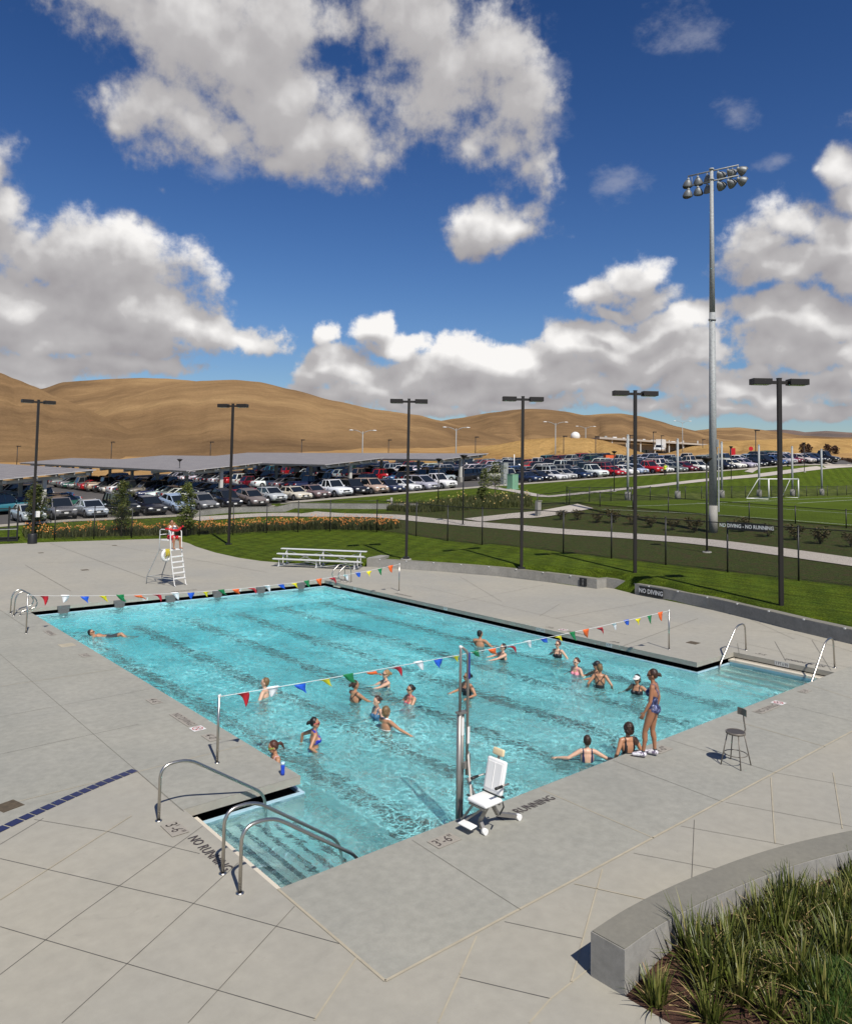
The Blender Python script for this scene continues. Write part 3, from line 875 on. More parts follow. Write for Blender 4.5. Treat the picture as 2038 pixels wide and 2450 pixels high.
deck_text('WARNING', (-.38, 17.9), .20, -H)
deck_text('NO DIVING', tuple(at(1835, 1697))[:2], .22, 0)
deck_text("3'-6\"", tuple(at(1925, 1655))[:2], .2, 0)
deck_text("4'-0\"", tuple(at(1582, 1795))[:2], .24, 0)
deck_text('NO RUNNING', (15.95, 1.0), .22, H, back=False)
deck_text("3'-6\"", (15.95, 2.3), .22, H, back=False)
deck_text("4'-0\"", tuple(at(1472, 1537))[:2], .22, H, back=False)
deck_text("4'-6\"", tuple(at(1316, 1502))[:2], .22, H, back=False)
deck_text('NO DIVING', tuple(at(1382, 1516))[:2], .2, H, back=False)
deck_text('NO RUNNING', tuple(at(965, 1424))[:2], .22, H, back=False)
deck_text('NO RUNNING', tuple(at(440, 1414))[:2], .22, math.pi, back=False)
def no_dive(c, rz):
    M_RS = mat('red_symbol', (.35, .02, .02), .6)
    b = MB(); b.box((0, 0, .009), (.27, .27, .004)); o = b.build('symbol_tile', M_WHITE, DECKO); o.location = (c[0], c[1], .004); o.rotation_euler = (0, 0, rz)
    r = MB(); n = 28
    for i in range(n):
        a, a2 = 2*math.pi*i/n, 2*math.pi*(i+1)/n
        r.add([(q*math.cos(t), q*math.sin(t), .017) for t, q in ((a, .088), (a, .112), (a2, .112), (a2, .088))], [(0, 1, 2, 3)])
    r.box((0, 0, .0165), (.19, .02, .002), -.78)
    o = r.build('no_diving_symbol', M_RS, DECKO); o.location = (c[0], c[1], .0); o.rotation_euler = (0, 0, rz)
    k = MB(); k.box((-.02, .01, .0175), (.09, .018, .001), .5); k.box((.035, .04, .0175), (.03, .03, .001), .5); k.box((.01, -.05, .0175), (.08, .012, .001), 0)
    o = k.build('diver_figure', M_INK, DECKO); o.location = (c[0], c[1], 0); o.rotation_euler = (0, 0, rz)
no_dive((-.42, 6.40), -H); no_dive(tuple(at(1862, 1683))[:2], 0); no_dive(tuple(at(1347, 1508))[:2], H)

# depth markings on the coping faces
def face_text(body, c, rz, h=.115, parent=None, col=None, back=True, depth=.007, sx=.75):
    me = text_mesh(body, h, sx=sx); me.materials.append(col or M_INK)
    M = Matrix.Translation(Vector(c)) @ Matrix.Rotation(rz, 4, 'Z') @ Matrix.Rotation(R(90), 4, 'X')
    me.transform(Matrix.Translation((0, 0, depth)))
    p = parent or DECKO
    o = link_mesh('depth_marking', me, p); o.matrix_local = M
    if back:
        xs = [v.co.x for v in me.vertices]; b = MB(); b.box((0, 0, depth/2-.001), (max(xs)-min(xs)+.06, h*1.02, depth-.003))
        q = b.build('marking_tile', mat('marker_face', (.55, .55, .52), .5) if 'marker_face' not in bpy.data.materials else bpy.data.materials['marker_face'], p); q.matrix_local = M
for x in (4.55, 8.8): face_text('7 FT', (x, PL, -.07), 0)
for px_, t in ((847, '7 FT'), (1065, '7 FT'), (1293, '4 FT 6 IN'), (1457, '4 FT')):
    yy = onx(px_, 1500, PWD).y
    face_text(t, (PWD, yy, -.07), -H)
face_text('3 FT 6 IN', (X1, onx(1870, 1588, X1).y, -.07), -H, h=.125)
# ================================================================ poolside things
def gz(x, y): return ground_z(x, y)
def on_ground(px, py):
    """first point where the sight line through a photo pixel meets the terrain"""
    d = ray(px, py); t = 8.0
    while t < 600:
        p = CAM+d*t
        if p.z < gz(p.x, p.y): break
        t += .5 if t < 120 else 1.0
    lo, hi = t-1.0, t
    for _ in range(14):
        m = (lo+hi)/2; p = CAM+d*m
        if p.z < gz(p.x, p.y): hi = m
        else: lo = m
    return CAM+d*hi

# ---- area lights: square dark pole, two shoebox heads
def pool_light(loc, h, label, rz=0.0, base='flange'):
    r = empty('area_light', loc, rz, label, 'lamp post', 'dark two-headed lamp posts round the pool')
    b = MB(); b.box((0, 0, h/2), (.15, .15, h)); b.build('pole', M_BRONZE, r, bevel=.01)
    b = MB()
    if base == 'cover': b.lathe((0, 0, 0), [(.30, 0), (.30, .62), (.27, .68), (.1, .70)], 20)
    else:
        b.box((0, 0, .07), (.34, .34, .14)); 
    b.build('pole_base', M_BLK, r)
    if base != 'cover':
        b = MB(); b.cyl((0, 0, -.3), (0, 0, .03), .30, n=20); b.build('footing', M_WALL, r)
    b = MB(); b.box((0, 0, h-.16), (.74, .09, .12)); b.box((0, 0, h+.005), (.17, .17, .02)); b.build('arm', M_BRONZE, r)
    for s in (-1, 1):
        b = MB(); b.box((s*.71, 0, h-.135), (.72, .46, .23)); o = b.build('lamp_head', M_BRONZE, r, bevel=.012)
        g = MB(); g.box((s*.71, 0, h-.255), (.6, .36, .012)); g.build('lens', mat('lamp_lens', (.25, .30, .24), .2) if 'lamp_lens' not in bpy.data.materials else bpy.data.materials['lamp_lens'], o)
    return r
LP = [((66, 1115), 820, 'lamp post at the far left with a fat black base sleeve', R(2), 'cover', 0),
      ((469, 1119), 828, 'lamp post on the lawn just right of the lifeguard chair', R(-52), 'flange', .1),
      ((833, 1147), 818, 'lamp post behind the left end of the seat wall, right of the bleachers', R(-42), 'flange', .42),
      ((1069, 1168), 813, 'lamp post behind the middle of the seat wall, fourth from the left', R(-40), 'flange', .42),
      ((1302, 1190), 801, 'lamp post behind the recessed wall piece, left of the stadium light mast', R(-38), 'flange', .42),
      ((1602, 1252), 776, 'lamp post nearest the camera, right of the stadium light mast', R(-40), 'flange', .40)]
for (bx, by), ty, lab, rz, base, z in LP:
    p = at(bx*D2, by*D2, z)
    d = (p-CAM).dot(Vector((fw.x, fw.y, 0)).normalized())
    h = 9.0
    # solve the height from the top
    lo, hi = 5, 13
    for _ in range(30):
        mid = (lo+hi)/2; q = p+Vector((0, 0, mid))-CAM
        yy = CY-FPX*q.dot(up)/q.dot(fw)
        if yy > ty*D2: lo = mid
        else: hi = mid
    if 'sleeve' not in lab: p.z = z
    pool_light(p, lo, lab, rz, base)

# ---- stadium mast
M_FLOOD = mat('weathered_reflector', (.20, .21, .21), .5, .3, var=.3, scale=12)
def stadium_mast():
    p = at(1706, 1279, 1.58); d = 0
    lo, hi = 15, 35
    for _ in range(30):
        mid = (lo+hi)/2; q = p+Vector((0, 0, mid))-CAM
        if CY-FPX*q.dot(up)/q.dot(fw) > 403: lo = mid
        else: hi = mid
    h = lo
    r = empty('stadium_light_mast', p, R(-78), 'very tall galvanised stadium light mast with two bars of floodlights', 'light mast')
    b = MB(); b.cyl((0, 0, 0), (0, 0, 1.9), .285, .28, 24); b.build('concrete_base', M_WALL, r)
    b = MB(); b.smooth = True
    b.cyl((0, 0, 1.7), (0, 0, h*.60), .262, .19, 24); b.cyl((0, 0, h*.575), (0, 0, h), .19, .11, 24)
    b.cyl((0, 0, h*.578), (0, 0, h*.583), .24, .24, 24); b.build('mast', M_GALV, r)
    b = MB(); b.cyl((0, 0, h-.1), (0, 0, h+.02), .16, n=16); b.cyl((0, 0, h-.80), (0, 0, h-.68), .16, n=16); b.build('collar', M_GALV, r)
    # two crossbars carrying six lamps each; the bars run along world direction fitted to the photo
    for k, zz in enumerate((h-.06, h-.76)):
        b = MB(); b.cyl((-1.68, 0.25, zz), (1.68, 0.25, zz), .05, n=10)
        b.build('crossbar', M_GALV, r)
        xs = (-1.64, -1.0, -.36, .36, 1.0, 1.64)
        for i, x in enumerate(xs):
            aim = Vector((.20*(i-1.5), .95, -.38)).normalized() if i > 2 else Vector((-.25+.15*i, .35+.22*i, -1.0)).normalized()
            u = aim.to_track_quat('Z', 'Y').to_matrix()
            c = Vector((x, .25, zz-.22))
            l = MB()
            l.cyl((x, .25, zz), (x, .25, zz-.16), .035, n=8)
            l.ball(c, .10, 10)
            l.build('lamp_bracket', M_GALV, r)
            l = MB(); l.lathe(c, [(.06, 0), (.16, .07), (.26, .22), (.33, .40), (.345, .47), (.32, .475), (0.001, .40)], 18, u)
            o = l.build('floodlight', M_FLOOD, r)
            v = MB(); q = u @ Vector((0, 0, .47)); 
            side = Vector((0, 0, 1)); t = u @ Vector((0, 0, 1)); yv = (side-t*side.dot(t)).normalized(); xv = t.cross(yv)
            P = []
            for j in range(9):
                a = math.pi*j/8
                e = xv*math.cos(a)*.345+yv*math.sin(a)*.345
                P.append((c+q+e, c+q+e*.9+t*.2*math.sin(a)))
            v.strip([a for a, _ in P], [b_ for _, b_ in P]); v.strip([b_*1 for _, b_ in P], [a+Vector((0, 0, .004)) for a, _ in P])
            v.build('visor', M_FLOOD, o)
    b = MB()
    for x in (-1.4, 1.3): b.cyl((x, .25, h-.06), (x, .25, h-.76), .018, n=6)
    b.build('strut', M_GALV, r)
    b = MB(); b.box((.33, .12, 3.6), (.02, .25, 4.2)); b.box((.30, 0, 6), (.12, .2, .5)); b.build('conduit', M_GALV, r)
stadium_mast()

# ---- chain link fences
def chain_mat(name, dens=.42, cell=.055):
    m = bpy.data.materials.new(name); m.use_nodes = True
    nt = m.node_tree; nt.nodes.clear(); w = NT(nt)
    uv = w.n('ShaderNodeUVMap')
    sp = w.n('ShaderNodeSeparateXYZ', {0: uv.outputs[0]})
    a = w.m('FRACT', w.m('DIVIDE', w.m('ADD', sp.outputs[0], sp.outputs[1]), cell))
    b = w.m('FRACT', w.m('DIVIDE', w.m('SUBTRACT', sp.outputs[0], sp.outputs[1]), cell))
    wire = w.m('MAXIMUM', w.m('LESS_THAN', a, dens*.36), w.m('LESS_THAN', b, dens*.36))
    t = w.n('ShaderNodeBsdfTransparent')
    d = w.n('ShaderNodeBsdfPrincipled', {'Base Color': (.012, .012, .012, 1), 'Roughness': .5})
    mx = w.n('ShaderNodeMixShader', {0: wire, 1: t.outputs[0], 2: d.outputs[0]})
    w.n('ShaderNodeOutputMaterial', {0: mx.outputs[0]})
    return m
M_CHAIN = chain_mat('black_chain_link', .28)
def fence(pts, h, label, posts=None, rail=True, r=.038, group=None, step=2.9, dz=0.0):
    P = [Vector((x, y, gz(x, y)+dz)) if True else None for x, y in pts]
    # resample posts
    root = empty('chain_link_fence', P[0], label=label, cat='fence', group=group)
    Q = []
    for a, b in zip(P[:-1], P[1:]):
        k = max(1, round((b-a).length/step))
        for i in range(k): 
            q = a.lerp(b, i/k); q.z = gz(q.x, q.y)+dz; Q.append(q)
    Q.append(P[-1])
    for q in Q:
        b = MB(); b.cyl(q-Vector((0, 0, .2)), q+Vector((0, 0, h+.04)), r, n=8); b.ball(q+Vector((0, 0, h+.04)), r*1.25, 8); b.build('fence_post', M_BLK, root, fix=True)
    b = MB(); b.tube([q+Vector((0, 0, h-.02)) for q in Q], r*.62, 6)
    b.build('top_rail', M_BLK, root, fix=True)
    b = MB(); b.strip([q+Vector((0, 0, .03)) for q in Q], [q+Vector((0, 0, h-.02)) for q in Q])
    o = b.build('wire_mesh', M_CHAIN, root, fix=True)
    uvl = o.data.uv_layers.new(name='UVMap')
    acc = [0]
    for a, c in zip(Q[:-1], Q[1:]): acc.append(acc[-1]+(c-a).length)
    n = len(Q)
    for lp in o.data.loops:
        i = lp.vertex_index
        uvl.data[lp.index].uv = (acc[i % n], 0 if i < n else h-.05)
    return root
FR = [on_ground(a, b) for a, b in ((2008, 1396), (1855, 1376.6), (1713, 1364), (1594.5, 1352), (1475, 1338.6), (1376, 1322.5), (1282, 1313), (1198, 1299), (1124, 1289), (1057, 1279), (988, 1269))]
def rowpts(P): return [(p.x, p.y) for p in P]
FX = 26.4
fence([(FX, -4), (FX, 31.5), (26.0, 35.5)], 2.3, 'tall black chain link fence along the right lawn, carrying the long black sign', step=3.25)
fence([(26.0, 35.5), (24.6, 39.5), (21.5, 43.6), (17.5, 46.8), (13, 48.6), (7.9, 49.6)], 2.3, 'tall black chain link fence between the lawn and the orange flower bed', step=3.4)
fence([(44.6, -18), (44.6, 32.8), (42.5, 34.6)], 1.15, 'low black chain link fence along the near side of the soccer field', step=3.1)
fence([(45.2, 33.6), (135, 33.6)], 1.3, 'low black chain link fence at the foot of the bank behind the soccer field', step=3.2)
# gate and dark framed panels at the far left
def left_gate():
    r = empty('gate', (5.8, 49.9, 0), label='dark framed gate with a lower solid rail at the far left edge of the deck', cat='gate')
    b = MB()
    for x in (5.0, 5.55, 2.2, -.6, -3.5): b.box((x, 49.9, 1.25), (.10, .10, 2.5))
    b.build('gate_post', M_BLK, r, fix=True)
    b = MB()
    for z in (.35, 1.0, 2.35): b.box((1.0, 49.9, z), (9.0, .06, .07))
    b.build('rail', M_BLK, r, fix=True)
    b = MB(); b.box((1.0, 49.95, .2), (9, .02, .4)); b.build('kick_plate', M_BLK, r, fix=True)
    b = MB(); b.box((1.0, 49.86, .92), (9, .03, .05)); b.build('push_bar', M_GALV, r, fix=True)
left_gate()

# ---- signs
def sign(name, label, c, w, h, rz, lines, size, bg=M_BLK, ink=None, thick=.02, sx=.9):
    r = empty(name, c, rz, label, 'sign')
    b = MB(); b.box((0, 0, 0), (w, thick, h)); b.build('sign_board', bg, r)
    ink = ink or M_WHITE
    for i, t in enumerate(lines):
        me = text_mesh(t, size, sx=sx, bold=.03); me.materials.append(ink)
        # heavier strokes: duplicate slightly shifted copies inside the same lettering mesh
        o = link_mesh('lettering', me, r)
        o.matrix_local = Matrix.Translation((0, -thick/2-.004, (len(lines)-1)/2*size*1.15-i*size*1.15)) @ Matrix.Rotation(R(90), 4, 'X')
    return r
sc = (onx(1735, 1246, FX-.06)+onx(1826, 1278, FX-.06))/2
a = onx(1735, 1257, FX-.06); b_ = onx(1826, 1257, FX-.06)
sign('warning_sign', 'black sign reading NO DIVING - NO RUNNING on the right side fence', (FX-.07, sc.y-.1, sc.z+.03), abs(a.y-b_.y), .36, -math.pi/2, ['NO DIVING - NO RUNNING'], .235, sx=.86)
pa = Vector((22.62, 11.36)); pb = Vector((22.35, 9.3)); dd = (pb-pa).normalized(); cc = pa+dd*.95
sign('no_diving_sign', 'black sign reading NO DIVING on the face of the curved seat wall', (cc.x-.035, cc.y, .235), 1.32, .38, math.atan2(dd.y, dd.x), ['NO DIVING'], .27, sx=.95)
cc = Vector((22.41, 14.1)); 
sign('rules_sign', 'small black sign with five tiny lines of text on the seat wall face', (cc.x-.03, cc.y, .24), .40, .38, math.atan2(-2.82, .28), ['POOL RULES', 'NO LIFEGUARD', 'NO GLASS', 'NO FOOD', 'NO PETS'][:0]+['-----', '------', '-----', '------', '-----'], .055)
q = at(89, 1290, 0)
p = q+Vector((0, 0, 0)); p = Vector((6.9, 49.75, 1.55))
p = ony(89, 1230, 49.7)
sign('gate_notice', 'small white notice with a salmon heading on the fence at the left', (p.x, 49.68, p.z), .34, .42, 0, ['- -', '---'], .10, bg=M_WHITE, ink=M_BLK)

# ---- handrails
def rail(pts, label, rr=.024, flange=True, name='handrail', smooth=6, group=None, cat='handrail'):
    P = [Vector(p) for p in pts]
    r = empty(name, (P[0].x, P[0].y, 0), label=label, cat=cat, group=group)
    # round the corners
    Q = [P[0]]
    for i in range(1, len(P)-1):
        a, b_, c = P[i-1], P[i], P[i+1]
        rad = min(.22, (a-b_).length*.45, (c-b_).length*.45)
        s = b_+(a-b_).normalized()*rad; e = b_+(c-b_).normalized()*rad
        for j in range(smooth+1):
            t = j/smooth; Q.append(s*(1-t)**2+b_*2*t*(1-t)+e*t*t)
    Q.append(P[-1])
    b = MB(); b.tube(Q, rr, 14); b.build('rail_tube', M_STEEL, r, fix=True)
    if flange:
        b = MB(); b.lathe(P[0], [(.055, 0.0), (.055, .012), (.03, .02)], 16); b.build('escutcheon', M_STEEL, r, fix=True)
    return r
G1 = 'stainless handrails at the near left steps'
rail([(-2.62, 2.84, 0), (-2.62, 2.84, .83), (-2.18, 2.84, .84), (-.78, 2.84, -.06), (-.70, 2.84, -1.3)], 'stainless handrail farthest from the camera at the near left steps', group=G1)
rail([(-2.53, .80, 0), (-2.53, .80, .83), (-2.08, .80, .84), (-.62, .80, -.14), (-.5, .80, -1.3)], 'middle one of the three stainless handrails at the near left steps', group=G1)
rail([(-2.57, .22, 0), (-2.57, .22, .83), (-2.12, .22, .84), (-.66, .22, -.14), (-.55, .22, -1.3)], 'stainless handrail nearest the camera at the near left steps', group=G1)
G2 = 'stainless handrails at the right corner steps'
rail([(16.1, 2.86, 0), (16.03, 2.86, .85), (15.5, 2.86, .83), (14.42, 2.86, -.28), (14.4, 2.86, -1.2)], 'stainless handrail at the left end of the right corner steps', group=G2)
rail([(16.09, .22, 0), (16.0, .22, .88), (15.5, .22, .86), (14.4, .22, -.28), (14.38, .22, -1.2)], 'stainless handrail at the right end of the right corner steps', group=G2)
def ladder(cy, xin, sgn, label):
    """grab rails over the pool edge; sgn=+1 when the water lies toward +x"""
    r = empty('pool_ladder', (xin-sgn*.64, cy, 0), label=label, cat='pool ladder', group='grab rail ladders in the far corners')
    for dy in (.27, -.27):
        y = cy+dy
        P = [Vector(q) for q in ((xin-sgn*.64, y, 0), (xin-sgn*.62, y, .62), (xin-sgn*.50, y, .82), (xin-sgn*.30, y, .86), (xin+sgn*.08, y, .55), (xin+sgn*.13, y, .34), (xin+sgn*.02, y, .20), (xin-sgn*.25, y, .18), (xin-sgn*.42, y, .10), (xin-sgn*.44, y, 0))]
        Q = [P[0]]
        for i in range(1, len(P)-1):
            a, b_, c = P[i-1], P[i], P[i+1]
            s, e = (a+b_)/2, (b_+c)/2
            if i == 1: s = a.lerp(b_, .7)
            if i == len(P)-2: e = b_.lerp(c, .3)
            for j in range(6):
                t = j/5; Q.append(s*(1-t)**2+b_*2*t*(1-t)+e*t*t)
        Q.append(P[-1])
        b = MB(); b.tube(Q, .024, 10); b.build('grab_rail', M_STEEL, r, fix=True)
        b = MB()
        for q in (P[0], P[-1]): b.lathe(q, [(.05, 0), (.05, .012), (.03, .02)], 12)
        b.build('escutcheon', M_STEEL, r, fix=True)
    b = MB(); b.box((xin-sgn*.03, cy, -.17), (.16, .5, .04)); b.build('tread', M_CREAM, r, fix=True)
ladder(21.93, 0, 1, 'pair of curled stainless grab rails at the far left corner of the pool')
ladder(21.78, PWD, -1, 'pair of curled stainless grab rails at the back corner, beside the bleachers')

# ---- flag lines
FC = {'r': (.50, .012, .025), 'w': (.80, .80, .80), 'b': (.015, .10, .60), 'y': (.85, .70, .01), 'g': (.01, .20, .06), 'o': (.82, .13, .02)}
M_F = {k: mat('pennant_'+k, c, .5) for k, c in FC.items()}
FN = {'r': 'red', 'w': 'white', 'b': 'blue', 'y': 'yellow', 'g': 'green', 'o': 'orange'}
def flag_post(p, h, label):
    r = empty('flag_post', p, label=label, cat='post', group='stainless posts holding the pennant lines')
    b = MB(); b.cyl((0, 0, 0), (0, 0, h), .024, n=14); b.build('post_tube', M_STEEL, r)
    b = MB(); b.lathe((0, 0, 0), [(.05, 0), (.05, .012), (.03, .018)], 14); b.build('escutcheon', M_STEEL, r)
    b = MB(); b.tube([(.0, .0, h), (.03, .01, h+.03), (.05, .02, h-.02), (.02, .03, h-.08), (.04, .02, h-.16)], .008, 6); b.ball((0, 0, h), .03, 8); b.build('rope_knot', M_WHITE, r)
    return r
def flag_line(a, b_, sag, order, label, blow, n=None, kmod=None, width=.26, length=.34):
    a = Vector(a); b_ = Vector(b_)
    root = empty('pennant_line', a, label=label, cat='flag line', group='pennant lines across the pool')
    def pt(t): 
        p = a.lerp(b_, t); p.z -= sag*4*t*(1-t); return p
    k = MB(); k.tube([pt(i/60) for i in range(61)], .0065, 6); k.build('line', M_WHITE, root, fix=True)
    L = (b_-a).length
    N = len(order)
    rg = random.Random(3)
    for i, c in enumerate(order):
        t0 = (i+.75-.5*width/L*N)/(N+.5)+.0; t1 = t0+width/L
        if t1 > .995: continue
        p, q = pt(t0), pt(t1)
        bl = rg.uniform(*blow); ln = length*rg.uniform(.9, 1.05); tw = rg.uniform(-.12, .12)
        along = (b_-a).normalized(); 
        wind = (Vector((.15, .30, 0))+along*rg.uniform(.5, 1.1)).normalized()
        down = (Vector((0, 0, -1))*math.cos(bl)+wind*math.sin(bl)).normalized()
        mid = (p+q)/2
        V = []; m_ = 6
        for r_ in range(m_+1):
            s = r_/m_
            c0 = mid+down*ln*s+wind*.05*math.sin(s*3.3+i)+Vector((0, 0, .03*math.sin(s*5+i*2)))+along*tw*s
            hw = (q-p)*(1-s)/2*1.0
            V += [c0-hw*.999, c0+wind*.014*math.sin(i+s*7)*(1-s), c0+hw*.999]
        k = MB(); k.smooth = True
        k.add(V, [f for r_ in range(m_) for f in ((3*r_, 3*r_+1, 3*r_+4, 3*r_+3), (3*r_+1, 3*r_+2, 3*r_+5, 3*r_+4))])
        o = k.build('pennant', M_F[c], root, fix=True)
        o['label'] = '%s triangular pennant on the line' % FN[c]
        sd = o.modifiers.new('thickness', 'SOLIDIFY'); sd.thickness = .003
    return root
p1 = (-.90, 4.45, 0); p2 = (14.20, 4.40, 0); p3 = (-.99, 18.32, 0); p4 = (14.30, 18.15, 0)
flag_post(p1, 1.22, 'stainless flag post on the near left deck'); flag_post(p2, 1.20, 'stainless flag post on the right deck beside the floor drain')
flag_post(p3, 1.22, 'stainless flag post at the far left edge of the pool'); flag_post(p4, 1.22, 'stainless flag post on the far deck left of the seat wall')
flag_line((p1[0], p1[1], 1.21), (p2[0], p2[1], 1.20), .10, 'rwbygorwbygorwbygorwbygo', 'nearer line of coloured triangular pennants, crossing behind the lift mast', (.35, 1.05), width=.27, length=.32)
flag_line((p3[0], p3[1], 1.21), (p4[0], p4[1], 1.21), .42, 'rwbygorwbygorwbygorwbygo'.replace('', '')[:24], 'farther line of coloured triangular pennants near the lifeguard chair', (.15, .9), width=.28, length=.33)

# ---- bleachers
def bleachers():
    a = at(655, 1352); 
    L0 = Vector((13.0, 30.1, 0)); L1 = Vector((17.05, 25.1, 0))
    L0 = at(663, 1356, 0); L1 = at(852, 1364, 0)
    d = (L1-L0); d.z = 0; L = d.length; d.normalize(); bk = Vector((d.y, -d.x, 0))*-1
    if bk.dot(Vector((fw.x, fw.y, 0))) < 0: bk = -bk
    r = empty('bleachers', L0, math.atan2(d.y, d.x), 'three row aluminium bleachers on the edge of the far deck', 'bleachers')
    s = 1 if Vector((-d.y, d.x, 0)).dot(bk) > 0 else -1
    for i, (y, z) in enumerate(((0.0, .44), (.62, .66), (1.24, .88))):
        b = MB(); b.box((L/2, s*y, z), (L+.5, .27, .05)); b.build('seat_plank', M_ALU, r, bevel=.008)
        if i: 
            b = MB(); b.box((L/2, s*(y-.30), z-.42+.12), (L+.5, .24, .035)); b.build('foot_plank', M_GALV, r)
    for x in (.1, L/2, L-.1):
        b = MB()
        b.box((x, s*.65, .05), (.05, 1.6, .05))
        for y, z in ((0, .42), (.62, .64), (1.24, .86)): b.box((x, s*y, z/2), (.05, .05, z))
        b.bar((x, 0, .08), (x, s*1.24, .80), .035)
        b.build('frame', M_ALU, r)
    b = MB()
    for x0, x1 in ((.1, L/2), (L/2, L-.1)):
        b.bar((x0, s*.02, .06), (x1, s*.02, .36), .035); b.bar((x0, s*1.24, .8), (x1, s*1.24, .1), .03); b.bar((x0, s*1.24, .1), (x1, s*1.24, .8), .03); b.bar((x0, s*.7, .5), (x1, s*.7, .12), .03)
    b.build('cross_brace', M_GALV, r)
bleachers()

# ---- lifeguard chair
def lifeguard_chair():
    # feet: back left, front left, front right, back right
    fl = at(419, 1404); fr_ = at(459, 1397.5); bl = at(365, 1399)
    ux = (fr_-fl); W = .66; ux.normalize(); uy = Vector((-ux.y, ux.x, 0))
    if uy.y < 0: uy = -uy
    ang = math.atan2(ux.y, ux.x)
    r = empty('lifeguard_chair', fl, ang, 'tall white lifeguard chair with a ladder front on the far deck', 'lifeguard chair')
    PF, SH = 1.62, 2.06     # foot platform and seat heights
    TOP = 2.55
    D = 1.75
    b = MB()
    for x in (0, W):
        b.tube([(x-.02, -.06, .03), (x, .03, .04), (x, .10, .3), (x, .38, PF), (x, .42, TOP-.12), (x, .52, TOP), (x, 1.02, TOP), (x, 1.10, TOP-.04)], .022, 8)
    b.build('front_frame', M_WHITE, r)
    b = MB()
    for x in (-.12, W+.12): b.tube([(x, D, 0), (x, D-.02, .35), (x+(.12 if x < 0 else -.12), 1.12, PF-.05), (x+(.12 if x < 0 else -.12), 1.10, TOP-.03)], .022, 8)
    b.build('rear_frame', M_GALV, r)
    b = MB()
    for x in (-.06, W+.06): b.cyl((x, .12, .33), (x, D, .33), .016, n=8)
    b.cyl((-.12, D, .33), (W+.12, D, .33), .016, n=8)
    for x in (0, W): b.cyl((x, .38, PF), (x, 1.12, PF-.02), .018, n=8)
    b.build('brace', M_GALV, r)
    for i in range(5):
        z = .34+i*.245; y = .10+.28*(z-.3)/(PF-.3)
        k = MB(); k.box((W/2, y, z), (W, .13, .05)); k.build('step', M_WHITE, r, bevel=.006)
    k = MB(); k.box((W/2, .66, PF), (W+.04, .60, .04)); k.build('foot_platform', M_WHITE, r, bevel=.008)
    k = MB(); k.box((W/2, .84, SH), (W-.04, .44, .05)); k.build('seat', M_WHITE, r, bevel=.008)
    k = MB(); k.cyl((0, 1.1, TOP-.25), (W, 1.1, TOP-.25), .018, n=8); k.build('back_bar', M_WHITE, r)
    return r, ux, uy, fl
lg, LUX, LUY, LFL = lifeguard_chair()
def lgp(x, y, z): return LFL+LUX*x+LUY*y+Vector((0, 0, z))
# rescue tube laid across the arm rails
k = MB()
Pt = [lgp(-.06, .70, 2.60), lgp(.02, .52, 2.58), lgp(.18, .44, 2.52), lgp(.40, .42, 2.50), lgp(.60, .46, 2.55), lgp(.70, .52, 2.62), lgp(.78, .54, 2.62)]
k.tube(Pt, [.045, .052, .055, .055, .052, .04, .012], 12)
k.ball(lgp(.84, .54, 2.66), .05, 10)
tag(k.build('rescue_tube', M_RED, loc=lgp(0.3, .4, 2.5)), 'red rescue tube laid across the arms of the lifeguard chair', 'rescue tube')
# ring buoy with rope hung behind the ladder
c = lgp(-.13, .50, 1.40)
r_ = empty('ring_buoy', c, label='round white ring buoy with yellow rope hung under the lifeguard chair', cat='ring buoy')
k = MB(); P = []
nx = Vector((LUX.x, LUX.y, 0)); 
for i in range(28):
    a = 2*math.pi*i/28; P.append(c+nx*.225*math.cos(a)+Vector((0, 0, .225*math.sin(a))))
k.tube(P, .075, 10, closed=True); k.build('ring', M_WHITE, r_, fix=True)
M_YR = mat('yellow_rope', (.42, .34, .02), .7)
k = MB()
for i in range(7):
    s = -.11+i*.036
    k.tube([c+nx*s+Vector((0, 0, .30))-LUY*.07, c+nx*(s+.01)+Vector((0, 0, .05))-LUY*.10, c+nx*s+Vector((0, 0, -.12+.04*(i % 3)))-LUY*.08], .014, 6)
k.build('rope_coil', M_YR, r_, fix=True)
k = MB(); k.bar(c+nx*-.02+Vector((0, 0, -.3))-LUY*.09, c+nx*.03+Vector((0, 0, .1))-LUY*.09, .03); k.build('hanger', M_GALV, r_, fix=True)

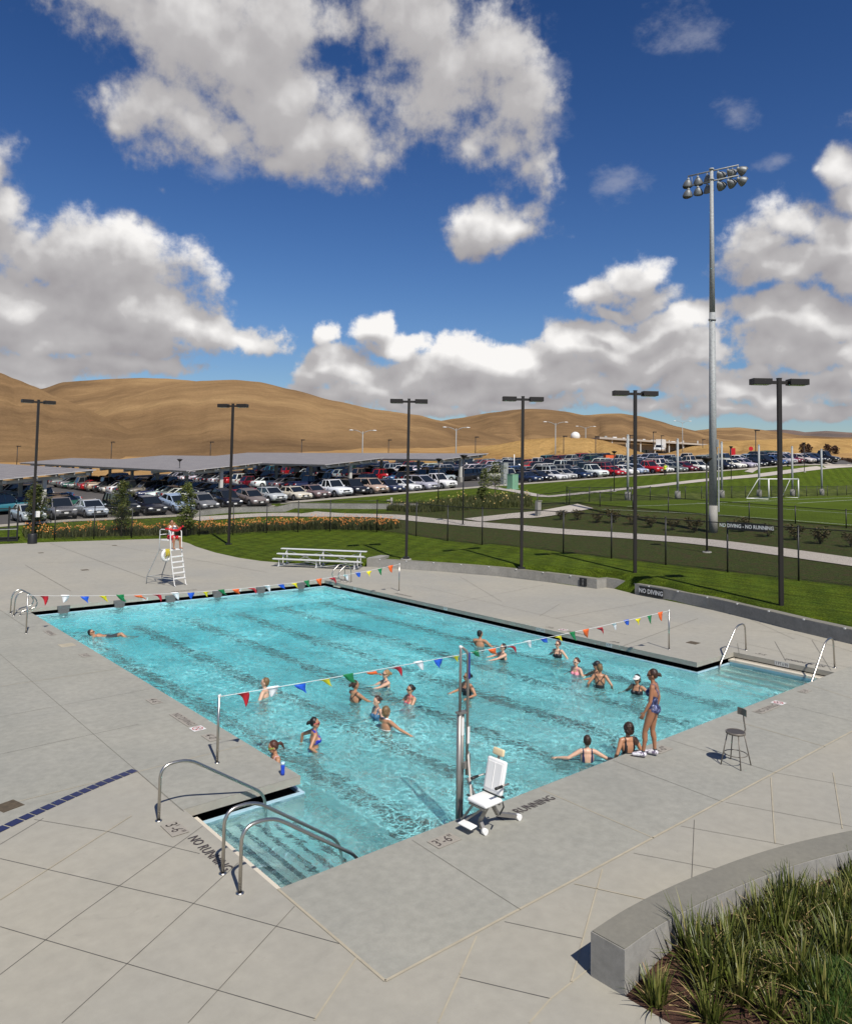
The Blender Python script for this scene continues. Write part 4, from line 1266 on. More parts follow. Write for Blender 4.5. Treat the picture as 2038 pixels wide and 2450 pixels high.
# ---- stool
def stool():
    F = [Vector(q) for q in ((6.54, -1.84, 0), (6.95, -1.83, 0), (6.53, -1.45, 0), (6.94, -1.43, 0))]
    c = (F[0]+F[1]+F[2]+F[3])/4
    r = empty('stool', c, label='brown steel shop stool with round seat and small backrest on the deck', cat='stool')
    M_ST = mat('worn_brown_steel', (.20, .175, .145), .45, .3, var=.25, scale=20)
    M_SEAT = mat('dark_hardboard', (.055, .045, .035), .35)
    H_ = .62
    for f in F:
        t = c+(f-c)*.55+Vector((0, 0, H_-.02)); k = MB(); k.cyl(f, t, .011, n=10); k.build('leg', M_ST, r, fix=True)
    k = MB(); k.tube([c+Vector((.205*math.cos(a), .205*math.sin(a), .215)) for a in [2*math.pi*i/28 for i in range(28)]], .009, 8, closed=True); k.build('foot_ring', M_ST, r, fix=True)
    k = MB(); k.lathe(c, [(.14, H_-.03), (.178, H_-.03), (.182, H_), (.170, H_+.012), (.160, H_+.004)], 28); o = k.build('seat', M_ST, r, fix=True)
    k = MB(); k.cyl(c+Vector((0, 0, H_-.01)), c+Vector((0, 0, H_+.005)), .162, n=28); k.build('seat_pad', M_SEAT, o, fix=False, loc=None); 
    bk = Vector((.80, -.30, 0)).normalized(); sd = Vector((-bk.y, bk.x, 0))
    k = MB(); k.tube([c+bk*.10+Vector((0, 0, H_-.05)), c+bk*.20+Vector((0, 0, H_-.04)), c+bk*.235+Vector((0, 0, H_+.02)), c+bk*.20+Vector((0, 0, H_+.20)), c+bk*.19+Vector((0, 0, H_+.34))], .014, 8)
    k.build('back_post', M_ST, r, fix=True)
    k = MB(); V = []
    for i in range(7):
        s = -1+2*i/6
        e = c+bk*(.19-.03*s*s)+sd*s*.12
        V.append((e+Vector((0, 0, H_+.29)), e+Vector((0, 0, H_+.42)))); 
    k.strip([a for a, _ in V], [b_ for _, b_ in V]); o = k.build('backrest', M_ST, r, fix=True)
    sdm = o.modifiers.new('thickness', 'SOLIDIFY'); sdm.thickness = .012
    for ch in kids(bpy.data.objects['seat'] if False else r):
        for g in kids(ch):
            if g.name.startswith('seat_pad'): g.location = -c
stool()

# ---- water bottle
k = empty('water_bottle', at(676, 1855), label='blue water bottle with pale cap on the deck corner beside the ponytailed swimmer', cat='bottle')
b = MB(); b.lathe((0, 0, 0), [(.001, 0), (.037, .002), (.038, .06), (.034, .10), (.038, .14), (.038, .17), (.03, .185)], 18); b.build('bottle_body', mat('blue_plastic', (.02, .07, .50), .2), k)
b = MB(); b.cyl((0, 0, .183), (0, 0, .225), .033, n=18); b.build('cap', mat('pale_blue_plastic', (.50, .68, .82), .35), k)

# ---- pool lift
def lift():
    M_STEEL = mat('brushed_steel', (.36, .34, .31), .5, .75, var=.2, scale=6)
    M_WP = mat('white_plastic', (.80, .79, .76), .35)
    M_CRM = mat('cream_plastic', (.72, .58, .36), .4)
    base = Vector((1.15, .085, 0))
    r = empty('pool_lift', base, label='stainless pool lift with tall mast and white plastic seat at the near edge', cat='pool lift')
    T = onx(1112, 1558, 0); 
    h = 2.62
    k = MB(); k.cyl((0, 0, -.6), (0, 0, 1.62), .044, n=20); k.cyl((.085, .02, -.3), (.085, .02, 1.60), .028, n=18); k.box((.05, 0, 1.61), (.20, .10, .03)); k.build('cylinder_mast', M_STEEL, r)
    k = MB(); k.tube([(.005, 0, 1.6), (.005, 0, h), (.03, .0, h+.03), (.10, -.03, h-.03), (.135, -.04, h-.10), (.14, -.04, .62)], .023, 12); k.build('lifting_tube', M_STEEL, r)
    k = MB(); k.ball((.0, 0, h+.035), .03, 8); k.build('top_cap', M_WHITE, r)
    for x, z, y in ((.02, 1.40, -.056), (.14, 1.25, -.066)):
        k = MB(); k.box((x, y, z), (.05, .01, .26)); k.build('sticker', M_WHITE, r)
    k = MB(); k.box((.14, -.065, 2.35), (.03, .006, .42)); k.build('sticker', mat('blue_sticker', (.02, .03, .22), .4), r)
    k = MB(); k.box((.07, -.08, .80), (.10, .05, .10)); k.tube([(.20, -.03, .95), (.22, -.03, .93), (.22, -.03, .35)], .006, 6); k.ball((.17, -.03, .96), .025, 8); k.build('valve', M_STEEL, r)
    # chair frame, local axes: sx toward image right along the pool, facing -y-x (to the camera left)
    face = Vector((-1, -.03, 0)).normalized(); sd = Vector((0.03, -1, 0))
    q_ = at(1160, 1908, .54); c = Vector((q_.x-base.x, q_.y-base.y, 0))       # seat centre
    U = Vector((0, 0, 1))
    KS = .84
    def L(a, b_, z): return c+face*a*KS+sd*b_*KS+U*(.50+(z-.50)*KS)
    rot = Matrix((( face.x, sd.x, 0), (face.y, sd.y, 0), (0, 0, 1)))
    def cushion(name, ctr, d, M, bev=.04, m=M_WP):
        q = MB(); q.box((0, 0, 0), [v*KS for v in d]); 
        me = q.mesh(name); me.materials.append(m)
        o = link_mesh(name, me, r); o.matrix_local = Matrix.Translation(ctr) @ M.to_4x4()
        bv = o.modifiers.new('bevel', 'BEVEL'); bv.width = bev; bv.segments = 4
        for p in me.polygons: p.use_smooth = True
        return o
    tilt = Matrix.Rotation(R(-8), 3, 'Y')
    cushion('seat', L(0, 0, .50), (.46, .48, .085), rot)
    back = cushion('backrest', L(-.27, 0, .86), (.085, .46, .60), rot @ Matrix.Rotation(R(-13), 3, 'Y'), .035)
    q = MB(); q.box((.038, 0, 0), (.012, .30, .40)); q.box((.043, 0, 0), (.016, .012, .40)); me = q.mesh('p'); me.materials.append(M_WP); o = link_mesh('panel_rib', me, back)
    bv = o.modifiers.new('bevel', 'BEVEL'); bv.width = .008; bv.segments = 2
    cushion('headrest', L(-.36, 0, 1.27), (.06, .27, .13), rot @ Matrix.Rotation(R(-13), 3, 'Y'), .03, M_CRM)
    k = MB(); k.cyl(L(-.35, 0, 1.10), L(-.37, 0, 1.25), .02, n=8); k.build('headrest_stem', M_STEEL, r)
    for s in (-1, 1):
        k = MB(); k.tube([L(-.30, s*.27, .78), L(-.30, s*.30, .80), L(-.10, s*.30, .80)], .014, 8); k.build('arm_tube', M_STEEL, r)
        k = MB(); k.cyl(L(-.12, s*.30, .80), L(.05, s*.30, .80), .022, n=10); k.build('arm_grip', M_BLK, r)
    k = MB(); k.tube([L(-.2, .25, .48), L(-.22, .26, .40), L(-.1, .27, .30)], .012, 8); k.bar(L(-.22, -.25, .56), L(-.22, .25, .56), .05, .02); k.build('seat_belt', M_BLK, r)
    # frame legs with casters and foot rest, set out on the deck
    def W(px_, py_, z=0): q = at(px_, py_, z); return Vector((q.x-base.x, q.y-base.y, z))
    k = MB()
    k.bar(L(.02, .10, .44), W(1148, 1965, .16), .045); k.bar(W(1148, 1965, .16), W(1156, 1986, .06), .06, .05)
    k.bar(L(-.12, .05, .44), W(1190, 1948, .12), .05); k.bar(W(1190, 1948, .12), W(1236, 1953, .06), .07, .055)
    k.bar(L(.16, -.12, .44), W(1104, 1962, .10), .028); k.bar(L(.16, .12, .44), W(1110, 1966, .10), .028)
    k.bar(L(.2, -.2, .44), L(.2, .2, .44), .03); k.bar(L(-.18, -.2, .44), L(-.18, .2, .44), .03)
    k.bar((.16, -.04, .95), L(.12, -.22, .45), .03); k.bar((.16, -.04, .55), L(.0, -.22, .44), .035); k.bar((.16, -.04, .30), L(-.1, -.12, .42), .03)
    k.build('frame', M_STEEL, r)
    for e in (W(1159, 1990, .05), W(1240, 1955, .05)):
        k = MB(); k.cyl(e-sd*.035, e+sd*.035, .048, n=14); k.build('caster', M_WP, r)
    fr_ = W(1118, 1974, .12); cushion('footrest', fr_, (.17, .34, .03), rot @ Matrix.Rotation(R(6), 3, 'Y'), .012)
lift()

# ---- distance furniture: lamps, net posts, goal, cabinets
def post_lamp(px_, py_, py_top, label, z=None, D=None):
    p = on_ground(px_, py_) if D is None else dep(px_, py_, D)
    d = (p-CAM).dot(Vector((fw.x, fw.y, 0)).normalized())
    h = (py_-py_top)*d/FPX
    r = empty('path_lamp', p, label=label, cat='lamp post', group='slim path lamps with cone tops')
    b = MB(); b.cyl((0, 0, -.3), (0, 0, h-.25), .055, .045, 10); b.cyl((0, 0, 0), (0, 0, .1), .12, n=12); b.build('pole', M_BLK, r)
    b = MB(); b.lathe((0, 0, h-.28), [(.05, 0), (.09, .03), (.30, .24), (.31, .28), (.02, .33)], 16); b.build('lamp_shade', M_BRONZE, r)
    b = MB(); b.cyl((0, 0, -.2), (0, 0, .06), .24, n=14); b.build('footing', M_WALL, r)
post_lamp(1691, 1322, 1097, 'path lamp left of the stadium mast base, on the path behind the fence')
post_lamp(1107, 1256.6, 1090, 'path lamp standing at the path junction')
post_lamp(1048, 1212, 1098, 'path lamp at the edge of the mown strip left of the young trees')
post_lamp(1469, 1176, 1080, 'path lamp on the bank left of the first net post')
post_lamp(1749, 1146, 1068, 'path lamp on the bank just right of the stadium mast')
post_lamp(1924, 1129, 1059, 'path lamp at the far right of the bank, near the dark pickup')
post_lamp(427, 1196, 1099, 'path lamp among the cars left of the second dark lamp post')
names = ['first', 'second', 'third', 'fourth', 'fifth', 'sixth']
for i, (x, y, t) in enumerate(((1501.5, 1201, 1047), (1621, 1195, 1054), (1726.7, 1190.5, 1059.5), (1816, 1187.6, 1066), (1895.7, 1185, 1069), (1966, 1183, 1075))):
    p = ony(x, y, 34.2); p.z = gz(p.x, 34.2)
    d = (p-CAM).dot(Vector((fw.x, fw.y, 0)).normalized()); h = (y-t)*d/FPX
    r = empty('net_post', p, label='%s of six galvanised net posts from the left, behind the soccer field' % names[i], cat='post', group='galvanised net posts behind the soccer field')
    b = MB(); b.cyl((0, 0, 0), (0, 0, h), .125, .12, 14); b.ball((0, 0, h), .13, 12); b.build('post', M_GALV, r)
    b = MB(); b.cyl((0, 0, -.3), (0, 0, .80), .29, n=16); b.build('concrete_base', M_WALL, r)
    if i < 6: pass
def goal():
    a = on_ground(1838.6, 1195); c = on_ground(1910, 1192)
    d = (c-a); d.z = 0; d.normalize(); n = Vector((-d.y, d.x, 0))
    if n.dot(Vector((fw.x, fw.y, 0))) > 0: pass
    W = (c-a).length; h = 2.3
    a = on_ground(1839, 1195.5); c = on_ground(1910, 1192); bl = on_ground(1785, 1193.5)
    r = empty('soccer_goal', a, label='white soccer goal at the edge of the field', cat='goal')
    z = Vector((0, 0, 1))
    n = (bl-a); n.z = 0; 
    k = MB()
    k.cyl(a, a+z*h, .075, n=10); k.cyl(c, c+z*h, .075, n=10); k.cyl(a+z*h, c+z*h, .075, n=10); k.build('goal_frame', M_WHITE, r, fix=True)
    bc = c+n*.8
    tl = a+n*.45+z*h; tr_ = c+n*.38+z*h
    k = MB(); k.tube([a+z*h, tl, bl+z*.05, a+z*.05], .05, 8); k.tube([c+z*h, tr_, bc+z*.05, c+z*.05], .05, 8); k.cyl(bl+z*.05, bc+z*.05, .05, n=8); k.build('back_frame', M_WHITE, r, fix=True)
    k = MB(); k.add([tl, tr_, bc+z*.05, bl+z*.05, a+z*h, c+z*h], [(0, 1, 2, 3), (0, 4, 5, 1)]); o = k.build('goal_net', chain_mat('white_net', .12, .25), r, fix=True)
    uvl = o.data.uv_layers.new(name='UVMap')
    for lp in o.data.loops:
        v = o.data.vertices[lp.vertex_index].co; uvl.data[lp.index].uv = ((v-Vector()).dot(d), v.z*1.3)
goal()

# utility cabinet etc. by the lot
def boxy(name, label, cat, px_, py_, w, dpt, h, m, z=0, rz=0):
    p = on_ground(px_, py_)
    r = empty(name, p, rz, label, cat)
    b = MB(); b.box((0, 0, h/2), (w, dpt, h)); b.build('cabinet_body', m, r, bevel=.03)
    b = MB(); b.box((0, 0, h+.02), (w+.06, dpt+.06, .05)); b.box((0, 0, .04), (w+.2, dpt+.2, .12)); b.build('lid', m, r)
    b = MB(); b.box((0, -dpt/2-.008, h*.5), (.02, .012, h*.86)); b.box((w*.18, -dpt/2-.015, h*.55), (.05, .03, .12)); b.build('door_handle', M_GALV, r)
    return r
M_UG = mat('cabinet_green', (.17, .34, .22), .6)
boxy('utility_cabinet', 'pale green utility cabinet at the corner of the car park', 'cabinet', 1226, 1170.5, 1.0, .9, 1.75, M_UG)
boxy('utility_cabinet', 'grey meter cabinet behind the orange box', 'cabinet', 1206, 1162, .8, .6, 2.9, M_GALV)
boxy('marker_box', 'orange and yellow box left of the green cabinet', 'box', 1211.5, 1152, .5, .4, .8, mat('orange_yellow', (.75, .30, .02), .5))
p = on_ground(1229.5, 1140)
r = empty('bare_pole', p, label='thin white bare pole rising behind the green cabinet', cat='pole'); b = MB(); b.cyl((0, 0, 0), (0, 0, 3.4), .07, n=8); b.build('pole', M_WHITE, r)
b = MB(); b.cyl((0, 0, 0), (0, 0, .08), .14, n=8); b.build('pole_foot', M_GALV, r)
p = on_ground(1287, 1235)
r = empty('concrete_pillar', p, label='short square concrete pillar with a notch beside the path junction', cat='pillar')
b = MB(); b.box((0, 0, .55), (.42, .30, 1.3)); b.build('pillar_body', M_WALL, r, bevel=.02); b = MB(); b.box((.05, -.02, 1.24), (.5, .34, .08)); b.build('pillar_cap', M_WTOP, r)
p = on_ground(936, 1217)
r = empty('bollard', p, label='pale bollard with a side arm on the left path, beside the low wall', cat='bollard')
b = MB(); b.cyl((0, 0, 0), (0, 0, 1.05), .13, .11, 12); b.build('bollard_body', M_WALL, r); b = MB(); b.cyl((0, 0, .8), (-.55, 0, .8), .06, n=8); b.build('side_arm', M_WALL, r)
# ================================================================ paths, field, car park, hills
def drape(name, P, m, dz=.03, step=1.0, parent=None, kind='structure'):
    """fills an outline with a grid laid on the terrain"""
    xs = [p[0] for p in P]; ys = [p[1] for p in P]
    bm = bmesh.new()
    x0, x1, y0, y1 = min(xs), max(xs), min(ys), max(ys)
    vs_ = [bm.verts.new((p[0], p[1], 0)) for p in P]
    from mathutils.geometry import tessellate_polygon as tp
    for t in tp([[Vector((p[0], p[1], 0)) for p in P]]):
        try: bm.faces.new([vs_[i] for i in t])
        except ValueError: pass
    def cut(a0, a1, ax, st):
        k = math.ceil(a0/st)
        while k*st < a1:
            no = (1, 0, 0) if ax == 0 else (0, 1, 0); co = (k*st, 0, 0) if ax == 0 else (0, k*st, 0)
            bmesh.ops.bisect_plane(bm, geom=bm.verts[:]+bm.edges[:]+bm.faces[:], plane_co=co, plane_no=no); k += 1
    cut(x0, x1, 0, step); cut(y0, y1, 1, step)
    bmesh.ops.recalc_face_normals(bm, faces=bm.faces)
    for f in bm.faces:
        if f.normal.z < 0: f.normal_flip()
    for v in bm.verts: v.co.z = ground_z(v.co.x, v.co.y)+dz
    me = bpy.data.meshes.new(name); bm.to_mesh(me); bm.free(); me.materials.append(m)
    o = link_mesh(name, me, parent)
    if kind: o['kind'] = kind
    return o
def ribbon(name, C, w, m, dz=.04, step=1.2, wl=None):
    C = smooth_line([(p[0], p[1]) for p in C], 5)
    C = [Vector(c) for c in C]; A = []; B = []
    for i, c in enumerate(C):
        d = (C[min(i+1, len(C)-1)]-C[max(i-1, 0)]).normalized(); n = Vector((-d.y, d.x))
        ww = w if not callable(w) else w(i/(len(C)-1))
        A.append(tuple(c+n*ww/2)); B.append(tuple(c-n*ww/2))
    b = MB(); P = []; K = 5
    for a, c in zip(A, B):
        for k in range(K):
            t = k/(K-1); x = a[0]*(1-t)+c[0]*t; y = a[1]*(1-t)+c[1]*t; P.append((x, y, ground_z(x, y)+dz))
    b.add(P, [(i*K+k, i*K+k+1, (i+1)*K+k+1, (i+1)*K+k) for i in range(len(A)-1) for k in range(K-1)])
    o = b.build(name, m); o['kind'] = 'structure'; return o
og = lambda *a: [tuple(on_ground(a[i], a[i+1]))[:2] for i in range(0, len(a), 2)]
ribbon('path', og(2120, 1358, 2038, 1346, 1850, 1319, 1676, 1297, 1500, 1283, 1350, 1273, 1200, 1260, 1100, 1252, 1010, 1244, 930, 1236, 800, 1233, 650, 1232, 500, 1240, 461, 1244), 2.3, M_PATH, .04)
ribbon('path', og(1130, 1246, 1210, 1237, 1290, 1231, 1345, 1222, 1400, 1212), 2.6, M_PATH, .052)
ribbon('path', og(1165, 1166, 1230, 1175, 1299, 1188, 1330, 1187, 1420, 1178, 1528, 1167, 1680, 1150, 1849, 1133.5, 2060, 1113), 1.5, M_PATH, .05)
ribbon('path', og(1790, 1130, 1840, 1110, 1930, 1104, 2000, 1113), 1.2, M_PATH, .06)

def low_wall(P, h, label, w=.3):
    r = empty('retaining_wall', (P[0][0], P[0][1], 0), label=label, cat='wall')
    A = [Vector((p[0], p[1])) for p in smooth_line(P, 4)]
    for nm, ww, za, zb, m in (('wall_body', w, -.3, h-.02, M_WALL), ('wall_top', w+.03, h-.02, h, M_WTOP)):
        b = MB(); F = []; V = []
        for i, p in enumerate(A):
            d = (A[min(i+1, len(A)-1)]-A[max(i-1, 0)]).normalized(); n = Vector((-d.y, d.x))*ww/2
            g = ground_z(p.x, p.y)
            V += [(p.x-n.x, p.y-n.y, g+za), (p.x+n.x, p.y+n.y, g+za), (p.x+n.x, p.y+n.y, g+zb), (p.x-n.x, p.y-n.y, g+zb)]
        n_ = len(A)
        for i in range(n_-1): F += [(4*i+k, 4*i+(k+1) % 4, 4*i+4+(k+1) % 4, 4*i+4+k) for k in range(4)]
        F += [(3, 2, 1, 0), (4*n_-4, 4*n_-3, 4*n_-2, 4*n_-1)]
        b.add(V, F); b.build(nm, m, r, fix=True)
low_wall(og(461, 1236, 560, 1226, 700, 1220, 850, 1217, 1000, 1216), .50, 'low concrete wall between the left path and the lawn strip below the front row of cars')

M_TURF = mat('sports_turf', (.075, .108, .010), .95, spec=.05, var=.25, scale=.25, bump=.3, bscale=30)
drape('sports_field', [(45.4, -45), (150, -45), (150, 32.9), (45.4, 32.9)], M_TURF, .04, 4.0)
M_LINE = mat('white_line', (.62, .66, .60), .8)
def field_line(*a):
    P = og(*a); r = []
    b = MB()
    for p, q in zip(P[:-1], P[1:]):
        p = Vector(p); q = Vector(q); n = max(1, int((q-p).length/3)); d = (q-p).normalized(); nn = Vector((-d.y, d.x))*.06
        L1 = [p.lerp(q, i/n) for i in range(n+1)]
        b.strip([(v.x-nn.x, v.y-nn.y, gz(v.x, v.y)+.06) for v in L1], [(v.x+nn.x, v.y+nn.y, gz(v.x, v.y)+.06) for v in L1])
    o = b.build('field_line', M_LINE); o['kind'] = 'structure'
field_line(1439, 1220, 2100, 1263); field_line(1500, 1213, 1570, 1211, 1849, 1198, 2100, 1188); field_line(1667, 1205, 2100, 1235); field_line(1786, 1199, 1908, 1205, 2060, 1196)

# ---- car park
FRONT = [(-40, 57.6), (60, 57.6), (76, 57.0), (90, 54.6), (104, 51.4), (116, 48.6), (129, 46.4), (150, 44.5)]
def fy(x):
    for (a, b), (c, d) in zip(FRONT[:-1], FRONT[1:]):
        if a <= x <= c: return b+(d-b)*(x-a)/(c-a)
    return 44.5
drape('car_park', FRONT+[(150, 92), (112, 116), (100, 142), (-40, 142)], M_ASPH, .05, 4.0)
def kerb():
    b = MB(); A = [Vector((x, fy(x))) for x in range(-40, 150, 3)]
    for p, q in zip(A[:-1], A[1:]): b.bar((p.x, p.y-.1, gz(p.x, p.y)+.1), (q.x, q.y-.1, gz(q.x, q.y)+.1), .22, .16)
    o = b.build('kerb', M_PATH); o['kind'] = 'structure'
kerb()
M_PAINT = bpy.data.materials.new('car_paint')
M_PAINT = mat('car_paint', (1, 1, 1), .28, objcol=True, coat=.6)
M_GLASS = mat('car_glass', (.012, .015, .018), .06, spec=.8)
M_TYRE = mat('tyre_rubber', (.015, .015, .015), .8)
M_RIM = mat('alloy_rim', (.50, .50, .50), .35, .7)
M_HL = mat('headlamp', (.75, .75, .72), .15)
M_TL = mat('tail_lamp', (.35, .01, .01), .25)
M_TRIM = mat('dark_trim', (.02, .02, .02), .6)
CARM = [M_PAINT, M_GLASS, M_TYRE, M_RIM, M_HL, M_TL, M_TRIM, M_WHITE]
def car_parts(kind):
    D = dict(sedan=(4.75, .91, 1.40), hatch=(4.3, .88, 1.48), suv=(4.7, .94, 1.78), pickup=(5.5, .97, 1.85), minivan=(4.95, .97, 1.74), coupe=(4.5, .89, 1.33), wagon=(4.7, .90, 1.50))[kind]
    L, hw, H = D; h = L/2
    belt = {'sedan': .93, 'hatch': .95, 'suv': 1.10, 'pickup': 1.12, 'minivan': 1.05, 'coupe': .88, 'wagon': .94}[kind]
    zb = .20 if kind not in ('suv', 'pickup') else .32
    hood = {'sedan': .80, 'hatch': .84, 'suv': 1.02, 'pickup': 1.06, 'minivan': .90, 'coupe': .76, 'wagon': .80}[kind]
    parts = []
    if kind in ('suv', 'hatch', 'minivan', 'wagon'):
        ws, wt, rt_, rb = ({'suv': (.26, .10, -.42, -.485), 'hatch': (.27, .06, -.33, -.47), 'minivan': (.34, .10, -.42, -.485), 'wagon': (.24, .06, -.38, -.475)})[kind]
    elif kind == 'pickup': ws, wt, rt_, rb = .20, .09, -.10, -.14
    else: ws, wt, rt_, rb = .24, .055, -.21, -.375
    ws, wt, rt_, rb = [v*L for v in (ws, wt, rt_, rb)]
    tail = belt if kind not in ('sedan', 'coupe') else belt+.02
    bed = belt-.03
    st = [(h, zb+.16, hood*.70, .86), (h-.06, zb+.06, hood*.86, .93), (h-.28, zb, hood*.96, .985), (ws+.05, zb, hood+.05*1, 1.0), (ws-.15, zb, belt, 1.0), (0, zb, belt+.01, 1.0), (rb+.1, zb, tail+.02, 1.0), (-h+.30, zb+.02, (tail if kind != 'pickup' else bed)*.995, .985), (-h+.05, zb+.08, tail*.93, .94), (-h, zb+.16, tail*.80, .88)]
    b = MB(); b.smooth = True; V = []
    for x, z0, z1, k in st:
        w = hw*k; zm = (z0+z1)/2
        sec = [(-w*.80, z1), (-w*.95, z1-.07), (-w, zm+.06), (-w*.985, z0+.12), (-w*.88, z0), (w*.88, z0), (w*.985, z0+.12), (w, zm+.06), (w*.95, z1-.07), (w*.80, z1), (0, z1+.025)]
        V += [(x, y, z) for y, z in sec]
    n = 11
    F = [(i*n+j, i*n+(j+1) % n, (i+1)*n+(j+1) % n, (i+1)*n+j) for i in range(len(st)-1) for j in range(n)]
    F += [tuple(range(n))[::-1], tuple((len(st)-1)*n+i for i in range(n))]
    b.add(V, F)
    parts.append(('body', b, 0))
    # cabin glass
    wb, wt2 = hw*.90, hw*.72
    g = MB(); zt = H-.03; z0 = belt-.03
    g.add([(ws, -wb*.92, z0), (ws, wb*.92, z0), (rb, wb*.94, z0), (rb, -wb*.94, z0), (wt, -wt2, zt), (wt, wt2, zt), (rt_, wt2, zt), (rt_, -wt2, zt)], [(0, 1, 5, 4), (1, 2, 6, 5), (2, 3, 7, 6), (3, 0, 4, 7), (4, 5, 6, 7)])
    parts.append(('window_glass', g, 1))
    r = MB(); r.smooth = False
    e = .04
    r.add([(wt+e, -wt2-e, zt-.015), (wt+e, wt2+e, zt-.015), (rt_-e, wt2+e, zt-.015), (rt_-e, -wt2-e, zt-.015), (wt-.06, -wt2+.06, H), (wt-.06, wt2-.06, H), (rt_+.06, wt2-.06, H), (rt_+.06, -wt2+.06, H)], [(3, 2, 1, 0), (0, 1, 5, 4), (1, 2, 6, 5), (2, 3, 7, 6), (3, 0, 4, 7), (4, 5, 6, 7)])
    for s in (-1, 1):
        r.bar((ws, s*wb*.93, z0), (wt, s*(wt2+.005), zt), .07, .05); r.bar((rb, s*wb*.95, z0), (rt_, s*(wt2+.005), zt), .13 if kind != 'pickup' else .08, .05)
        xm = (wt+rt_)/2+.05; r.bar((xm, s*wb*.985, z0), (xm-.05, s*(wt2+.012), zt), .07, .03)
        if kind in ('suv', 'minivan', 'wagon'): xm = rt_+.55; r.bar((xm, s*wb*.985, z0), (xm+.05, s*(wt2+.012), zt), .09, .03)
    parts.append(('roof', r, 0))
    if kind == 'pickup':
        t = MB(); t.box(((rb-h+.08)/2-.02, 0, bed+.004), (rb+h-.30, hw*1.5, .02)); parts.append(('load_bed', t, 6))
        t = MB()
        for s in (-1, 1): t.box(((rb-h)/2, s*hw*.90, bed+.05), (rb+h-.1, .10, .10))
        t.box((-h+.08, 0, bed+.05), (.10, hw*1.75, .10)); parts.append(('bed_rail', t, 0))
    if kind in ('suv', 'wagon', 'minivan'):
        for s in (-1, 1):
            t = MB(); t.cyl((wt-.1, s*wt2*.85, H+.04), (rt_+.2, s*wt2*.85, H+.04), .02, n=6)
            parts.append(('roof_rail', t, 6))
    wr = .33 if kind not in ('suv', 'pickup') else .39
    for x in (h-.90, -h+.95 if kind != 'pickup' else -h+1.15):
        for s in (-1, 1):
            y = s*hw
            t = MB(); t.k = 6; t.cyl((x, y*.80, wr+.01), (x, y*1.003, wr+.01), wr+.055, n=20)
            t.k = 2; t.cyl((x, y*.78, wr), (x, y*1.02, wr), wr, n=20)
            t.k = 3; t.cyl((x, y*1.0, wr), (x, y*1.035, wr), wr*.62, wr*.5, n=14)
            t.k = 6; t.cyl((x, y*1.03, wr), (x, y*1.045, wr), wr*.16, n=8)
            parts.append(('wheel', t, None))
    for s in (-1, 1):
        t = MB(); t.ball((h-.13, s*hw*.70, hood*.80), (.16, .22, .085), 10); parts.append(('headlight', t, 4))
        t = MB(); t.box((-h+.05, s*hw*.76, tail*.82), (.14, .28, .16)); parts.append(('tail_light', t, 5))
        t = MB(); t.ball((ws-.25, s*hw*1.08, belt+.05), (.06, .11, .07), 8); parts.append(('wing_mirror', t, 0))
    t = MB(); t.box((h-.03, 0, hood*.70), (.10, hw*.85, .15)); t.box((h-.02, 0, zb+.20), (.12, hw*1.25, .08)); parts.append(('grille', t, 6))
    t = MB(); t.box((h+.025, 0, zb+.30), (.012, .32, .15)); t.box((-h-.01, 0, zb+.42), (.012, .32, .15)); parts.append(('number_plate', t, 7))
    return parts
KN = dict(sedan='sedan', hatch='hatchback', suv='SUV', pickup='pickup truck', minivan='minivan', coupe='coupe', wagon='estate car')
KC = dict(sedan='car', hatch='car', suv='car', pickup='pickup truck', minivan='van', coupe='car', wagon='car')
CC = dict(white=(.74, .74, .72), silver=(.40, .41, .43), grey=(.14, .145, .15), black=(.012, .012, .014), red=(.42, .012, .015), maroon=(.16, .012, .022), blue=(.05, .12, .28), navy=(.018, .028, .065), tan=(.42, .35, .25), cream=(.58, .53, .43), brown=(.17, .13, .11), green=(.02, .09, .06), lightblue=(.32, .40, .50), yellow=(.75, .52, .02), teal=(.03, .16, .20))
CNM = dict(lightblue='light blue')
protoF = {}; protoN = {}
def far_proto(kind):
    if kind not in protoF:
        b = MB()
        for nm, q, k in car_parts(kind):
            if nm in ('wing_mirror',): continue
            base = len(b.v); b.v += q.v
            for f, mi, sm in zip(q.f, q.mi, q.sm): b.f.append([base+i for i in f]); b.mi.append(mi if k is None else k); b.sm.append(sm)
        protoF[kind] = b.mesh('parked_car'); 
        for m in CARM: protoF[kind].materials.append(m)
    return protoF[kind]
def near_proto(kind):
    if kind not in protoN:
        L = []
        for nm, q, k in car_parts(kind):
            me = q.mesh(nm)
            if k is None:
                for m in CARM: me.materials.append(m)
            else: me.materials.append(CARM[k])
            L.append((nm, me))
        protoN[kind] = L
    return protoN[kind]
def slope_M(x, y, rz):
    dx = (gz(x+1.5, y)-gz(x-1.5, y))/3; dy = (gz(x, y+1.5)-gz(x, y-1.5))/3
    n = Vector((-dx, -dy, 1)).normalized()
    f = Vector((math.cos(rz), math.sin(rz), 0)); f = (f-n*f.dot(n)).normalized(); s = n.cross(f)
    return Matrix(((f.x, s.x, n.x), (f.y, s.y, n.y), (f.z, s.z, n.z))).to_euler()
def place_car(kind, color, x, y, rz, near, label, group):
    c = tuple(v*random.uniform(.9, 1.08) for v in CC[color])+(1,)
    z = gz(x, y)+.055
    if near:
        r = empty('parked_car' if kind != 'pickup' else 'pickup_truck', (x, y, z), 0, label, KC[kind], group)
        r.rotation_euler = slope_M(x, y, rz)
        for nm, me in near_proto(kind):
            o = link_mesh(nm, me, r); o.color = c
    else:
        o = bpy.data.objects.new('parked_car' if kind != 'pickup' else 'pickup_truck', far_proto(kind)); COL.objects.link(o)
        o.location = (x, y, z); o.rotation_euler = slope_M(x, y, rz); o.color = c
        tag(o, label, KC[kind], group)
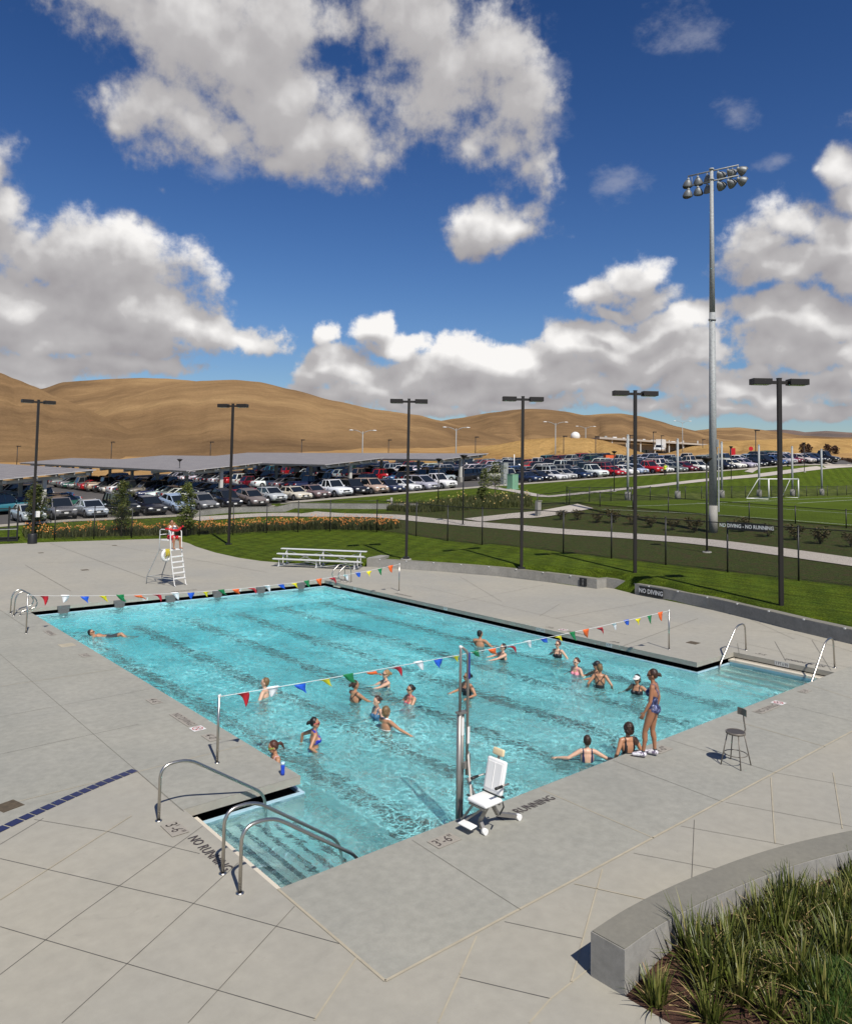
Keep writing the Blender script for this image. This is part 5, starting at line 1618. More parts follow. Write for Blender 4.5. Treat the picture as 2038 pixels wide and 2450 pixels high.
def cn(c): return CNM.get(c, c)
FRONTROW = [(70, 'silver', 'sedan'), (114, 'grey', 'suv'), (174, 'silver', 'sedan'), (244, 'black', 'suv'), (300, 'black', 'sedan'), (352, 'lightblue', 'sedan'), (402, 'grey', 'coupe'), (450, 'black', 'hatch'), (491, 'brown', 'sedan'), (545, 'silver', 'hatch'), (612, 'cream', 'sedan'), (665, 'brown', 'sedan'),
 (738, 'white', 'pickup'), (804, 'black', 'suv'), (852, 'tan', 'suv'), (900, 'navy', 'wagon'), (944, 'white', 'sedan'), (996, 'silver', 'minivan'), (1045, 'white', 'pickup'),
 (1255, 'navy', 'sedan'), (1281, 'black', 'sedan'), (1311, 'white', 'sedan'), (1346, 'silver', 'hatch'), (1380, 'navy', 'sedan'), (1414, 'white', 'pickup'), (1458, 'red', 'sedan'), (1478, 'white', 'sedan'), (1500, 'lightblue', 'hatch'), (1528, 'red', 'pickup'), (1556, 'white', 'coupe'), (1578, 'grey', 'sedan'), (1603, 'maroon', 'sedan'), (1626, 'white', 'wagon'), (1655, 'black', 'sedan'), (1680, 'black', 'sedan'),
 (1718, 'white', 'sedan'), (1748, 'silver', 'sedan'), (1775, 'black', 'sedan'), (1796, 'black', 'suv'), (1820, 'blue', 'hatch'), (1845, 'silver', 'minivan'), (1868, 'maroon', 'sedan'), (1888, 'cream', 'sedan'), (1910, 'navy', 'sedan'), (1930, 'black', 'sedan'), (1950, 'black', 'pickup')]
lastx = -99
FRX = []
for i, (px_, c, k) in enumerate(FRONTROW):
    d = ray(px_, 1180); best = None
    for j in range(200, 2400):
        t = j*.1; x = CAM.x+d.x*t; y = CAM.y+d.y*t
        if x > -40 and y >= fy(x)+2.7: best = (x, y); break
    x, y = best
    if x < lastx+2.5: x = lastx+2.5
    if x > 148: continue
    y = fy(x)+2.75; lastx = x; FRX.append((x, y, c, k))
for i, (x, y, c, k) in enumerate(FRX):
    L_ = FRX[i-1] if i else None; N_ = FRX[i+1] if i+1 < len(FRX) else None
    nb = []
    if L_: nb.append('%s %s' % (cn(L_[2]), KN[L_[3]]))
    if N_: nb.append('%s %s' % (cn(N_[2]), KN[N_[3]]))
    where = 'next to ' if len(nb) == 1 else 'between '
    lab = '%s %s, front row, %s%s' % (cn(c), KN[k], where, (' and '.join(nb)))
    sl = (fy(x+1)-fy(x-1))/2
    place_car(k, c, x+rnd(-.1, .1), y+rnd(-.3, .2), -math.pi/2+math.atan(sl)+rnd(-.03, .03), True, lab, 'cars parked in the front row')
# the rest of the car park
CANX = [11.3, 28.8, 45.6, 64.0]
def inframe(x, y, z, mrg=60):
    q = Vector((x, y, z))-CAM; d = q.dot(fw)
    if d < 5: return None
    px_ = CX+FPX*q.dot(rt)/d; 
    return px_ if -mrg < px_ < PW+mrg else None
rg = random.Random(11)
cols = ['white']*17+['silver']*14+['black']*17+['grey']*10+['navy']*8+['red']*6+['maroon']*5+['blue']*4+['tan']*4+['cream']*4+['green']*3+['brown']*3+['lightblue']*4+['teal']*2+['yellow']
kinds_ = ['sedan']*9+['suv']*5+['hatch']*3+['pickup']*4+['minivan']*2+['wagon']*2+['coupe']
LOT = []
for ci, c in enumerate(CANX):
    for sd in (-1, 1):
        y = 69.0
        while y < (112 if ci < 3 else 118):
            LOT.append((c+sd*2.75, y, math.pi if sd > 0 else 0, ('first', 'second', 'third', 'fourth')[ci]+' canopy', sd)); y += 2.68
for c in (79.5, 96.5, 113.5):
    for sd in (-1, 1):
        y = fy(c)+12; y1 = 118-(c-79)*.75
        while y < y1: LOT.append((c+sd*2.75, y, math.pi if sd > 0 else 0, {79.5: 'first', 96.5: 'second', 113.5: 'third'}[c]+' open bay', sd)); y += 2.68
for x in [i*2.7+70 for i in range(24)]:
    LOT.append((x, fy(x)+ 8.2, math.pi/2, 'second row at the right', 0))
cnt = 0; used = {}
for (x, y, rz, where, sd) in LOT:
    px_ = inframe(x, y, gz(x, y)+1)
    if px_ is None or rg.random() < .07 or cnt > 245: continue
    if any(abs(x-a[0]) < 2.4 and abs(y-a[1]) < 4.8 for a in FRX): continue
    k = rg.choice(kinds_); c = rg.choice(cols); cnt += 1
    row = 'left row' if sd < 0 else 'right row'
    n = used.setdefault((where, sd), 0)+1; used[(where, sd)] = n
    if sd: lab = '%s %s, number %d of the %s in the %s' % (cn(c), KN[k], n, row, where)
    else: lab = '%s %s, number %d in the %s' % (cn(c), KN[k], n, where)
    place_car(k, c, x+rg.uniform(-.25, .25), y+rg.uniform(-.1, .1), rz+rg.uniform(-.03, .03)+(math.pi if rg.random() < .15 else 0), y < 80 and x < 40, lab, 'cars parked in the rows behind the front row')
# white utility truck beyond the lot and a box truck on the road
def truck(px_, py_, D, label, rz, sc=1.0, boxh=1.5, green=False):
    p = dep(px_, py_, D); 
    r = empty('utility_truck', p, rz, label, 'truck'); r.scale = (sc, sc, sc)
    for nm, q, k in car_parts('pickup'):
        o = q.build(nm, CARM if k is None else CARM[k], r); o.color = (.75, .75, .73, 1)
    b = MB(); b.box((-1.7, 0, 1.2+boxh/2), (2.6, 1.9, boxh)); b.build('cargo_box', M_WHITE, r, bevel=.04)
    if green:
        b = MB(); b.box((-1.0, -.965, 1.5), (.7, .02, .5)); b.build('green_panel', mat('green_panel', (.02, .30, .08), .5), r)
truck(1577, 1082, 232, 'white box truck on the road below the flat roofed building', R(200), 1.25, 2.0)
# ---- solar canopies
M_PV = bpy.data.materials.new('solar_panel'); M_PV.use_nodes = True
def _pv():
    nt = M_PV.node_tree; w = NT(nt); b = nt.nodes['Principled BSDF']
    pos = w.n('ShaderNodeTexCoord').outputs['Object']; sp = w.n('ShaderNodeSeparateXYZ', {0: pos})
    a = w.m('LESS_THAN', w.m('FRACT', w.m('DIVIDE', sp.outputs[0], 1.02)), .05); c = w.m('LESS_THAN', w.m('FRACT', w.m('DIVIDE', sp.outputs[1], 1.65)), .04)
    g = w.m('MAXIMUM', a, c)
    col = w.mix(g, w.ramp(w.noise(pos, .6, 3), [(.3, (.17, .155, .15)), (.7, (.22, .20, .19))]), (.40, .38, .37))
    nt.links.new(col, b.inputs['Base Color']); b.inputs['Roughness'].default_value = .55
_pv()
M_CAN = mat('canopy_paint', (.52, .50, .45), .55, var=.08)
CN = ['leftmost solar canopy over the car park', 'second solar canopy from the left, above the white coupe', 'third solar canopy from the left', 'rightmost solar canopy of the four']
for i, c in enumerate(CANX):
    ya, yb = 66.3, (138 if i else 118)
    r = empty('solar_canopy', (c, ya, gz(c, ya)), label=CN[i], cat='solar canopy', group='solar canopies over the car park')
    def top(x, y, o=0): return gz(c, y)+3.12+.5+(x-c)*.118+o
    b = MB(); N = 12
    for k in range(N):
        y0 = ya+(yb-ya)*k/N; y1 = ya+(yb-ya)*(k+1)/N
        P = [(c-4.2, y0, top(c-4.2, y0)), (c+4.4, y0, top(c+4.4, y0)), (c+4.4, y1, top(c+4.4, y1)), (c-4.2, y1, top(c-4.2, y1))]
        b.add(P+[(p[0], p[1], p[2]-.07) for p in P], [(0, 1, 2, 3), (7, 6, 5, 4), (0, 4, 5, 1), (1, 5, 6, 2), (3, 2, 6, 7), (0, 3, 7, 4)])
    b.build('panel_array', M_PV, r, fix=True)
    b = MB()
    for x in (-3.9, -2.2, -.7, .9, 2.5, 4.1):
        b.bar((c+x, ya+.1, top(c+x, ya)-.17), (c+x, yb, top(c+x, yb)-.17), .08, .2)
    b.build('purlin', M_CAN, r, fix=True)
    k = 0
    while True:
        y = ya+1.2+k*9
        if y > yb: break
        b = MB(); b.bar((c-4.0, y, top(c-4.0, y)-.42), (c+4.2, y, top(c+4.2, y)-.42), .22, .3); b.build('beam', M_CAN, r, fix=True)
        b = MB(); b.box((c+.2, y, (gz(c, y)+top(c+.2, y)-.5)/2), (.34, .34, top(c+.2, y)-.5-gz(c, y))); b.build('column', M_CAN, r, fix=True)
        b = MB(); b.box((c+.2, y, gz(c, y)+.35), (.6, .6, .8)); b.build('column_base', M_WALL, r, fix=True)
        k += 1
    b = MB()
    for x in (-3.2, -.6, 1.6, 3.9): b.box((c+x, ya+.9, top(c+x, ya)-.34), (.34, .22, .28))
    b.build('inverter_box', M_WHITE, r, fix=True)

# ---- tall street lights and small lot lamps
def cobra(px_, pytop, D, label, span=2.3):
    p = dep(px_, pytop, D); g = gz(p.x, p.y) if D < 165 else p.z-10.5
    r = empty('street_light', (p.x, p.y, g), R(-40), label, 'street light', 'double-armed street lights')
    h = p.z-g
    b = MB(); b.cyl((0, 0, -1), (0, 0, h), .13, .08, 8); b.build('pole', M_GALV, r)
    for s in (-1, 1):
        b = MB(); b.tube([(0, 0, h-.5), (s*.6, 0, h-.05), (s*1.3, 0, h+.18), (s*span*.8, 0, h+.25)], .06, 6); b.build('arm', M_GALV, r)
        b = MB(); b.ball((s*span, 0, h+.22), (.45, .18, .11), 10); b.build('lamp_head', M_WHITE, r)
for a in ((868, 1032, 150, 'double-armed street light above the third canopy, left of the third dark lamp post'), (1091.5, 1025, 150, 'double-armed street light between the third and fourth dark lamp posts'), (1329, 1012, 165, 'double-armed street light left of the white dome'), (1401, 1022, 200, 'double-armed street light right of the white dome'), (1632.5, 1009, 225, 'double-armed street light left of the stadium mast')): cobra(*a)
def lot_lamp(px_, pytop, pyb, D, label):
    p = dep(px_, pyb, D); h = (pyb-pytop)*D/FPX
    r = empty('car_park_lamp', p, R(-40), label, 'lamp post', 'small dark box lamps round the car park')
    b = MB(); b.cyl((0, 0, -2), (0, 0, h), .09, n=6); b.build('pole', M_BRONZE, r)
    b = MB(); b.box((.3, 0, h-.05), (.9, .5, .22)); b.build('lamp_head', M_BRONZE, r)
for i, (x, t, bb, D, l) in enumerate(((40, 1067, 1113, 190, 'small box lamp at the far left on the hill foot'), (265.6, 1057, 1102, 190, 'small box lamp on the hill foot left of the second lamp post'), (503, 1057, 1092, 185, 'small box lamp by the hill road'), (721, 1052, 1092, 185, 'small box lamp between the second and third dark lamp posts'), (929, 1052, 1092, 180, 'small box lamp just right of the third dark lamp post'), (1137, 1045, 1092, 175, 'small box lamp left of the fourth dark lamp post base'), (1348, 1043, 1098, 165, 'small box lamp below the white dome'), (1424.6, 1044, 1096, 168, 'small box lamp left of the flat roofed building'), (1507, 1041, 1090, 200, 'small box lamp hidden behind the fifth dark lamp post'), (1563, 1033, 1096, 190, 'small box lamp in front of the flat roofed building'), (1808, 1029, 1105, 150, 'small box lamp right of the stadium mast'), (1582, 1042, 1080, 225, 'small box lamp beside the box truck'), (1681, 1051, 1078, 235, 'small box lamp on the berm by the stadium mast'))):
    lot_lamp(x, t, bb, D, l)

# ---- hills: each a mass of land from its foot to its ridge and down behind
def hill_mat(name, c1, c2, c3, sc=1.0, haze=0):
    m = bpy.data.materials.new(name); m.use_nodes = True
    nt = m.node_tree; w = NT(nt); b = nt.nodes['Principled BSDF']
    pos = w.n('ShaderNodeTexCoord').outputs['Object']
    st = w.n('ShaderNodeMapping', {'Vector': pos, 'Rotation': (0, 0, R(-40)), 'Scale': (.25, 1, 1)}).outputs[0]
    n1 = w.noise(pos, .007*sc, 7, .62, .8); n2 = w.noise(st, .12*sc, 8, .72); n3 = w.noise(pos, .9, 6, .8)
    c = w.ramp(n1, [(.32, c3), (.5, c2), (.68, c1)])  # broad grass tones, the dark ones also standing in for cloud shadows
    c = w.mix(1.0, c, w.ramp(n2, [(.32, .80), (.52, .98), (.7, 1.12)]), 'MULTIPLY')
    c = w.mix(1.0, c, w.ramp(n3, [(.3, .72), (.7, 1.2)]), 'MULTIPLY')
    # grazed tracks contouring the slope
    z = w.n('ShaderNodeSeparateXYZ', {0: w.v('ADD', pos, w.v('SCALE', w.n('ShaderNodeTexNoise', {'Vector': pos, 'Scale': .02, 'Detail': 4}).outputs['Color'], scale=14).outputs[0]).outputs[0]}).outputs[2]
    tr = w.m('ABSOLUTE', w.m('SINE', w.m('MULTIPLY', z, 1.1)))
    c = w.mix(1.0, c, w.ramp(tr, [(0, .97), (.2, 1.0), (1, 1.0)]), 'MULTIPLY')
    # pale patches of dead grass
    c = w.mix(w.ramp(w.noise(st, .05*sc, 7, .7), [(.62, 0.0), (.72, .35)]), c, tuple(min(1, v*1.35) for v in c1))
    nt.links.new(c, b.inputs['Base Color']); b.inputs['Roughness'].default_value = 1; b.inputs['Specular IOR Level'].default_value = 0
    bp = w.n('ShaderNodeBump', {'Height': n3, 'Strength': .8, 'Distance': .8}); nt.links.new(bp.outputs[0], b.inputs['Normal'])
    return m
M_H1 = hill_mat('dry_grass_hill', (.35, .225, .108), (.25, .155, .076), (.155, .097, .052))
M_H2 = hill_mat('golden_grass_berm', (.52, .33, .13), (.44, .27, .10), (.33, .19, .075), 4)
M_H3 = hill_mat('far_blue_hill', (.22, .155, .12), (.17, .125, .105), (.12, .10, .09), .5)
def interp(P, x):
    if x <= P[0][0]: return P[0][1]
    for a, b in zip(P[:-1], P[1:]):
        if x <= b[0]: 
            t = (x-a[0])/(b[0]-a[0]); t = t*t*(3-2*t)*.35+t*.65
            return a[1]+(b[1]-a[1])*t
    return P[-1][1]
def hill(ridge, foot, D0, D1, m, nx=150, nt_=46, rough=.02, power=.85, seed=1, gull=0.0):
    x0, x1 = ridge[0][0], ridge[-1][0]
    V = []
    for i in range(nx+1):
        px_ = x0+(x1-x0)*i/nx
        yr = interp(ridge, px_); yf = interp(foot, px_)
        d0 = interp(D0, px_) if isinstance(D0, list) else D0; d1 = interp(D1, px_) if isinstance(D1, list) else D1
        dr = ray(px_, yr); df = ray(px_, yf)
        dh = Vector((dr.x, dr.y)); 
        for j in range(nt_+1):
            t = j/nt_*1.45
            D = d0+(d1-d0)*t
            tf = df.z; tr_ = dr.z
            if t <= 1: k = tf+(tr_-tf)*(1-(1-t)**(1/power)) if power < 1 else tf+(tr_-tf)*t**power
            else: k = tr_-(tr_-tf)*((t-1)*1.7)**1.3-.02*(t-1)
            x = CAM.x+dh.x*D; y = CAM.y+dh.y*D
            e = 4*max(0, t)*max(0, 1-t) if t <= 1 else 0
            nz = noise.fractal(Vector((x*.006+seed*7, y*.006, seed)), 1.0, 2.1, 5)
            ridged = abs(noise.noise(Vector((px_*.011+seed*3, t*.8, seed*2.1))))
            k2 = k+(tr_-tf)*e*(rough*nz-gull*max(0, .25-ridged)*1.6)
            V.append((x, y, CAM.z+k2*D))
    n = nt_+1
    b = MB(); b.smooth = True
    b.add(V, [(i*n+j, (i+1)*n+j, (i+1)*n+j+1, i*n+j+1) for i in range(nx) for j in range(nt_)])
    tag(b.build('hills', m), kind='structure')
U = D2
F0 = [(-400, 1116), (300, 1114), (700, 1112), (1100, 1110), (1400, 1112), (1700, 1104), (2500, 1090)]
# far bluish range, then nearer and nearer land
hill([(1700, 1040), (1780, 1031), (1841, 1028), (1870, 1026.6), (1904, 1029), (1925, 1033), (1976, 1030), (2038, 1034), (2300, 1015), (2700, 1000)], [(1700, 1060), (2700, 1060)], 2200, 3200, M_H3, 80, 20)
hill([(1560, 1045), (1640, 1033), (1676, 1028), (1718, 1023), (1765, 1021.5), (1807, 1026), (1849, 1031), (1920, 1042), (2000, 1046), (2500, 1050)], [(1500, 1075), (2500, 1075)], 700, 1500, M_H1, 90, 34, .08, seed=5, gull=.12)
hill([(900, 1060), (1000, 1022), (1045, 1007), (1090, 1000), (1180, 985), (1230, 979), (1270, 977), (1300, 978), (1351, 983.5), (1397, 992), (1448, 988.6), (1486, 988), (1528, 994), (1575, 1006), (1625, 1021), (1663, 1030), (1730, 1046), (1850, 1062), (2000, 1070)], [(900, 1105), (2000, 1085)], 420, 1050, M_H1, 150, 50, .12, seed=2, gull=.22)
hill([(-500, 900), (40, 925), (102, 929), (150, 913), (200, 909), (260, 905), (340, 902.5), (400, 904), (450, 908), (520, 918), (700, 950), (900, 1000), (1050, 1030)], F0, 330, 760, M_H1, 150, 44, .08, seed=3, gull=.06)
hill([(120, 1045), (180, 1010), (240, 975), (300, 950), (360, 932), (430, 916), (480, 909.5), (560, 907), (620, 912), (700, 931), (800, 958), (900, 979), (1000, 992), (1045, 1004), (1131, 1026), (1220, 1050), (1320, 1078), (1420, 1098)], F0, [(100, 210), (1000, 220), (1500, 240)], [(100, 480), (700, 560), (1500, 700)], M_H1, 190, 60, .09, seed=4, gull=.10)
hill([(-700, 700), (-300, 800), (-100, 858), (0, 890), (40, 906), (80, 922), (140, 950), (192, 968), (240, 992), (320, 1030), (420, 1070), (520, 1098)], [(-700, 1116), (600, 1112)], 200, [(-300, 420), (520, 340)], M_H1, 120, 50, .09, seed=6, gull=.10)
# golden berms and the plain at the right
hill([(900, 1112), (1000, 1104), (1080, 1090), (1180, 1064), (1260, 1050), (1342, 1045), (1405, 1047), (1440, 1052), (1469, 1060), (1545, 1084), (1620, 1098)], [(900, 1118), (1700, 1104)], 150, 185, M_H2, 110, 20, .12, seed=8, gull=.5)
hill([(1560, 1100), (1591, 1084), (1659, 1066), (1722, 1055), (1800, 1051), (1900, 1047), (2038, 1048), (2200, 1044), (2600, 1035)], [(1500, 1106), (1850, 1104), (2600, 1098)], [(1500, 160), (2600, 190)], [(1500, 230), (2600, 500)], M_H2, 110, 24, .10, seed=9, gull=.3)
# narrow dark track on the big hill and the road by the berms
# ---- flat roofed building
def building():
    D = 262; a = dep(1440, 1070, D); b_ = dep(1675, 1072, D); 
    r = empty('flat_roofed_building', a, label='long flat roofed building with a deep pale canopy between the golden berms', cat='building')
    ux = (b_-a); ux.z = 0; L = ux.length; ux.normalize(); rz = math.atan2(ux.y, ux.x); r.rotation_euler = (0, 0, rz)
    M_B = mat('buff_block', (.40, .33, .25), .85, var=.12, scale=.5); 
    b = MB(); b.box((L/2, 4, -3.5), (L*.96, 6, 9.5)); b.build('wall', M_B, r)
    b = MB(); b.add([(-2, -5, 3.4), (L+2, -5, 1.4), (L+2, 9, 1.4), (-2, 9, 3.4), (-2, -5, 2.7), (L+2, -5, 0.9), (L+2, 9, .9), (-2, 9, 2.7)], [(0, 1, 2, 3), (7, 6, 5, 4), (0, 4, 5, 1), (1, 5, 6, 2), (2, 6, 7, 3), (3, 7, 4, 0)]); b.build('roof', M_PATH, r)
    for k in range(7):
        b = MB(); b.box((L*(k+.5)/7, -4.2, -1.5), (.35, .35, 8.2)); b.build('column', M_CAN, r)
    for k in range(5):
        b = MB(); b.box((L*(.3+.14*k), .95, -1.2), (3.0, .12, 1.0)); o = b.build('window', M_GLASS, r)
        b = MB(); b.box((L*(.3+.14*k), .9, -1.75), (3.2, .2, .12)); b.build('sill', M_WHITE, o)
    b = MB(); b.box((L*.72, .9, -4), (3, .15, 4)); b.build('door', mat('brown_door', (.12, .06, .04), .6), r)
    for k in range(9):
        b = MB(); b.box((L*(.05+.1*k), 2+k % 3, 3.4-2*(.05+.1*k)+.3), (.8+.5*(k % 2), .9, .8)); b.build('roof_unit', M_WHITE if k % 3 else M_GALV, r)
building()
p = dep(1376, 1046, 185)
r = empty('radar_dome', p, label='small white dome on top of the golden berm', cat='dome')
b = MB(); b.ball((0, 0, .2), (1.15, 1.15, 1.15), 20); b.build('dome_shell', M_WHITE, r); b = MB(); b.cyl((0, 0, -1.5), (0, 0, -.2), 1.0, n=16); b.build('dome_base', M_GALV, r)
p = dep(1796, 1100, 150); 
r = empty('stop_sign', p, R(-40), 'red octagonal stop sign on a pole at the far right', 'sign')
b = MB(); b.cyl((0, 0, -1), (0, 0, 2.5), .05, n=6); b.build('pole', M_GALV, r); b = MB(); b.cyl((0, -.06, 2.2), (0, -.1, 2.2), .45, n=8); b.build('sign_board', M_RED, r)
p = dep(1753, 1094, 140); r = empty('red_banner_post', p, R(-40), 'tall narrow red banner right of the stadium mast', 'banner')
b = MB(); b.box((0, 0, .85), (.85, .25, 1.7)); b.build('banner', M_RED, r); b = MB(); b.cyl((-.5, 0, -.5), (-.5, 0, 1.9), .05, n=6); b.build('pole', M_BRONZE, r)
p = dep(1458, 1097, 140); r = empty('orange_container', p, R(-30), 'orange open container beyond the car park', 'container')
b = MB(); b.box((0, 0, .3), (2.0, 1.2, .8)); b.build('container_body', mat('orange_paint', (.65, .10, .02), .6), r, bevel=.05); b = MB(); b.box((0, 0, .72), (2.1, 1.3, .08)); b.build('rim', M_BRONZE, r)
# wall of white pipe on the canopy and roof-edge things skipped: too small to name
# ================================================================ plants
def leaf_mat(name, c1, c2, c3=None, rough=.6, scale=6):
    m = bpy.data.materials.new(name); m.use_nodes = True
    nt = m.node_tree; w = NT(nt); b = nt.nodes['Principled BSDF']
    g = w.n('ShaderNodeNewGeometry'); pos = w.n('ShaderNodeTexCoord').outputs['Object']
    a = w.m('MULTIPLY_ADD', g.outputs['Random Per Island'], .75, w.m('MULTIPLY', w.noise(pos, scale, 3), .3))
    st = [(.12, c2), (.6, c1)]
    if c3: st.append((.97, c3))
    nt.links.new(w.ramp(a, st), b.inputs['Base Color']); b.inputs['Roughness'].default_value = rough
    b.inputs['Specular IOR Level'].default_value = .35
    return m
M_BLADE = leaf_mat('strap_leaf', (.088, .108, .017), (.026, .036, .007), (.24, .21, .07), .40)
M_STRAW = leaf_mat('dry_leaf', (.42, .30, .14), (.24, .15, .07), None, .8)
M_BARK = mat('bark', (.10, .075, .055), .9, var=.3, scale=10)
M_MULCH = None
def mulch():
    m = bpy.data.materials.new('bark_mulch'); m.use_nodes = True
    nt = m.node_tree; w = NT(nt); b = nt.nodes['Principled BSDF']
    pos = w.n('ShaderNodeTexCoord').outputs['Object']
    v = w.n('ShaderNodeTexVoronoi', {'Vector': pos, 'Scale': 42, 'Randomness': 1.0}, feature='F1')
    st = w.n('ShaderNodeMapping', {'Vector': pos, 'Scale': (1, 2.4, 1), 'Rotation': (0, 0, .6)}).outputs[0]
    c = w.ramp(w.noise(st, 38, 6, .8), [(.3, (.022, .008, .005)), (.5, (.085, .033, .018)), (.68, (.20, .095, .055))])
    nt.links.new(c, b.inputs['Base Color']); b.inputs['Roughness'].default_value = .95
    bp = w.n('ShaderNodeBump', {'Height': w.noise(st, 45, 5, .8), 'Strength': 1.0, 'Distance': .03}); nt.links.new(bp.outputs[0], b.inputs['Normal'])
    return m
def bed():
    b = MB(); b.smooth = True
    # bed follows the back of the planter wall
    back = [Vector(p) for p in pback]
    V = []; N = 16
    for i, p in enumerate(back):
        for j in range(N+1):
            t = j/N; 
            x = p.x+(.0 if i else 0)+t*.25; y = p.y-4.0*t
            base = .012+.16*min(1, max(0, (x+.15)/.9))
            V.append((x, y, base+.035*noise.noise(Vector((x*3, y*3, 0)))))
    b.add(V, [(i*(N+1)+j, i*(N+1)+j+1, (i+1)*(N+1)+j+1, (i+1)*(N+1)+j) for i in range(len(back)-1) for j in range(N)])
    b.add([V[j] for j in range(N+1)]+[(V[j][0]-.015, V[j][1], -.03) for j in range(N+1)], [(j, j+1, N+2+j, N+1+j) for j in range(N)])
    tag(b.build('planting_bed', mulch()), kind='structure')
bed()
def blade(b, base, az, lean, h, w0, bend, rg, seg=6):
    d = Vector((math.cos(az), math.sin(az), 0)); s = Vector((-d.y, d.x, 0)); s = (s+d*rg.uniform(-.5, .5)).normalized()
    V = []; p = Vector(base); ang = lean
    for i in range(seg+1):
        t = i/seg
        w = w0*(1-t**1.6)*.5+.0006
        V += [p-s*w, p+d*w*.35, p+s*w]
        ang = lean+bend*t*t
        p = p+(Vector((0, 0, 1))*math.cos(ang)+d*math.sin(ang))*h/seg
    b.add(V, [f for i in range(seg) for f in ((3*i, 3*i+1, 3*i+4, 3*i+3), (3*i+1, 3*i+2, 3*i+5, 3*i+4))])
def tuft_mesh(seed, n=95, H=.52):
    rg = random.Random(seed); b = MB(); b.smooth = True
    for i in range(n):
        a = rg.uniform(0, 6.283); r_ = .10*math.sqrt(rg.random())
        b.k = 0
        h = H*rg.uniform(.55, 1.12); lean = abs(rg.gauss(.0, .33)); bend = rg.uniform(-.05, .55)
        if rg.random() < .16: lean = rg.uniform(.6, 1.1); bend = rg.uniform(.4, 1.2); h *= .8
        if rg.random() < .06: b.k = 1; lean = rg.uniform(.5, 1.3); bend = rg.uniform(.3, 1.5)
        blade(b, (r_*math.cos(a), r_*math.sin(a), 0), a+rg.uniform(-.5, .5), lean, h, rg.uniform(.013, .026), bend, rg)
    me = b.mesh('strap_leaf_plant'); me.materials.append(M_BLADE); me.materials.append(M_STRAW); return me
TUFTS = [tuft_mesh(s, 85+10*(s % 3), .46+.04*(s % 4)) for s in range(7)]
rg = random.Random(5)
spots = []
# nearest clumps placed after the photo, the rest filling the bed
for px_, py_ in ((1568, 2372), (1700, 2418), (1760, 2345), (1660, 2300), (1850, 2430), (1900, 2380), (1800, 2290), (1930, 2300)):
    p = at(px_, py_, .12); spots.append((p.x, p.y))
x = .12
back = [Vector(p) for p in pback]
def back_y(x):
    for a, c in zip(back[:-1], back[1:]):
        if a.x <= x <= c.x: return a.y+(c.y-a.y)*(x-a.x)/(c.x-a.x)
    return back[-1].y
tries = 0
while len(spots) < 84 and tries < 6000:
    tries += 1
    x = rg.uniform(.38, 6.2); y = back_y(x)-rg.uniform(.16, 2.3)
    q = Vector((x, y, .1))-CAM; d = q.dot(fw)
    px_ = CX+FPX*q.dot(rt)/d; py_ = CY-FPX*q.dot(up)/d
    if px_ > PW+260 or py_ > PH+330: continue
    if all(math.hypot(x-a, y-c) > .28 for a, c in spots): spots.append((x, y))
kk = 0
for i, (x, y) in enumerate(spots):
    o = bpy.data.objects.new('strap_leaf_plant', TUFTS[i % 7]); COL.objects.link(o)
    z = .012+.16*min(1, max(0, (x+.15)/.9))-.01
    o.location = (x, y, z); o.rotation_euler = (0, 0, rg.uniform(0, 6.28)); s = rg.uniform(.85, 1.2); o.scale = (s*1.12, s*1.12, s*rg.uniform(.62, .90))
    if i == 0: lab = 'strap-leaved clump at the left tip of the planting bed, against the wall end'
    elif i == 1: lab = 'strap-leaved clump nearest the open mulch at the bottom edge'
    else: lab = 'green strap-leaved clump in the planting bed behind the curved planter wall'
    tag(o, lab, 'plant', 'strap-leaved plants in the planting bed')
# fallen straw on the mulch
b = MB(); rg = random.Random(9)
for i in range(420):
    x = rg.uniform(-.15, 4.5); y = back_y(x)-rg.uniform(.05, 2.4); z = .03+.16*min(1, max(0, (x+.15)/.9))
    blade(b, (x, y, z), rg.uniform(0, 6.28), rg.uniform(1.2, 1.55), rg.uniform(.1, .38), .008, rg.uniform(-.2, .3), rg, 4)
tag(b.build('dead_leaves', M_STRAW), 'dry straw coloured leaves lying between the green clumps', 'dead leaves', kind='stuff')
# soft fine grass at the very corner
b = MB(); rg = random.Random(10)
c0 = at(2060, 2440, .15)
for i in range(9000):
    a = rg.uniform(0, 6.28); r_ = .62*math.sqrt(rg.random()); x = c0.x+.15+r_*math.cos(a)*1.1; y = c0.y+r_*math.sin(a)
    z = .16+.22*math.sqrt(max(0, 1-(r_/.66)**2))*rg.uniform(.6, 1)
    blade(b, (x, y, z), rg.uniform(0, 6.28), rg.uniform(0, 1.3), rg.uniform(.04, .12), .004, rg.uniform(0, 1), rg, 2)
tag(b.build('fine_leaved_mound', leaf_mat('fine_leaf', (.055, .12, .014), (.012, .032, .004), (.10, .17, .03), .6)), 'soft fine-leaved bright green mound at the bottom right corner', 'plant')

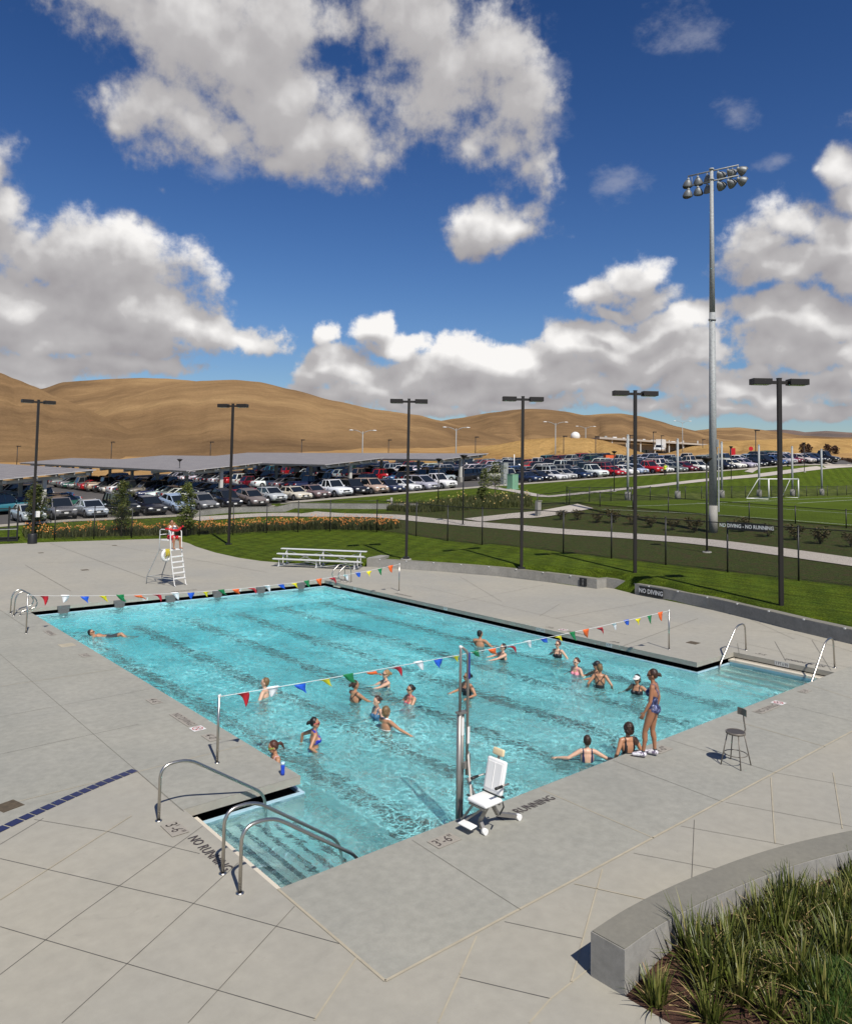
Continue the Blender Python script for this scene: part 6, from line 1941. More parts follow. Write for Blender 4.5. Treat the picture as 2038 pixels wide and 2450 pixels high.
# ---- daylily beds (could not be counted)
M_LILY = leaf_mat('daylily_leaf', (.05, .062, .012), (.016, .022, .006), (.11, .10, .03))
M_ORANGE = leaf_mat('orange_flower', (.80, .30, .06), (.60, .17, .03), (.90, .50, .18), .6)
M_YELL = leaf_mat('pale_flower', (.85, .62, .22), (.75, .45, .14), (.9, .75, .4), .6)
def lily_bed(name, pts, n, nf, label, fm, hh=(.45, .85)):
    """pts: function t,u -> (x,y)"""
    b = MB(); rg = random.Random(len(name)+n)
    for i in range(n):
        x, y = pts(rg.random(), rg.random()); z = gz(x, y)-.02
        b.k = 0; hm_ = .80+.55*noise.noise(Vector((x*.9, y*.9, 3)))
        blade(b, (x, y, z), rg.uniform(0, 6.28), abs(rg.gauss(0, .3)), rg.uniform(*hh)*hm_, rg.uniform(.03, .06), rg.uniform(0, 1.2), rg, 3)
    for i in range(nf):
        x, y = pts(rg.random(), rg.random()); hm_ = .80+.55*noise.noise(Vector((x*.9, y*.9, 3))); z = gz(x, y)+rg.uniform(.62, 1.08)*hh[1]*1.1*hm_
        if noise.noise(Vector((x*1.3, y*1.3, 8))) < rg.uniform(-.45, .25): continue
        b.k = 1; r_ = rg.uniform(.05, .085)
        ax = Vector((rg.uniform(-1, 1), rg.uniform(-1.6, .2), rg.uniform(.1, .9))).normalized(); u, v = ring_frame(ax)
        P = [Vector((x, y, z))]
        for k in range(6):
            a = k*math.pi/3
            P += [Vector((x, y, z))+(u*math.cos(a-.3)+v*math.sin(a-.3))*r_*.5+ax*r_*.5, Vector((x, y, z))+(u*math.cos(a)+v*math.sin(a))*r_+ax*r_*.55, Vector((x, y, z))+(u*math.cos(a+.3)+v*math.sin(a+.3))*r_*.5+ax*r_*.5]
        b.add(P, [(0, 1+3*k, 2+3*k, 3+3*k) for k in range(6)])
    tag(b.build(name, [M_LILY, fm]), label, 'flower bed', kind='stuff')
LB = [(26.6, 35.5), (25.0, 40.2), (21.9, 44.3), (17.9, 47.5), (13.2, 49.3), (6.2, 50.4)]
LBs = smooth_line(LB, 6)
def lb(t, u):
    t = t*(len(LBs)-1.001); i = int(t); f = t-i; a = Vector(LBs[i]); c = Vector(LBs[i+1]); p = a.lerp(c, f); d = (c-a).normalized(); n = Vector((d.y, -d.x))
    q = p+n*(.1+u*2.3); return q.x, q.y
lily_bed('flower_bed', lb, 17000, 1900, 'orange daylilies massed behind the black fence on the left', M_ORANGE)
B2 = og(925, 1222, 1010, 1226, 1100, 1222, 1200, 1216, 1275, 1212)
B2b = og(940, 1212, 1030, 1206, 1110, 1196, 1200, 1188, 1265, 1192)
B2s = smooth_line(B2, 4); B2t = smooth_line(B2b, 4)
def b2(t, u):
    t = t*(len(B2s)-1.001); i = int(t); f = t-i; a = Vector(B2s[i]).lerp(Vector(B2s[i+1]), f); c = Vector(B2t[i]).lerp(Vector(B2t[i+1]), f); q = a.lerp(c, u); return q.x, q.y
lily_bed('flower_bed', b2, 11000, 220, 'green daylily bed with scattered pale flowers beside the path junction', M_YELL)

# ---- ground cover leaves on the bank between the fence and the field: carried by the ground material; shrubs on top
M_SHR = leaf_mat('bronze_shrub_leaf', (.055, .045, .012), (.022, .022, .006), (.13, .085, .03))
M_TREE = leaf_mat('tree_leaf', (.055, .075, .014), (.018, .028, .006), (.15, .13, .025))
M_TREE2 = leaf_mat('light_tree_leaf', (.075, .10, .016), (.03, .045, .008), (.20, .20, .04))
M_TREE3 = leaf_mat('reddish_tree_leaf', (.09, .045, .025), (.035, .02, .012), (.14, .08, .04))
def leaves(b, c, rr, n, size, rg, hollow=.35):
    for i in range(n):
        while True:
            v = Vector((rg.uniform(-1, 1), rg.uniform(-1, 1), rg.uniform(-1, 1)))
            if hollow < v.length < 1: break
        p = Vector(c)+Vector((v.x*rr[0], v.y*rr[1], v.z*rr[2]))
        u = Vector((rg.gauss(0, 1), rg.gauss(0, 1), rg.gauss(0, 1))).normalized(); w, q = ring_frame(u); s = size*rg.uniform(.6, 1.3)
        b.add([p-w*s, p+q*s*.45, p+w*s, p-q*s*.45], [(0, 1, 2, 3)])
def shrub_mesh(seed):
    rg = random.Random(seed); b = MB()
    for k in range(16):
        a = rg.uniform(0, 6.28); l = rg.uniform(.3, .75); e = Vector((math.cos(a)*l*.55, math.sin(a)*l*.55, l))
        b.k = 1; b.cyl((0, 0, 0), e, .012, .005, 5, caps=False); b.k = 0
        leaves(b, e, (.20, .20, .22), 34, .06, rg, 0)
    me = b.mesh('shrub'); me.materials.append(M_SHR); me.materials.append(M_BARK); return me
SH = [shrub_mesh(s) for s in range(3)]
rg = random.Random(4)
shr = [(1342, 1240), (1382, 1240), (1427, 1247), (1467, 1247), (1512, 1252), (1558, 1258), (1609, 1265), (1661, 1270), (1775, 1268), (1838, 1280), (1902, 1288), (1962, 1297), (2035, 1305)]
ordn = ['first', 'second', 'third', 'fourth', 'fifth', 'sixth', 'seventh', 'eighth', 'ninth', 'tenth', 'eleventh', 'twelfth', 'thirteenth']
for i, (x, y) in enumerate(shr):
    p = on_ground(x, y+4)
    o = bpy.data.objects.new('shrub', SH[i % 3]); COL.objects.link(o); o.location = p; o.rotation_euler = (0, 0, rg.uniform(0, 6.28)); s = rg.uniform(.85, 1.15); o.scale = (s, s, s)
    tag(o, '%s from the left of the bronze shrubs spaced along the slope behind the right fence' % ordn[i], 'shrub', 'young shrubs along the slope')
def tree(x, y, h, rw, label, lm, seed, n=2200, trunk=.05, size=.07, crown0=.25, group=None, z=None, cone=False):
    rg = random.Random(seed); g = gz(x, y) if z is None else z
    r = empty('tree', (x, y, g), label=label, cat='tree', group=group)
    b = MB(); b.tube([(0, 0, -.2), (.02, .01, h*.3), (-.02, .02, h*.6), (.01, 0, h*.93)], [trunk, trunk*.85, trunk*.55, trunk*.15], 8)
    cl = []
    nb = 20
    for k in range(nb):
        t = crown0+(1-crown0)*(k+.5)/nb; a = k*2.4+rg.uniform(-.4, .4)
        prof = math.sin(math.pi*min(1, (t-crown0)/(1-crown0)*.85+.18))**.7
        l = rw*prof*rg.uniform(.55, 1.0)
        s = Vector((0, 0, h*t*.92)); e = s+Vector((math.cos(a)*l, math.sin(a)*l, h*.07+l*.35))
        b.tube([s, (s+e)/2+Vector((0, 0, -.03)), e], [trunk*.35, trunk*.22, trunk*.08], 5); cl.append((e, s))
    b.build('trunk', M_BARK, r)
    c = MB()
    for e, s in cl:
        for q, f in ((e, .42), (s.lerp(e, .6), .34), (s.lerp(e, .25), .18)):
            rr = rw*rg.uniform(.22, .40)
            leaves(c, q, (rr, rr, rr*.8), int(n/nb*f), size, rg, 0)
    c.build('crown', lm, r)
def tz(px_, py_, D=None, y=None):
    return ony(px_, py_, y)
for (x, yb, yt, w_, l, m_, s) in ((82, 1281, 1160, 60, 'bushy young tree behind the leftmost lamp post', M_TREE, 1), (290, 1276, 1149, 62, 'young tree with a round dark crown behind the fence, second from the left', M_TREE, 2), (446, 1272, 1155, 48, 'narrow yellow-green young tree behind the lifeguard', M_TREE2, 3)):
    Dd = {82: 59, 290: 57, 446: 58}[x]
    p = dep(x, yb, Dd); g = gz(p.x, p.y); t = dep(x, yt, Dd)
    tree(p.x, p.y, t.z-g, w_*Dd/FPX*.52, l, m_, s, 5200, .045, .062, .12)
for (x, yb, yt, w_, l, s) in ((1184, 1197, 1106, 30, 'tallest thin young tree left of the green cabinet', 5), (1159, 1202, 1122, 17, 'thin young tree just left of the tallest one by the path junction', 6), (1150, 1203, 1166, 12, 'smallest staked tree at the flower bed', 7)):
    p = on_ground(x, yb); d = (p-CAM).dot(Vector((fw.x, fw.y, 0)).normalized())
    tree(p.x, p.y, (yb-yt)*d/FPX, w_*d/FPX, l, M_TREE2, s, 1100, .04, .075, .28)
for (x, yb, yt, w_, D, l, s) in ((1921, 1092, 1060, 9, 175, 'leftmost of the small bronze trees at the far right', 8), (1934, 1092, 1062, 9, 178, 'second of the small bronze trees at the far right', 9), (1979, 1094, 1063, 12, 165, 'third small bronze tree at the far right, the widest', 10), (1998, 1094, 1066, 10, 168, 'rightmost small bronze tree near the right edge', 12)):
    p = dep(x, yb, D); tree(p.x, p.y, (yb-yt)*D/FPX, w_*D/FPX, l, M_TREE3, s, 700, .07, .2, .2, z=p.z)
# dark low hedge at the right behind the path
b = MB(); rg = random.Random(77)
for i in range(5200):
    t = rg.random(); p = dep(1905+140*t, 1102+2*t, 148-8*t); 
    leaves(b, (p.x+rg.uniform(-1, 1), p.y+rg.uniform(-2.5, 2.5), p.z+rg.uniform(-.4, .9)*(.6+.6*noise.noise(Vector((t*9, 0, 0))))), (.1, .1, .1), 1, .14, rg, 0)
tag(b.build('hedge', M_TREE3), 'low dark reddish hedge along the far path at the right edge', 'hedge', kind='stuff')
# ================================================================ people
def capsule(V, F, a, r1, b, r2, n=12, m=4):
    a = Vector(a); b = Vector(b); d = b-a
    if d.length < 1e-5: d = Vector((0, 0, 1e-4))
    dn = d.normalized(); u, v = ring_frame(dn); base = len(V); rings = []
    for k in range(m+1):
        t = -math.pi/2+(math.pi/2)*k/m; rings.append((a+dn*r1*math.sin(t), r1*math.cos(t)))
    for k in range(m+1):
        t = (math.pi/2)*k/m; rings.append((b+dn*r2*math.sin(t), r2*math.cos(t)))
    for c, r in rings:
        r = max(r, 1e-4)
        for i in range(n):
            q = 2*math.pi*i/n; V.append(c+(u*math.cos(q)+v*math.sin(q))*r)
    for j in range(len(rings)-1):
        for i in range(n): F.append((base+j*n+i, base+j*n+(i+1) % n, base+(j+1)*n+(i+1) % n, base+(j+1)*n+i))
    F.append(tuple(base+i for i in reversed(range(n)))); F.append(tuple(base+(len(rings)-1)*n+i for i in range(n)))
def ellip(V, F, c, r, M=None, n=14, m=10):
    base = len(V); c = Vector(c)
    for j in range(m+1):
        t = math.pi*(j if 0 < j < m else (0.02 if j == 0 else m-.02))/m
        for i in range(n):
            q = 2*math.pi*i/n; p = Vector((r[0]*math.sin(t)*math.cos(q), r[1]*math.sin(t)*math.sin(q), r[2]*math.cos(t)))
            V.append(c+(M @ p if M is not None else p))
    for j in range(m):
        for i in range(n): F.append((base+j*n+i, base+(j+1)*n+i, base+(j+1)*n+(i+1) % n, base+j*n+(i+1) % n))
    F.append(tuple(base+i for i in range(n))); F.append(tuple(base+m*n+i for i in reversed(range(n))))
def remesh(name, V, F, vox, smooth=2):
    me = bpy.data.meshes.new('tmp'); me.from_pydata([tuple(v) for v in V], [], F); me.update()
    bm = bmesh.new(); bm.from_mesh(me); bmesh.ops.recalc_face_normals(bm, faces=bm.faces); bm.to_mesh(me); bm.free()
    o = bpy.data.objects.new('tmp', me); COL.objects.link(o)
    r = o.modifiers.new('r', 'REMESH'); r.mode = 'VOXEL'; r.voxel_size = vox
    if smooth:
        s = o.modifiers.new('s', 'SMOOTH'); s.factor = .5; s.iterations = smooth
    bpy.context.view_layer.update()
    out = bpy.data.meshes.new_from_object(o.evaluated_get(bpy.context.evaluated_depsgraph_get())); out.name = name
    bpy.data.objects.remove(o); bpy.data.meshes.remove(me)
    for p in out.polygons: p.use_smooth = True
    return out
SKM = {}
def skin(kind):
    if kind not in SKM:
        c = dict(fair=(.62, .37, .25), tan=(.42, .21, .115), deep=(.34, .155, .08), olive=(.46, .25, .15))[kind]
        m = mat('skin_'+kind, c, .42, var=.10, scale=9, spec=.45)
        m.node_tree.nodes['Principled BSDF'].inputs['Subsurface Weight'].default_value = .0
        SKM[kind] = m
    return SKM[kind]
HM = {}
def hairmat(k):
    if k not in HM:
        c = dict(black=(.010, .008, .007), brown=(.045, .020, .010), auburn=(.085, .028, .014), blond=(.36, .22, .09), dblond=(.20, .12, .05))[k]
        HM[k] = mat('hair_'+k, c, .45, var=.45, scale=60)
    return HM[k]
M_SG = mat('sunglass_lens', (.006, .006, .007), .12)
M_LIP = mat('lips', (.36, .10, .09), .5)
M_EYE = mat('eye_dark', (.02, .012, .01), .3)
SUITM = {}
def suitmat(k):
    if k not in SUITM:
        if k == 'pattern':
            m = mat('patterned_navy_suit', (.30, .34, .55), .5); nt = m.node_tree; w = NT(nt); pos = w.n('ShaderNodeTexCoord').outputs['Object']
            c = w.ramp(w.noise(pos, 17, 4, .65, 1.2), [(.46, (.012, .016, .055)), (.56, (.05, .07, .20)), (.63, (.36, .40, .62))]); nt.links.new(c, m.node_tree.nodes['Principled BSDF'].inputs['Base Color'])
        elif k == 'bluestripe':
            m = mat('blue_print_suit', (.05, .18, .30), .5, col2=(.015, .05, .12), scale=40)
        elif k == 'pinkdot':
            m = mat('pink_dotted_suit', (.75, .40, .45), .5, col2=(.60, .08, .14), scale=45)
        elif k == 'pinkpale': m = mat('pale_pink_suit', (.80, .56, .54), .5, col2=(.66, .36, .36), scale=60)
        elif k == 'redpink': m = mat('red_pink_suit', (.50, .06, .10), .5)
        else: m = mat(k+'_swim_suit', dict(black=(.010, .010, .012), navy=(.012, .016, .07), blue=(.012, .03, .40), white=(.75, .75, .73), red=(.50, .012, .02), grey=(.04, .045, .05))[k], .5)
        SUITM[k] = m
    return SUITM[k]

def two_bone(a, t, l1, l2, pole):
    a = Vector(a); t = Vector(t); d = t-a; L = min(d.length, (l1+l2)*.995); d.normalize(); t = a+d*L
    k = (l1*l1-l2*l2+L*L)/(2*L); h = math.sqrt(max(0, l1*l1-k*k)); p = Vector(pole); p = (p-d*p.dot(d)).normalized()
    return a+d*k+p*h, t

def person(label, loc, rz, H=1.65, skin_='tan', hair='brown', style='bun', suit='one', suitc='black', look=0, nod=0, arms=None, legs=None, glasses=None, vox=.0095, wide=1.0, male=False, cap=None, lean=0, lips=True, shoes=False, rot=None, group=None, extra=None, thigh=1.0, curl=.35):
    V, F = [], []
    s = H/1.69
    hx = wide
    sh = .165 if male else .145
    # torso
    ellip(V, F, (0, .0, .95), (.150*hx, .105*hx, .115)); ellip(V, F, (0, .0, 1.08), (.122*hx, .090*hx, .13)); ellip(V, F, (0, -.005, 1.23), (.145*hx, .100*hx, .165))
    capsule(V, F, (-sh+.02, -.015, 1.375), .052, (sh-.02, -.015, 1.375), .052); ellip(V, F, (0, -.01, 1.36), (.13*hx, .075, .075))
    if not male:
        for x in (-.066, .066): ellip(V, F, (x*hx, .078*hx, 1.235), (.062, .058, .062))
    else: ellip(V, F, (0, .045, 1.28), (.13, .06, .08))
    for x in (-.07, .07): ellip(V, F, (x*hx, -.055*hx, .905), (.088, .082, .09))
    capsule(V, F, (0, -.012, 1.37), .052 if male else .046, (0, .006, 1.47), .048 if male else .043)
    # head
    HM_ = Matrix.Translation((0, .0, 1.47)) @ Matrix.Rotation(R(look), 4, 'Z') @ Matrix.Rotation(R(-nod), 4, 'X') @ Matrix.Translation((0, 0, -1.47))
    h3 = HM_.to_3x3()
    def hd(c): return HM_ @ Vector(c)
    ellip(V, F, hd((0, -.004, 1.590)), (.076, .096, .100), h3); ellip(V, F, hd((0, .028, 1.530)), (.056, .060, .062), h3); ellip(V, F, hd((0, .055, 1.497)), (.028, .030, .022), h3)
    capsule(V, F, hd((0, .088, 1.585)), .009, hd((0, .106, 1.553)), .013, 8, 3)
    for x in (-.077, .077): ellip(V, F, hd((x, -.004, 1.56)), (.011, .020, .030), h3)
    ellip(V, F, hd((0, .084, 1.520)), (.021, .010, .010), h3)
    # arms
    arms = arms or ((-.30, .12, .95), (.30, .12, .95))
    AC = []
    for sx, t in zip((-1, 1), arms):
        S0 = Vector((sx*(sh+.012), -.015, 1.365)); pole = (sx*.6, -.7, -.5)
        if len(t) > 3: pole = t[3]
        e, wv = two_bone(S0, t[:3], .275, .245, pole)
        k = 1.12 if male else 1.0
        L1 = [(S0, .050*k*hx**.5), (S0.lerp(e, .35), .046*k*hx), (e, .034*k)]
        for (p, r_), (q, r2) in zip(L1[:-1], L1[1:]): capsule(V, F, p, r_, q, r2); AC.append((p, q, r_+.004))
        L2 = [(e, .034*k), (e.lerp(wv, .3), .036*k), (wv, .022*k)]
        for (p, r_), (q, r2) in zip(L2[:-1], L2[1:]): capsule(V, F, p, r_, q, r2); AC.append((p, q, r_+.004))
        # hand
        fd = (wv-e).normalized(); side = Vector((0, 0, 1)).cross(fd); 
        if side.length < .2: side = Vector((1, 0, 0))
        side = side.normalized(); nn = fd.cross(side).normalized()   # palm normal
        if nn.z > 0: nn = -nn
        if abs(fd.z) > .75: nn = Vector((-sx, 0, 0)); side = fd.cross(nn).normalized(); nn = side.cross(fd).normalized()
        M = Matrix(((side.x, fd.x, nn.x), (side.y, fd.y, nn.y), (side.z, fd.z, nn.z)))
        pc = wv+fd*.048
        ellip(V, F, pc, (.037, .050, .016), M); AC.append((wv, wv+fd*.18, .06))
        for i, (o_, l) in enumerate(((-.028, .066), (-.010, .076), (.009, .072), (.027, .056))):
            b0 = pc+side*o_+fd*.036; c1 = curl*(1+.12*i)
            b1 = b0+(fd*math.cos(c1*.6)+nn*math.sin(c1*.6))*l*.5+side*o_*.15; b2 = b1+(fd*math.cos(c1*1.6)+nn*math.sin(c1*1.6))*l*.5
            capsule(V, F, b0, .0095, b1, .0088, 8, 2); capsule(V, F, b1, .0088, b2, .0078, 8, 2)
        ts = -1 if (side.dot(Vector((0, 1, 0))) < 0) == (abs(fd.z) > .75) else 1
        tb = wv+fd*.02+side*ts*.026; t1 = tb+(fd*.7+side*ts*.6+nn*.3).normalized()*.034; t2 = t1+(fd*.9+side*ts*.2+nn*.2).normalized()*.028
        capsule(V, F, tb, .013, t1, .011, 8, 2); capsule(V, F, t1, .011, t2, .009, 8, 2)
    # legs: hip, knee, ankle, toe direction
    legs = legs or (((-.088, .0, .90), (-.092, .02, .49), (-.092, -.01, .085), (-.10, .15, .03)), ((.088, .0, .90), (.092, .02, .49), (.092, -.01, .085), (.10, .15, .03)))
    LC = []
    for j in legs:
        h, k, a, t = [Vector(q) for q in j]
        T = thigh
        for (p, r_), (q, r2) in (((h, .088*hx*T), (h.lerp(k, .45), .077*hx*T)), ((h.lerp(k, .45), .077*hx*T), (k, .050)), ((k, .050), (k.lerp(a, .3), .050))):
            capsule(V, F, p, r_, q, r2); LC.append((p, q, r_))
        bk = (h-k).cross(Vector((1, 0, 0))); bk = Vector((0, -.012, 0))
        capsule(V, F, k.lerp(a, .15)+bk, .046, k.lerp(a, .42)+bk*1.3, .050); capsule(V, F, k.lerp(a, .42)+bk, .047, a, .030)
        hl = a+Vector((0, -.02, -.03)) if abs((t-a).normalized().z) < .95 else a
        capsule(V, F, a, .032, hl, .034); capsule(V, F, hl, .030, t, .024); capsule(V, F, a, .030, t, .022)
        LC.append((a, t, .05))
    vox2 = vox/s
    me = remesh('person', V, F, vox2, 2)
    me.materials.append(skin(skin_))
    root = bpy.data.objects.new('person', me); COL.objects.link(root)
    tag(root, label, 'person', group)
    MW = Matrix.Translation(Vector(loc)) @ Matrix.Rotation(rz, 4, 'Z') @ (rot or Matrix()) @ Matrix.Rotation(R(-lean), 4, 'X') @ Matrix.Scale(s, 4)
    root.matrix_world = MW
    co = [v.co.copy() for v in me.vertices]; no = [v.normal.copy() for v in me.vertices]
    def near(p, segs, ex=.0):
        for a, b, r_ in segs:
            d = b-a; t = max(0, min(1, (p-a).dot(d)/max(d.length_squared, 1e-9)))
            if (p-(a+d*t)).length < r_+ex: return True
        return False
    def shell(name, pred, off, m, parent=root):
        keep = {}; nf = []; nv = []
        for p in me.polygons:
            c = p.center
            if pred(c):
                f = []
                for i in p.vertices:
                    if i not in keep: keep[i] = len(nv); nv.append(co[i]+no[i]*off)
                    f.append(keep[i])
                nf.append(f)
        if not nf: return None
        # close the hem down to the skin
        ed = {}
        for f in nf:
            for i in range(len(f)): e = (f[i], f[(i+1) % len(f)]); ed[e] = 1
        inv = {v: k for k, v in keep.items()}; hem = {}
        for (a, b) in list(ed):
            if (b, a) not in ed:
                for q in (a, b):
                    if q not in hem: hem[q] = len(nv); nv.append(co[inv[q]]-no[inv[q]]*.002)
                nf.append([b, a, hem[a], hem[b]])
        q = bpy.data.meshes.new(name); q.from_pydata([tuple(v) for v in nv], [], nf); q.materials.append(m)
        for p in q.polygons: p.use_smooth = True
        return link_mesh(name, q, parent)
    arm = lambda c, ex=0: near(c, AC, ex)
    front = lambda c: c.y > 0
    def one(c):
        x, y, z = abs(c.x), c.y, c.z
        if arm(c) and not (z > 1.3 and x < .11): return False
        if z < .95:
            if y > 0: return z > .815+max(0, x-.028)*1.05
            return z > .80+max(0, x-.05)*.85
        if z < 1.13: return True
        if y > .0:
            if z < 1.29-.0*x: return True
            return abs(x-.088) < .013 and z < 1.45
        if suit == 'cross': return abs(x-(.02+abs(z-1.26)*.75)) < .014 and z < 1.44
        if suit == 'scoop': return x > .05+(.0 if z > 1.3 else 0) and abs(x-.088) < .03-(z-1.13)*.07 and z < 1.44
        return abs(x-(.015+max(0, z-1.2)*.42)) < .015 and z < 1.45 or z < 1.13+x*.5 and z < 1.2
    def two(c):
        x, y, z = abs(c.x), c.y, c.z
        if near(c, LC, -.02) and z < .84: return False
        if z < .97: return z > .815+max(0, x-.028)*.95
        if arm(c): return False
        if y > .0: return 1.165 < z < 1.275-max(0, x-.07)*.4 or (z >= 1.27 and abs(x-(.075-(z-1.27)*.30)) < .010 and z < 1.46)
        return 1.175 < z < 1.195 or (z > 1.42 and z < 1.44)
    if suit in ('one', 'cross', 'scoop'): shell('swimsuit', one, .004, suitmat(suitc))
    elif suit == 'two': shell('bikini', two, .004, suitmat(suitc))
    elif suit == 'trunks': shell('swim_trunks', lambda c: c.z < .99 and (near(c, LC[0:1]+LC[1:2]+LC[4:5]+LC[5:6] if len(LC) > 5 else LC, .05) or c.z > .80) and c.z > (extra or {}).get('hem', .62) and not arm(c), .014, suitmat(suitc))
    if suit == 'guard':
        shell('shorts', lambda c: (c.z < 1.0 and not arm(c) and not (c.y > .36) and c.z > .70), .020, suitmat('red'))
        shell('t_shirt', lambda c: 0.94 < c.z < 1.43 and not near(c, [(a, b, r_+.02) for a, b, r_ in AC[2:6]+AC[6+1:]], 0) and not (abs(c.x) < .055 and c.y > 0 and c.z > 1.40), .016, suitmat('white'))
    if suit == 'worker':
        shell('trousers', lambda c: c.z < 1.0 and c.z > .08 and not arm(c), .016, suitmat((extra or {}).get('leg', 'black')))
        shell('vest' if (extra or {}).get('vest') else 'shirt', lambda c: .92 < c.z < 1.43 and not near(c, [(a, b, r_+.02) for a, b, r_ in AC[2:6]+AC[7:]], 0), .02, (extra or {}).get('vest') or suitmat('navy'))
    # hair
    hv, hf = [], []
    if style != 'bald':
        thick = dict(short=.0, bun=.002, pony=.002, bob=.010, curly=.018).get(style, .0)
        ellip(hv, hf, hd((0, -.024, 1.607)), (.082+thick, .090+thick, .098+thick), h3)
        if style in ('bob', 'curly'): ellip(hv, hf, hd((0, -.045, 1.555)), (.085+thick*.8, .065+thick, .085), h3)
        if style == 'short': ellip(hv, hf, hd((0, -.040, 1.565)), (.076, .062, .070), h3)
        if style in ('bun', 'pony'): ellip(hv, hf, hd((0, -.045, 1.565)), (.070, .058, .060), h3)
        if style == 'bun': ellip(hv, hf, hd((0, -.135, 1.585)), (.038, .036, .040), h3); ellip(hv, hf, hd((.01, -.160, 1.56)), (.022, .022, .03), h3)
        if style == 'pony':
            P = [hd((0, -.11, 1.60)), hd((0, -.155, 1.59)), hd((.01, -.175, 1.53)), hd((.02, -.18, 1.44))]
            for a, b, r1, r2 in zip(P[:-1], P[1:], (.022, .030, .026), (.030, .026, .008)): capsule(hv, hf, a, r1, b, r2)
    if hv and cap != 'cap':
        hm = remesh('hair', hv, hf, .008, 1)
        for v in hm.vertices:
            n_ = noise.noise(v.co*38)*.006+noise.noise(v.co*90)*.003
            if style == 'curly': n_ = noise.noise(v.co*45)*.016
            v.co += v.normal*n_
        hm.materials.append(hairmat(hair)); link_mesh('hair', hm, root)
    if cap:
        cv, cf = [], []
        ellip(cv, cf, hd((0, -.012, 1.622)), (.088, .104, .082), h3)
        if cap == 'cap': ellip(cv, cf, hd((0, -.035, 1.575)), (.080, .070, .060), h3)
        bm_ = remesh('cap', cv, cf, .008, 1)
        cm = M_WHITE if (extra or {}).get('capc') != 'black' else suitmat('black')
        if (extra or {}).get('capc') == 'blue': cm = suitmat('navy')
        bm_.materials.append(cm)
        o = link_mesh('cap', bm_, root)
        b = MB(); P = []
        for i in range(9):
            a = math.pi*i/8; P.append((hd((.078*math.cos(a), .065+.0*math.sin(a), 1.622)), hd((.070*math.cos(a), .075+.080*math.sin(a), 1.606))))
        b.strip([a for a, _ in P], [c for _, c in P]); q = b.build('cap_brim', cm, root); sd = q.modifiers.new('t', 'SOLIDIFY'); sd.thickness = .006
        if hv:
            hm = remesh('hair', hv, hf, .009, 1); hm.transform(Matrix.Translation((0, -.004, -.012))); hm.materials.append(hairmat(hair)); link_mesh('hair', hm, root)
    if glasses:
        gm = M_SG; b = MB()
        for x in (-.033, .033): b.ball(hd((x, .088, 1.580)), (.029, .014, .019), 10, h3)
        b.build('sunglasses', gm, root)
        b = MB(); fm = dict(dark=M_SG, white=M_WHITE, pink=suitmat('redpink'), green=mat('green_frame', (.25, .45, .05), .4) if 'green_frame' not in bpy.data.materials else bpy.data.materials['green_frame'])[glasses]
        for x in (-1, 1): b.bar(hd((x*.058, .078, 1.588)), hd((x*.084, -.01, 1.583)), .008, .012)
        b.bar(hd((-.06, .094, 1.597)), hd((.06, .094, 1.597)), .008, .006)
        b.build('glasses_frame', fm, root)
    else:
        for x in (-.031, .031):
            b = MB(); b.ball(hd((x, .083, 1.583)), (.013, .007, .0075), 8, h3); b.build('eye', M_EYE, root)
    if lips:
        b = MB(); b.ball(hd((0, .088, 1.519)), (.020, .009, .0065), 8, h3); b.build('lips', M_LIP, root)
    return root, MW, HM_

def scr(phi): return -YAW+R(phi)
def swimmer(label, wx, wy, hy, phi, **kw):
    p = at(wx, wy, -.30); d = (p-CAM).dot(fw)
    ab = (wy-hy)*d/FPX/math.cos(PITCH)
    H = kw.get('H', 1.65)
    return person(label, (p.x, p.y, -.30+ab-H), scr(phi), group='people in the pool', **kw)

swimmer('blond man seen behind the white pennant, facing left, at the left of the pool', 633, 1667, 1623, 80, H=1.75, male=True, skin_='fair', hair='dblond', style='short', suit='trunks', suitc='navy', arms=((-.35, .25, 1.05), (.42, -.05, 1.02)), look=10)
swimmer('brown haired woman with reddish ponytail and pale pink swimsuit, beside the deck corner', 657, 1846, 1774, 118, skin_='tan', hair='auburn', style='pony', suit='one', suitc='pinkpale', glasses='green', look=-12, nod=22, arms=((-.22, .30, 1.05), (.30, .18, 1.0)))
swimmer('dark haired woman with bun and blue bikini, facing right with hands at her hips', 752, 1788, 1719, -72, skin_='tan', hair='black', style='bun', suit='two', suitc='blue', glasses='pink', look=-18, arms=((-.38, -.22, 1.02), (.30, .05, 1.02)))
swimmer('brown haired woman in a black one-piece below the green pennant, back to the camera', 849, 1679, 1629, -48, skin_='tan', hair='brown', style='bun', suit='cross', suitc='black', wide=1.12, arms=((-.10, .42, 1.10), (.24, .42, 1.08)), look=-15, thigh=1.1)
swimmer('blond woman with sunglasses reaching forward, right of the red pennants', 923, 1642, 1604, 112, skin_='fair', hair='blond', style='bun', suit='one', suitc='navy', glasses='dark', wide=1.1, arms=((-.05, .50, 1.20), (.30, .45, 1.14)), look=0)
swimmer('dark haired woman with sunglasses and red-pink top, right of the blond woman in sunglasses', 981, 1680, 1640, 130, skin_='olive', hair='black', style='bun', suit='two', suitc='redpink', glasses='dark', arms=((-.22, .40, 1.10), (.28, .30, 1.08)))
swimmer('woman in a blue printed tank suit smiling down, middle of the front group', 902, 1722, 1667, 125, skin_='fair', hair='brown', style='bun', suit='one', suitc='bluestripe', look=5, nod=8, arms=((-.25, .2, 1.0), (.3, .15, 1.0)))
swimmer('woman with short blond hair and white halter strap reaching out to the right', 924, 1748, 1692, -42, skin_='tan', hair='dblond', style='bob', suit='two', suitc='white', look=-8, arms=((-.15, .42, 1.12), (.62, .12, 1.17)))
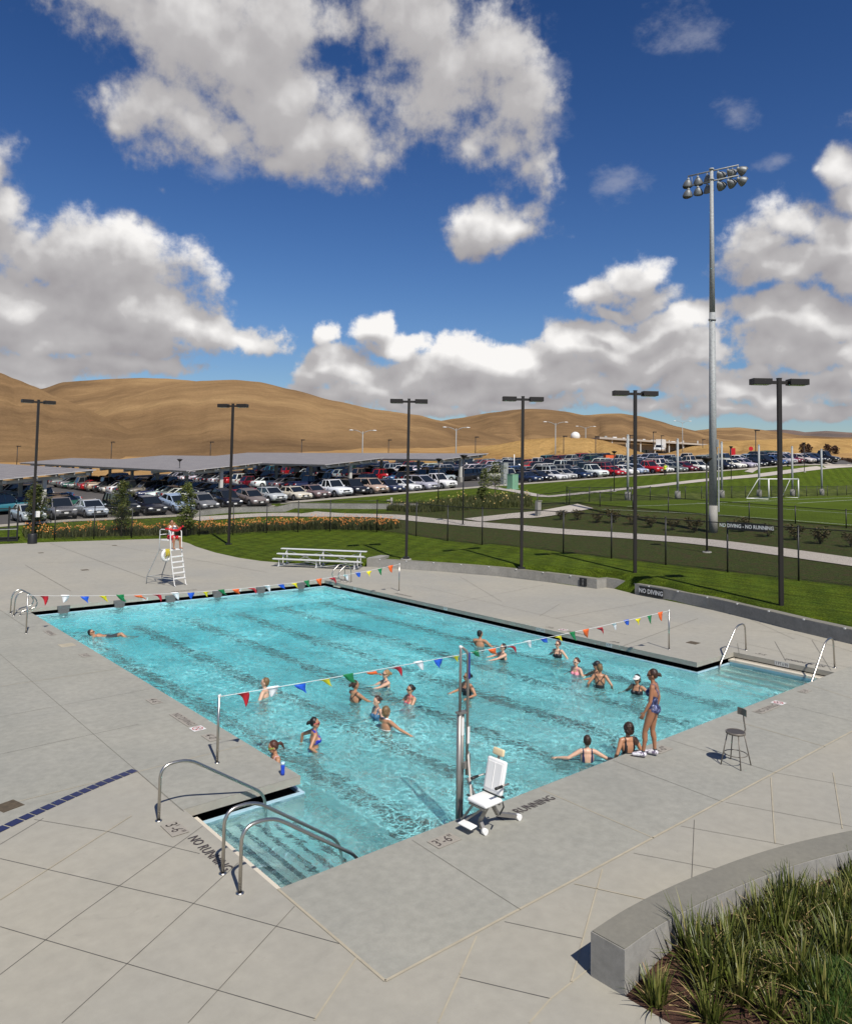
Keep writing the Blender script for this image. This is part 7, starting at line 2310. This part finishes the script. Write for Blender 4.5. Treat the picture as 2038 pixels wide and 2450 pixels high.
swimmer('dark haired swimmer in black partly hidden by the lift mast', 1117, 1662, 1610, 120, skin_='tan', hair='black', style='bun', suit='one', suitc='black', glasses='dark', wide=1.15, arms=((-.40, .22, 1.16), (.30, .30, 1.12)))
swimmer('man with short dark hair and bare back turned away, in the middle of the pool', 1148, 1546, 1509, -20, H=1.76, male=True, skin_='tan', hair='black', style='short', suit='trunks', suitc='black', arms=((-.12, .42, 1.12), (.40, .30, 1.14)), look=-30)
swimmer('dark haired swimmer with sunglasses behind the orange pennant, arm reaching left', 1203, 1577, 1541, 105, skin_='fair', hair='black', style='short', suit='one', suitc='black', glasses='dark', wide=1.15, arms=((-.10, .50, 1.20), (.34, .48, 1.18)))
swimmer('auburn haired woman in a black V-neck suit with sunglasses, nearest the right pool wall', 1334, 1573, 1534, 140, skin_='fair', hair='auburn', style='bun', suit='one', suitc='black', glasses='dark', arms=((-.28, .10, 1.0), (.46, -.18, 1.12)), look=-5)
swimmer('woman in a pink and white dotted suit with white sunglasses', 1378, 1613, 1575, 125, skin_='fair', hair='auburn', style='bun', suit='one', suitc='pinkdot', glasses='white', arms=((-.25, .20, 1.0), (.36, .06, 1.04)))
swimmer('woman in a black cap with sunglasses reaching left, half hidden in the right group', 1427, 1624, 1583, 100, skin_='tan', hair='brown', style='bun', suit='one', suitc='black', glasses='dark', cap='black', extra=dict(capc='black'), arms=((-.05, .48, 1.16), (.42, .42, 1.10)))
swimmer('woman with short light brown hair and white-strapped black suit, back to the camera', 1435, 1646, 1590, -15, skin_='tan', hair='dblond', style='short', suit='cross', suitc='black', arms=((-.32, .05, .98), (.33, .05, 1.0)), look=-10)
swimmer('woman in a white cap and black suit just left of the standing instructor', 1524, 1660, 1616, 140, skin_='tan', hair='black', style='bob', suit='one', suitc='black', glasses='dark', cap='white', wide=1.12, arms=((-.40, .12, 1.10), (.42, .06, 1.10)), nod=5)
swimmer('woman with cropped dark hair and blue suit, arms spread wide, back to the camera', 1404, 1822, 1761, 0, skin_='fair', hair='brown', style='short', suit='scoop', suitc='navy', arms=((-.60, .08, 1.20), (.62, .04, 1.18)))
swimmer('woman with full dark brown hair and black suit close to the near edge', 1502, 1838, 1733, 15, skin_='tan', hair='brown', style='curly', suit='scoop', suitc='black', wide=1.06, arms=((-.25, .1, .95), (.25, .1, .95)), look=15)
# the floating man at the far left
p = at(222, 1521, -.30)
rotm = Matrix.Rotation(R(0), 4, 'Z') @ Matrix.Rotation(R(62), 4, 'X')
leg2 = (((-.088, .0, .90), (-.10, .10, .49), (-.10, .0, .10), (-.10, .10, .0)), ((.088, .0, .90), (.10, .22, .52), (.10, -.02, .16), (.10, .08, .06)))
d_ = scr(-90)
fl, MWf, _ = person('man with sunglasses and dark shorts floating on his back at the far left', (0, 0, 0), 0, H=1.76, male=True, skin_='tan', hair='black', style='short', suit='trunks', suitc='grey', glasses='dark', nod=58, arms=((-.42, -.05, 1.10), (.42, -.05, 1.10)), legs=leg2, group='people in the pool')
# lie him down: head at p, feet toward screen right
dirr = Vector((rt0.x, rt0.y, 0)).normalized()
zl = (-dirr*.985+Vector((0, 0, .12))).normalized()       # body axis, feet to head
yl = Vector((0, 0, 1)); yl = (yl-zl*yl.dot(zl)).normalized(); xl = yl.cross(zl)
s_ = 1.76/1.69
M3 = Matrix(((xl.x, yl.x, zl.x, 0), (xl.y, yl.y, zl.y, 0), (xl.z, yl.z, zl.z, 0), (0, 0, 0, 1)))
head = Vector((p.x, p.y, -.27))
off = head-(M3 @ Vector((0, .04, 1.47*s_)))
fl.matrix_world = Matrix.Translation(off) @ M3 @ Matrix.Scale(s_, 4)

# instructor on the deck
ip = at(1562, 1812)
ins, MWi, HMi = person('tanned woman in a patterned navy swimsuit and white trainers standing on the deck edge', (ip.x, ip.y, .022), scr(62), H=1.66, skin_='deep', hair='brown', style='bun', suit='one', suitc='pattern', glasses='dark', vox=.0065, look=6, nod=6,
    arms=((-.235, .12, .88, (-.3, -1, 0)), (.235, -.02, .865, (.5, -1, 0))), legs=(((-.088, .0, .90), (-.13, .13, .50), (-.15, .16, .095), (-.17, .31, .035)), ((.088, .0, .90), (.085, .03, .49), (.075, -.02, .095), (.09, .13, .035))), thigh=1.02)
for a, t in (((-.15, .16, .095), (-.17, .31, .035)), ((.075, -.02, .095), (.09, .13, .035))):
    a = Vector(a); t = Vector(t); V, F = [], []
    d = (t-a); d.z = 0; d.normalize()
    capsule(V, F, a+Vector((0, 0, -.04))-d*.025, .046, a+d*.10+Vector((0, 0, -.045)), .044); capsule(V, F, a+d*.08+Vector((0, 0, -.052)), .044, a+d*.185+Vector((0, 0, -.06)), .034); capsule(V, F, a+Vector((0, 0, -.01)), .042, a+d*.06+Vector((0, 0, -.03)), .044)
    me = remesh('trainer', V, F, .007, 1)
    for v in me.vertices: v.co.z = max(v.co.z, -.012)
    m_ = bpy.data.materials.get('trainer_mesh')
    if not m_:
        m_ = mat('trainer_mesh', (.78, .76, .76), .6); nt = m_.node_tree; w = NT(nt); pos = w.n('ShaderNodeTexCoord').outputs['Object']
        wv = w.n('ShaderNodeTexWave', {'Vector': pos, 'Scale': 14.0, 'Distortion': 4.0})
        nt.links.new(w.ramp(wv.outputs['Fac'], [(.62, (.78, .76, .77)), (.74, (.20, .16, .24))]), nt.nodes['Principled BSDF'].inputs['Base Color'])
    me.materials.append(m_); link_mesh('trainer', me, ins)
    b = MB(); b.cyl(a+Vector((0, 0, .005)), a+Vector((0, 0, .03)), .040, n=14); b.build('sock', suitmat('grey'), ins)
b = MB(); b.cyl((.236, -.02, .900), (.236, -.022, .925), .030, n=12); b.build('wrist_watch', M_WHITE, ins)

# lifeguard, seated
lc = lgp(.40, .80, 2.06+.03)
sit = (((-.09, .02, .90), (-.14, .42, .90), (-.15, .44, .46), (-.16, .58, .42)), ((.09, .02, .90), (.18, .40, .90), (.22, .42, .47), (.24, .55, .42)))
lgf = math.atan2(-LUY.y, -LUY.x)-math.pi/2
pl_, MWl, HMl = person('lifeguard in white T-shirt and red shorts seated on the tall chair, hands at his mouth', (lc.x, lc.y, lc.z-.84), lgf, H=1.72, male=True, skin_='deep', hair='black', style='short', suit='guard', suitc='red', vox=.009, look=-12, arms=((-.045, .20, 1.50, (-.8, .1, -1)), (.09, .22, 1.50, (.8, .1, -1))), legs=sit, curl=1.2)
# two people in the car park
hv_ = mat('hi_vis_yellow', (.55, .70, .03), .6)
pp = on_ground(1591, 1139)
person('person in a yellow high-visibility vest standing in front of the row of cars', (pp.x, pp.y, gz(pp.x, pp.y)), scr(180), H=1.78, male=True, skin_='tan', hair='black', style='short', suit='worker', extra=dict(vest=hv_), vox=.014, arms=((-.3, .1, .9), (.3, .05, .9)), lips=False)
pp = on_ground(562, 1216)
person('person in a blue cap walking by the silver hatchback in the front row', (pp.x, pp.y, gz(pp.x, pp.y)), scr(90), H=1.72, skin_='tan', hair='brown', style='short', suit='worker', cap='c', extra=dict(capc='blue'), vox=.014, arms=((-.25, .15, .9), (.25, .2, 1.05)), lips=False)
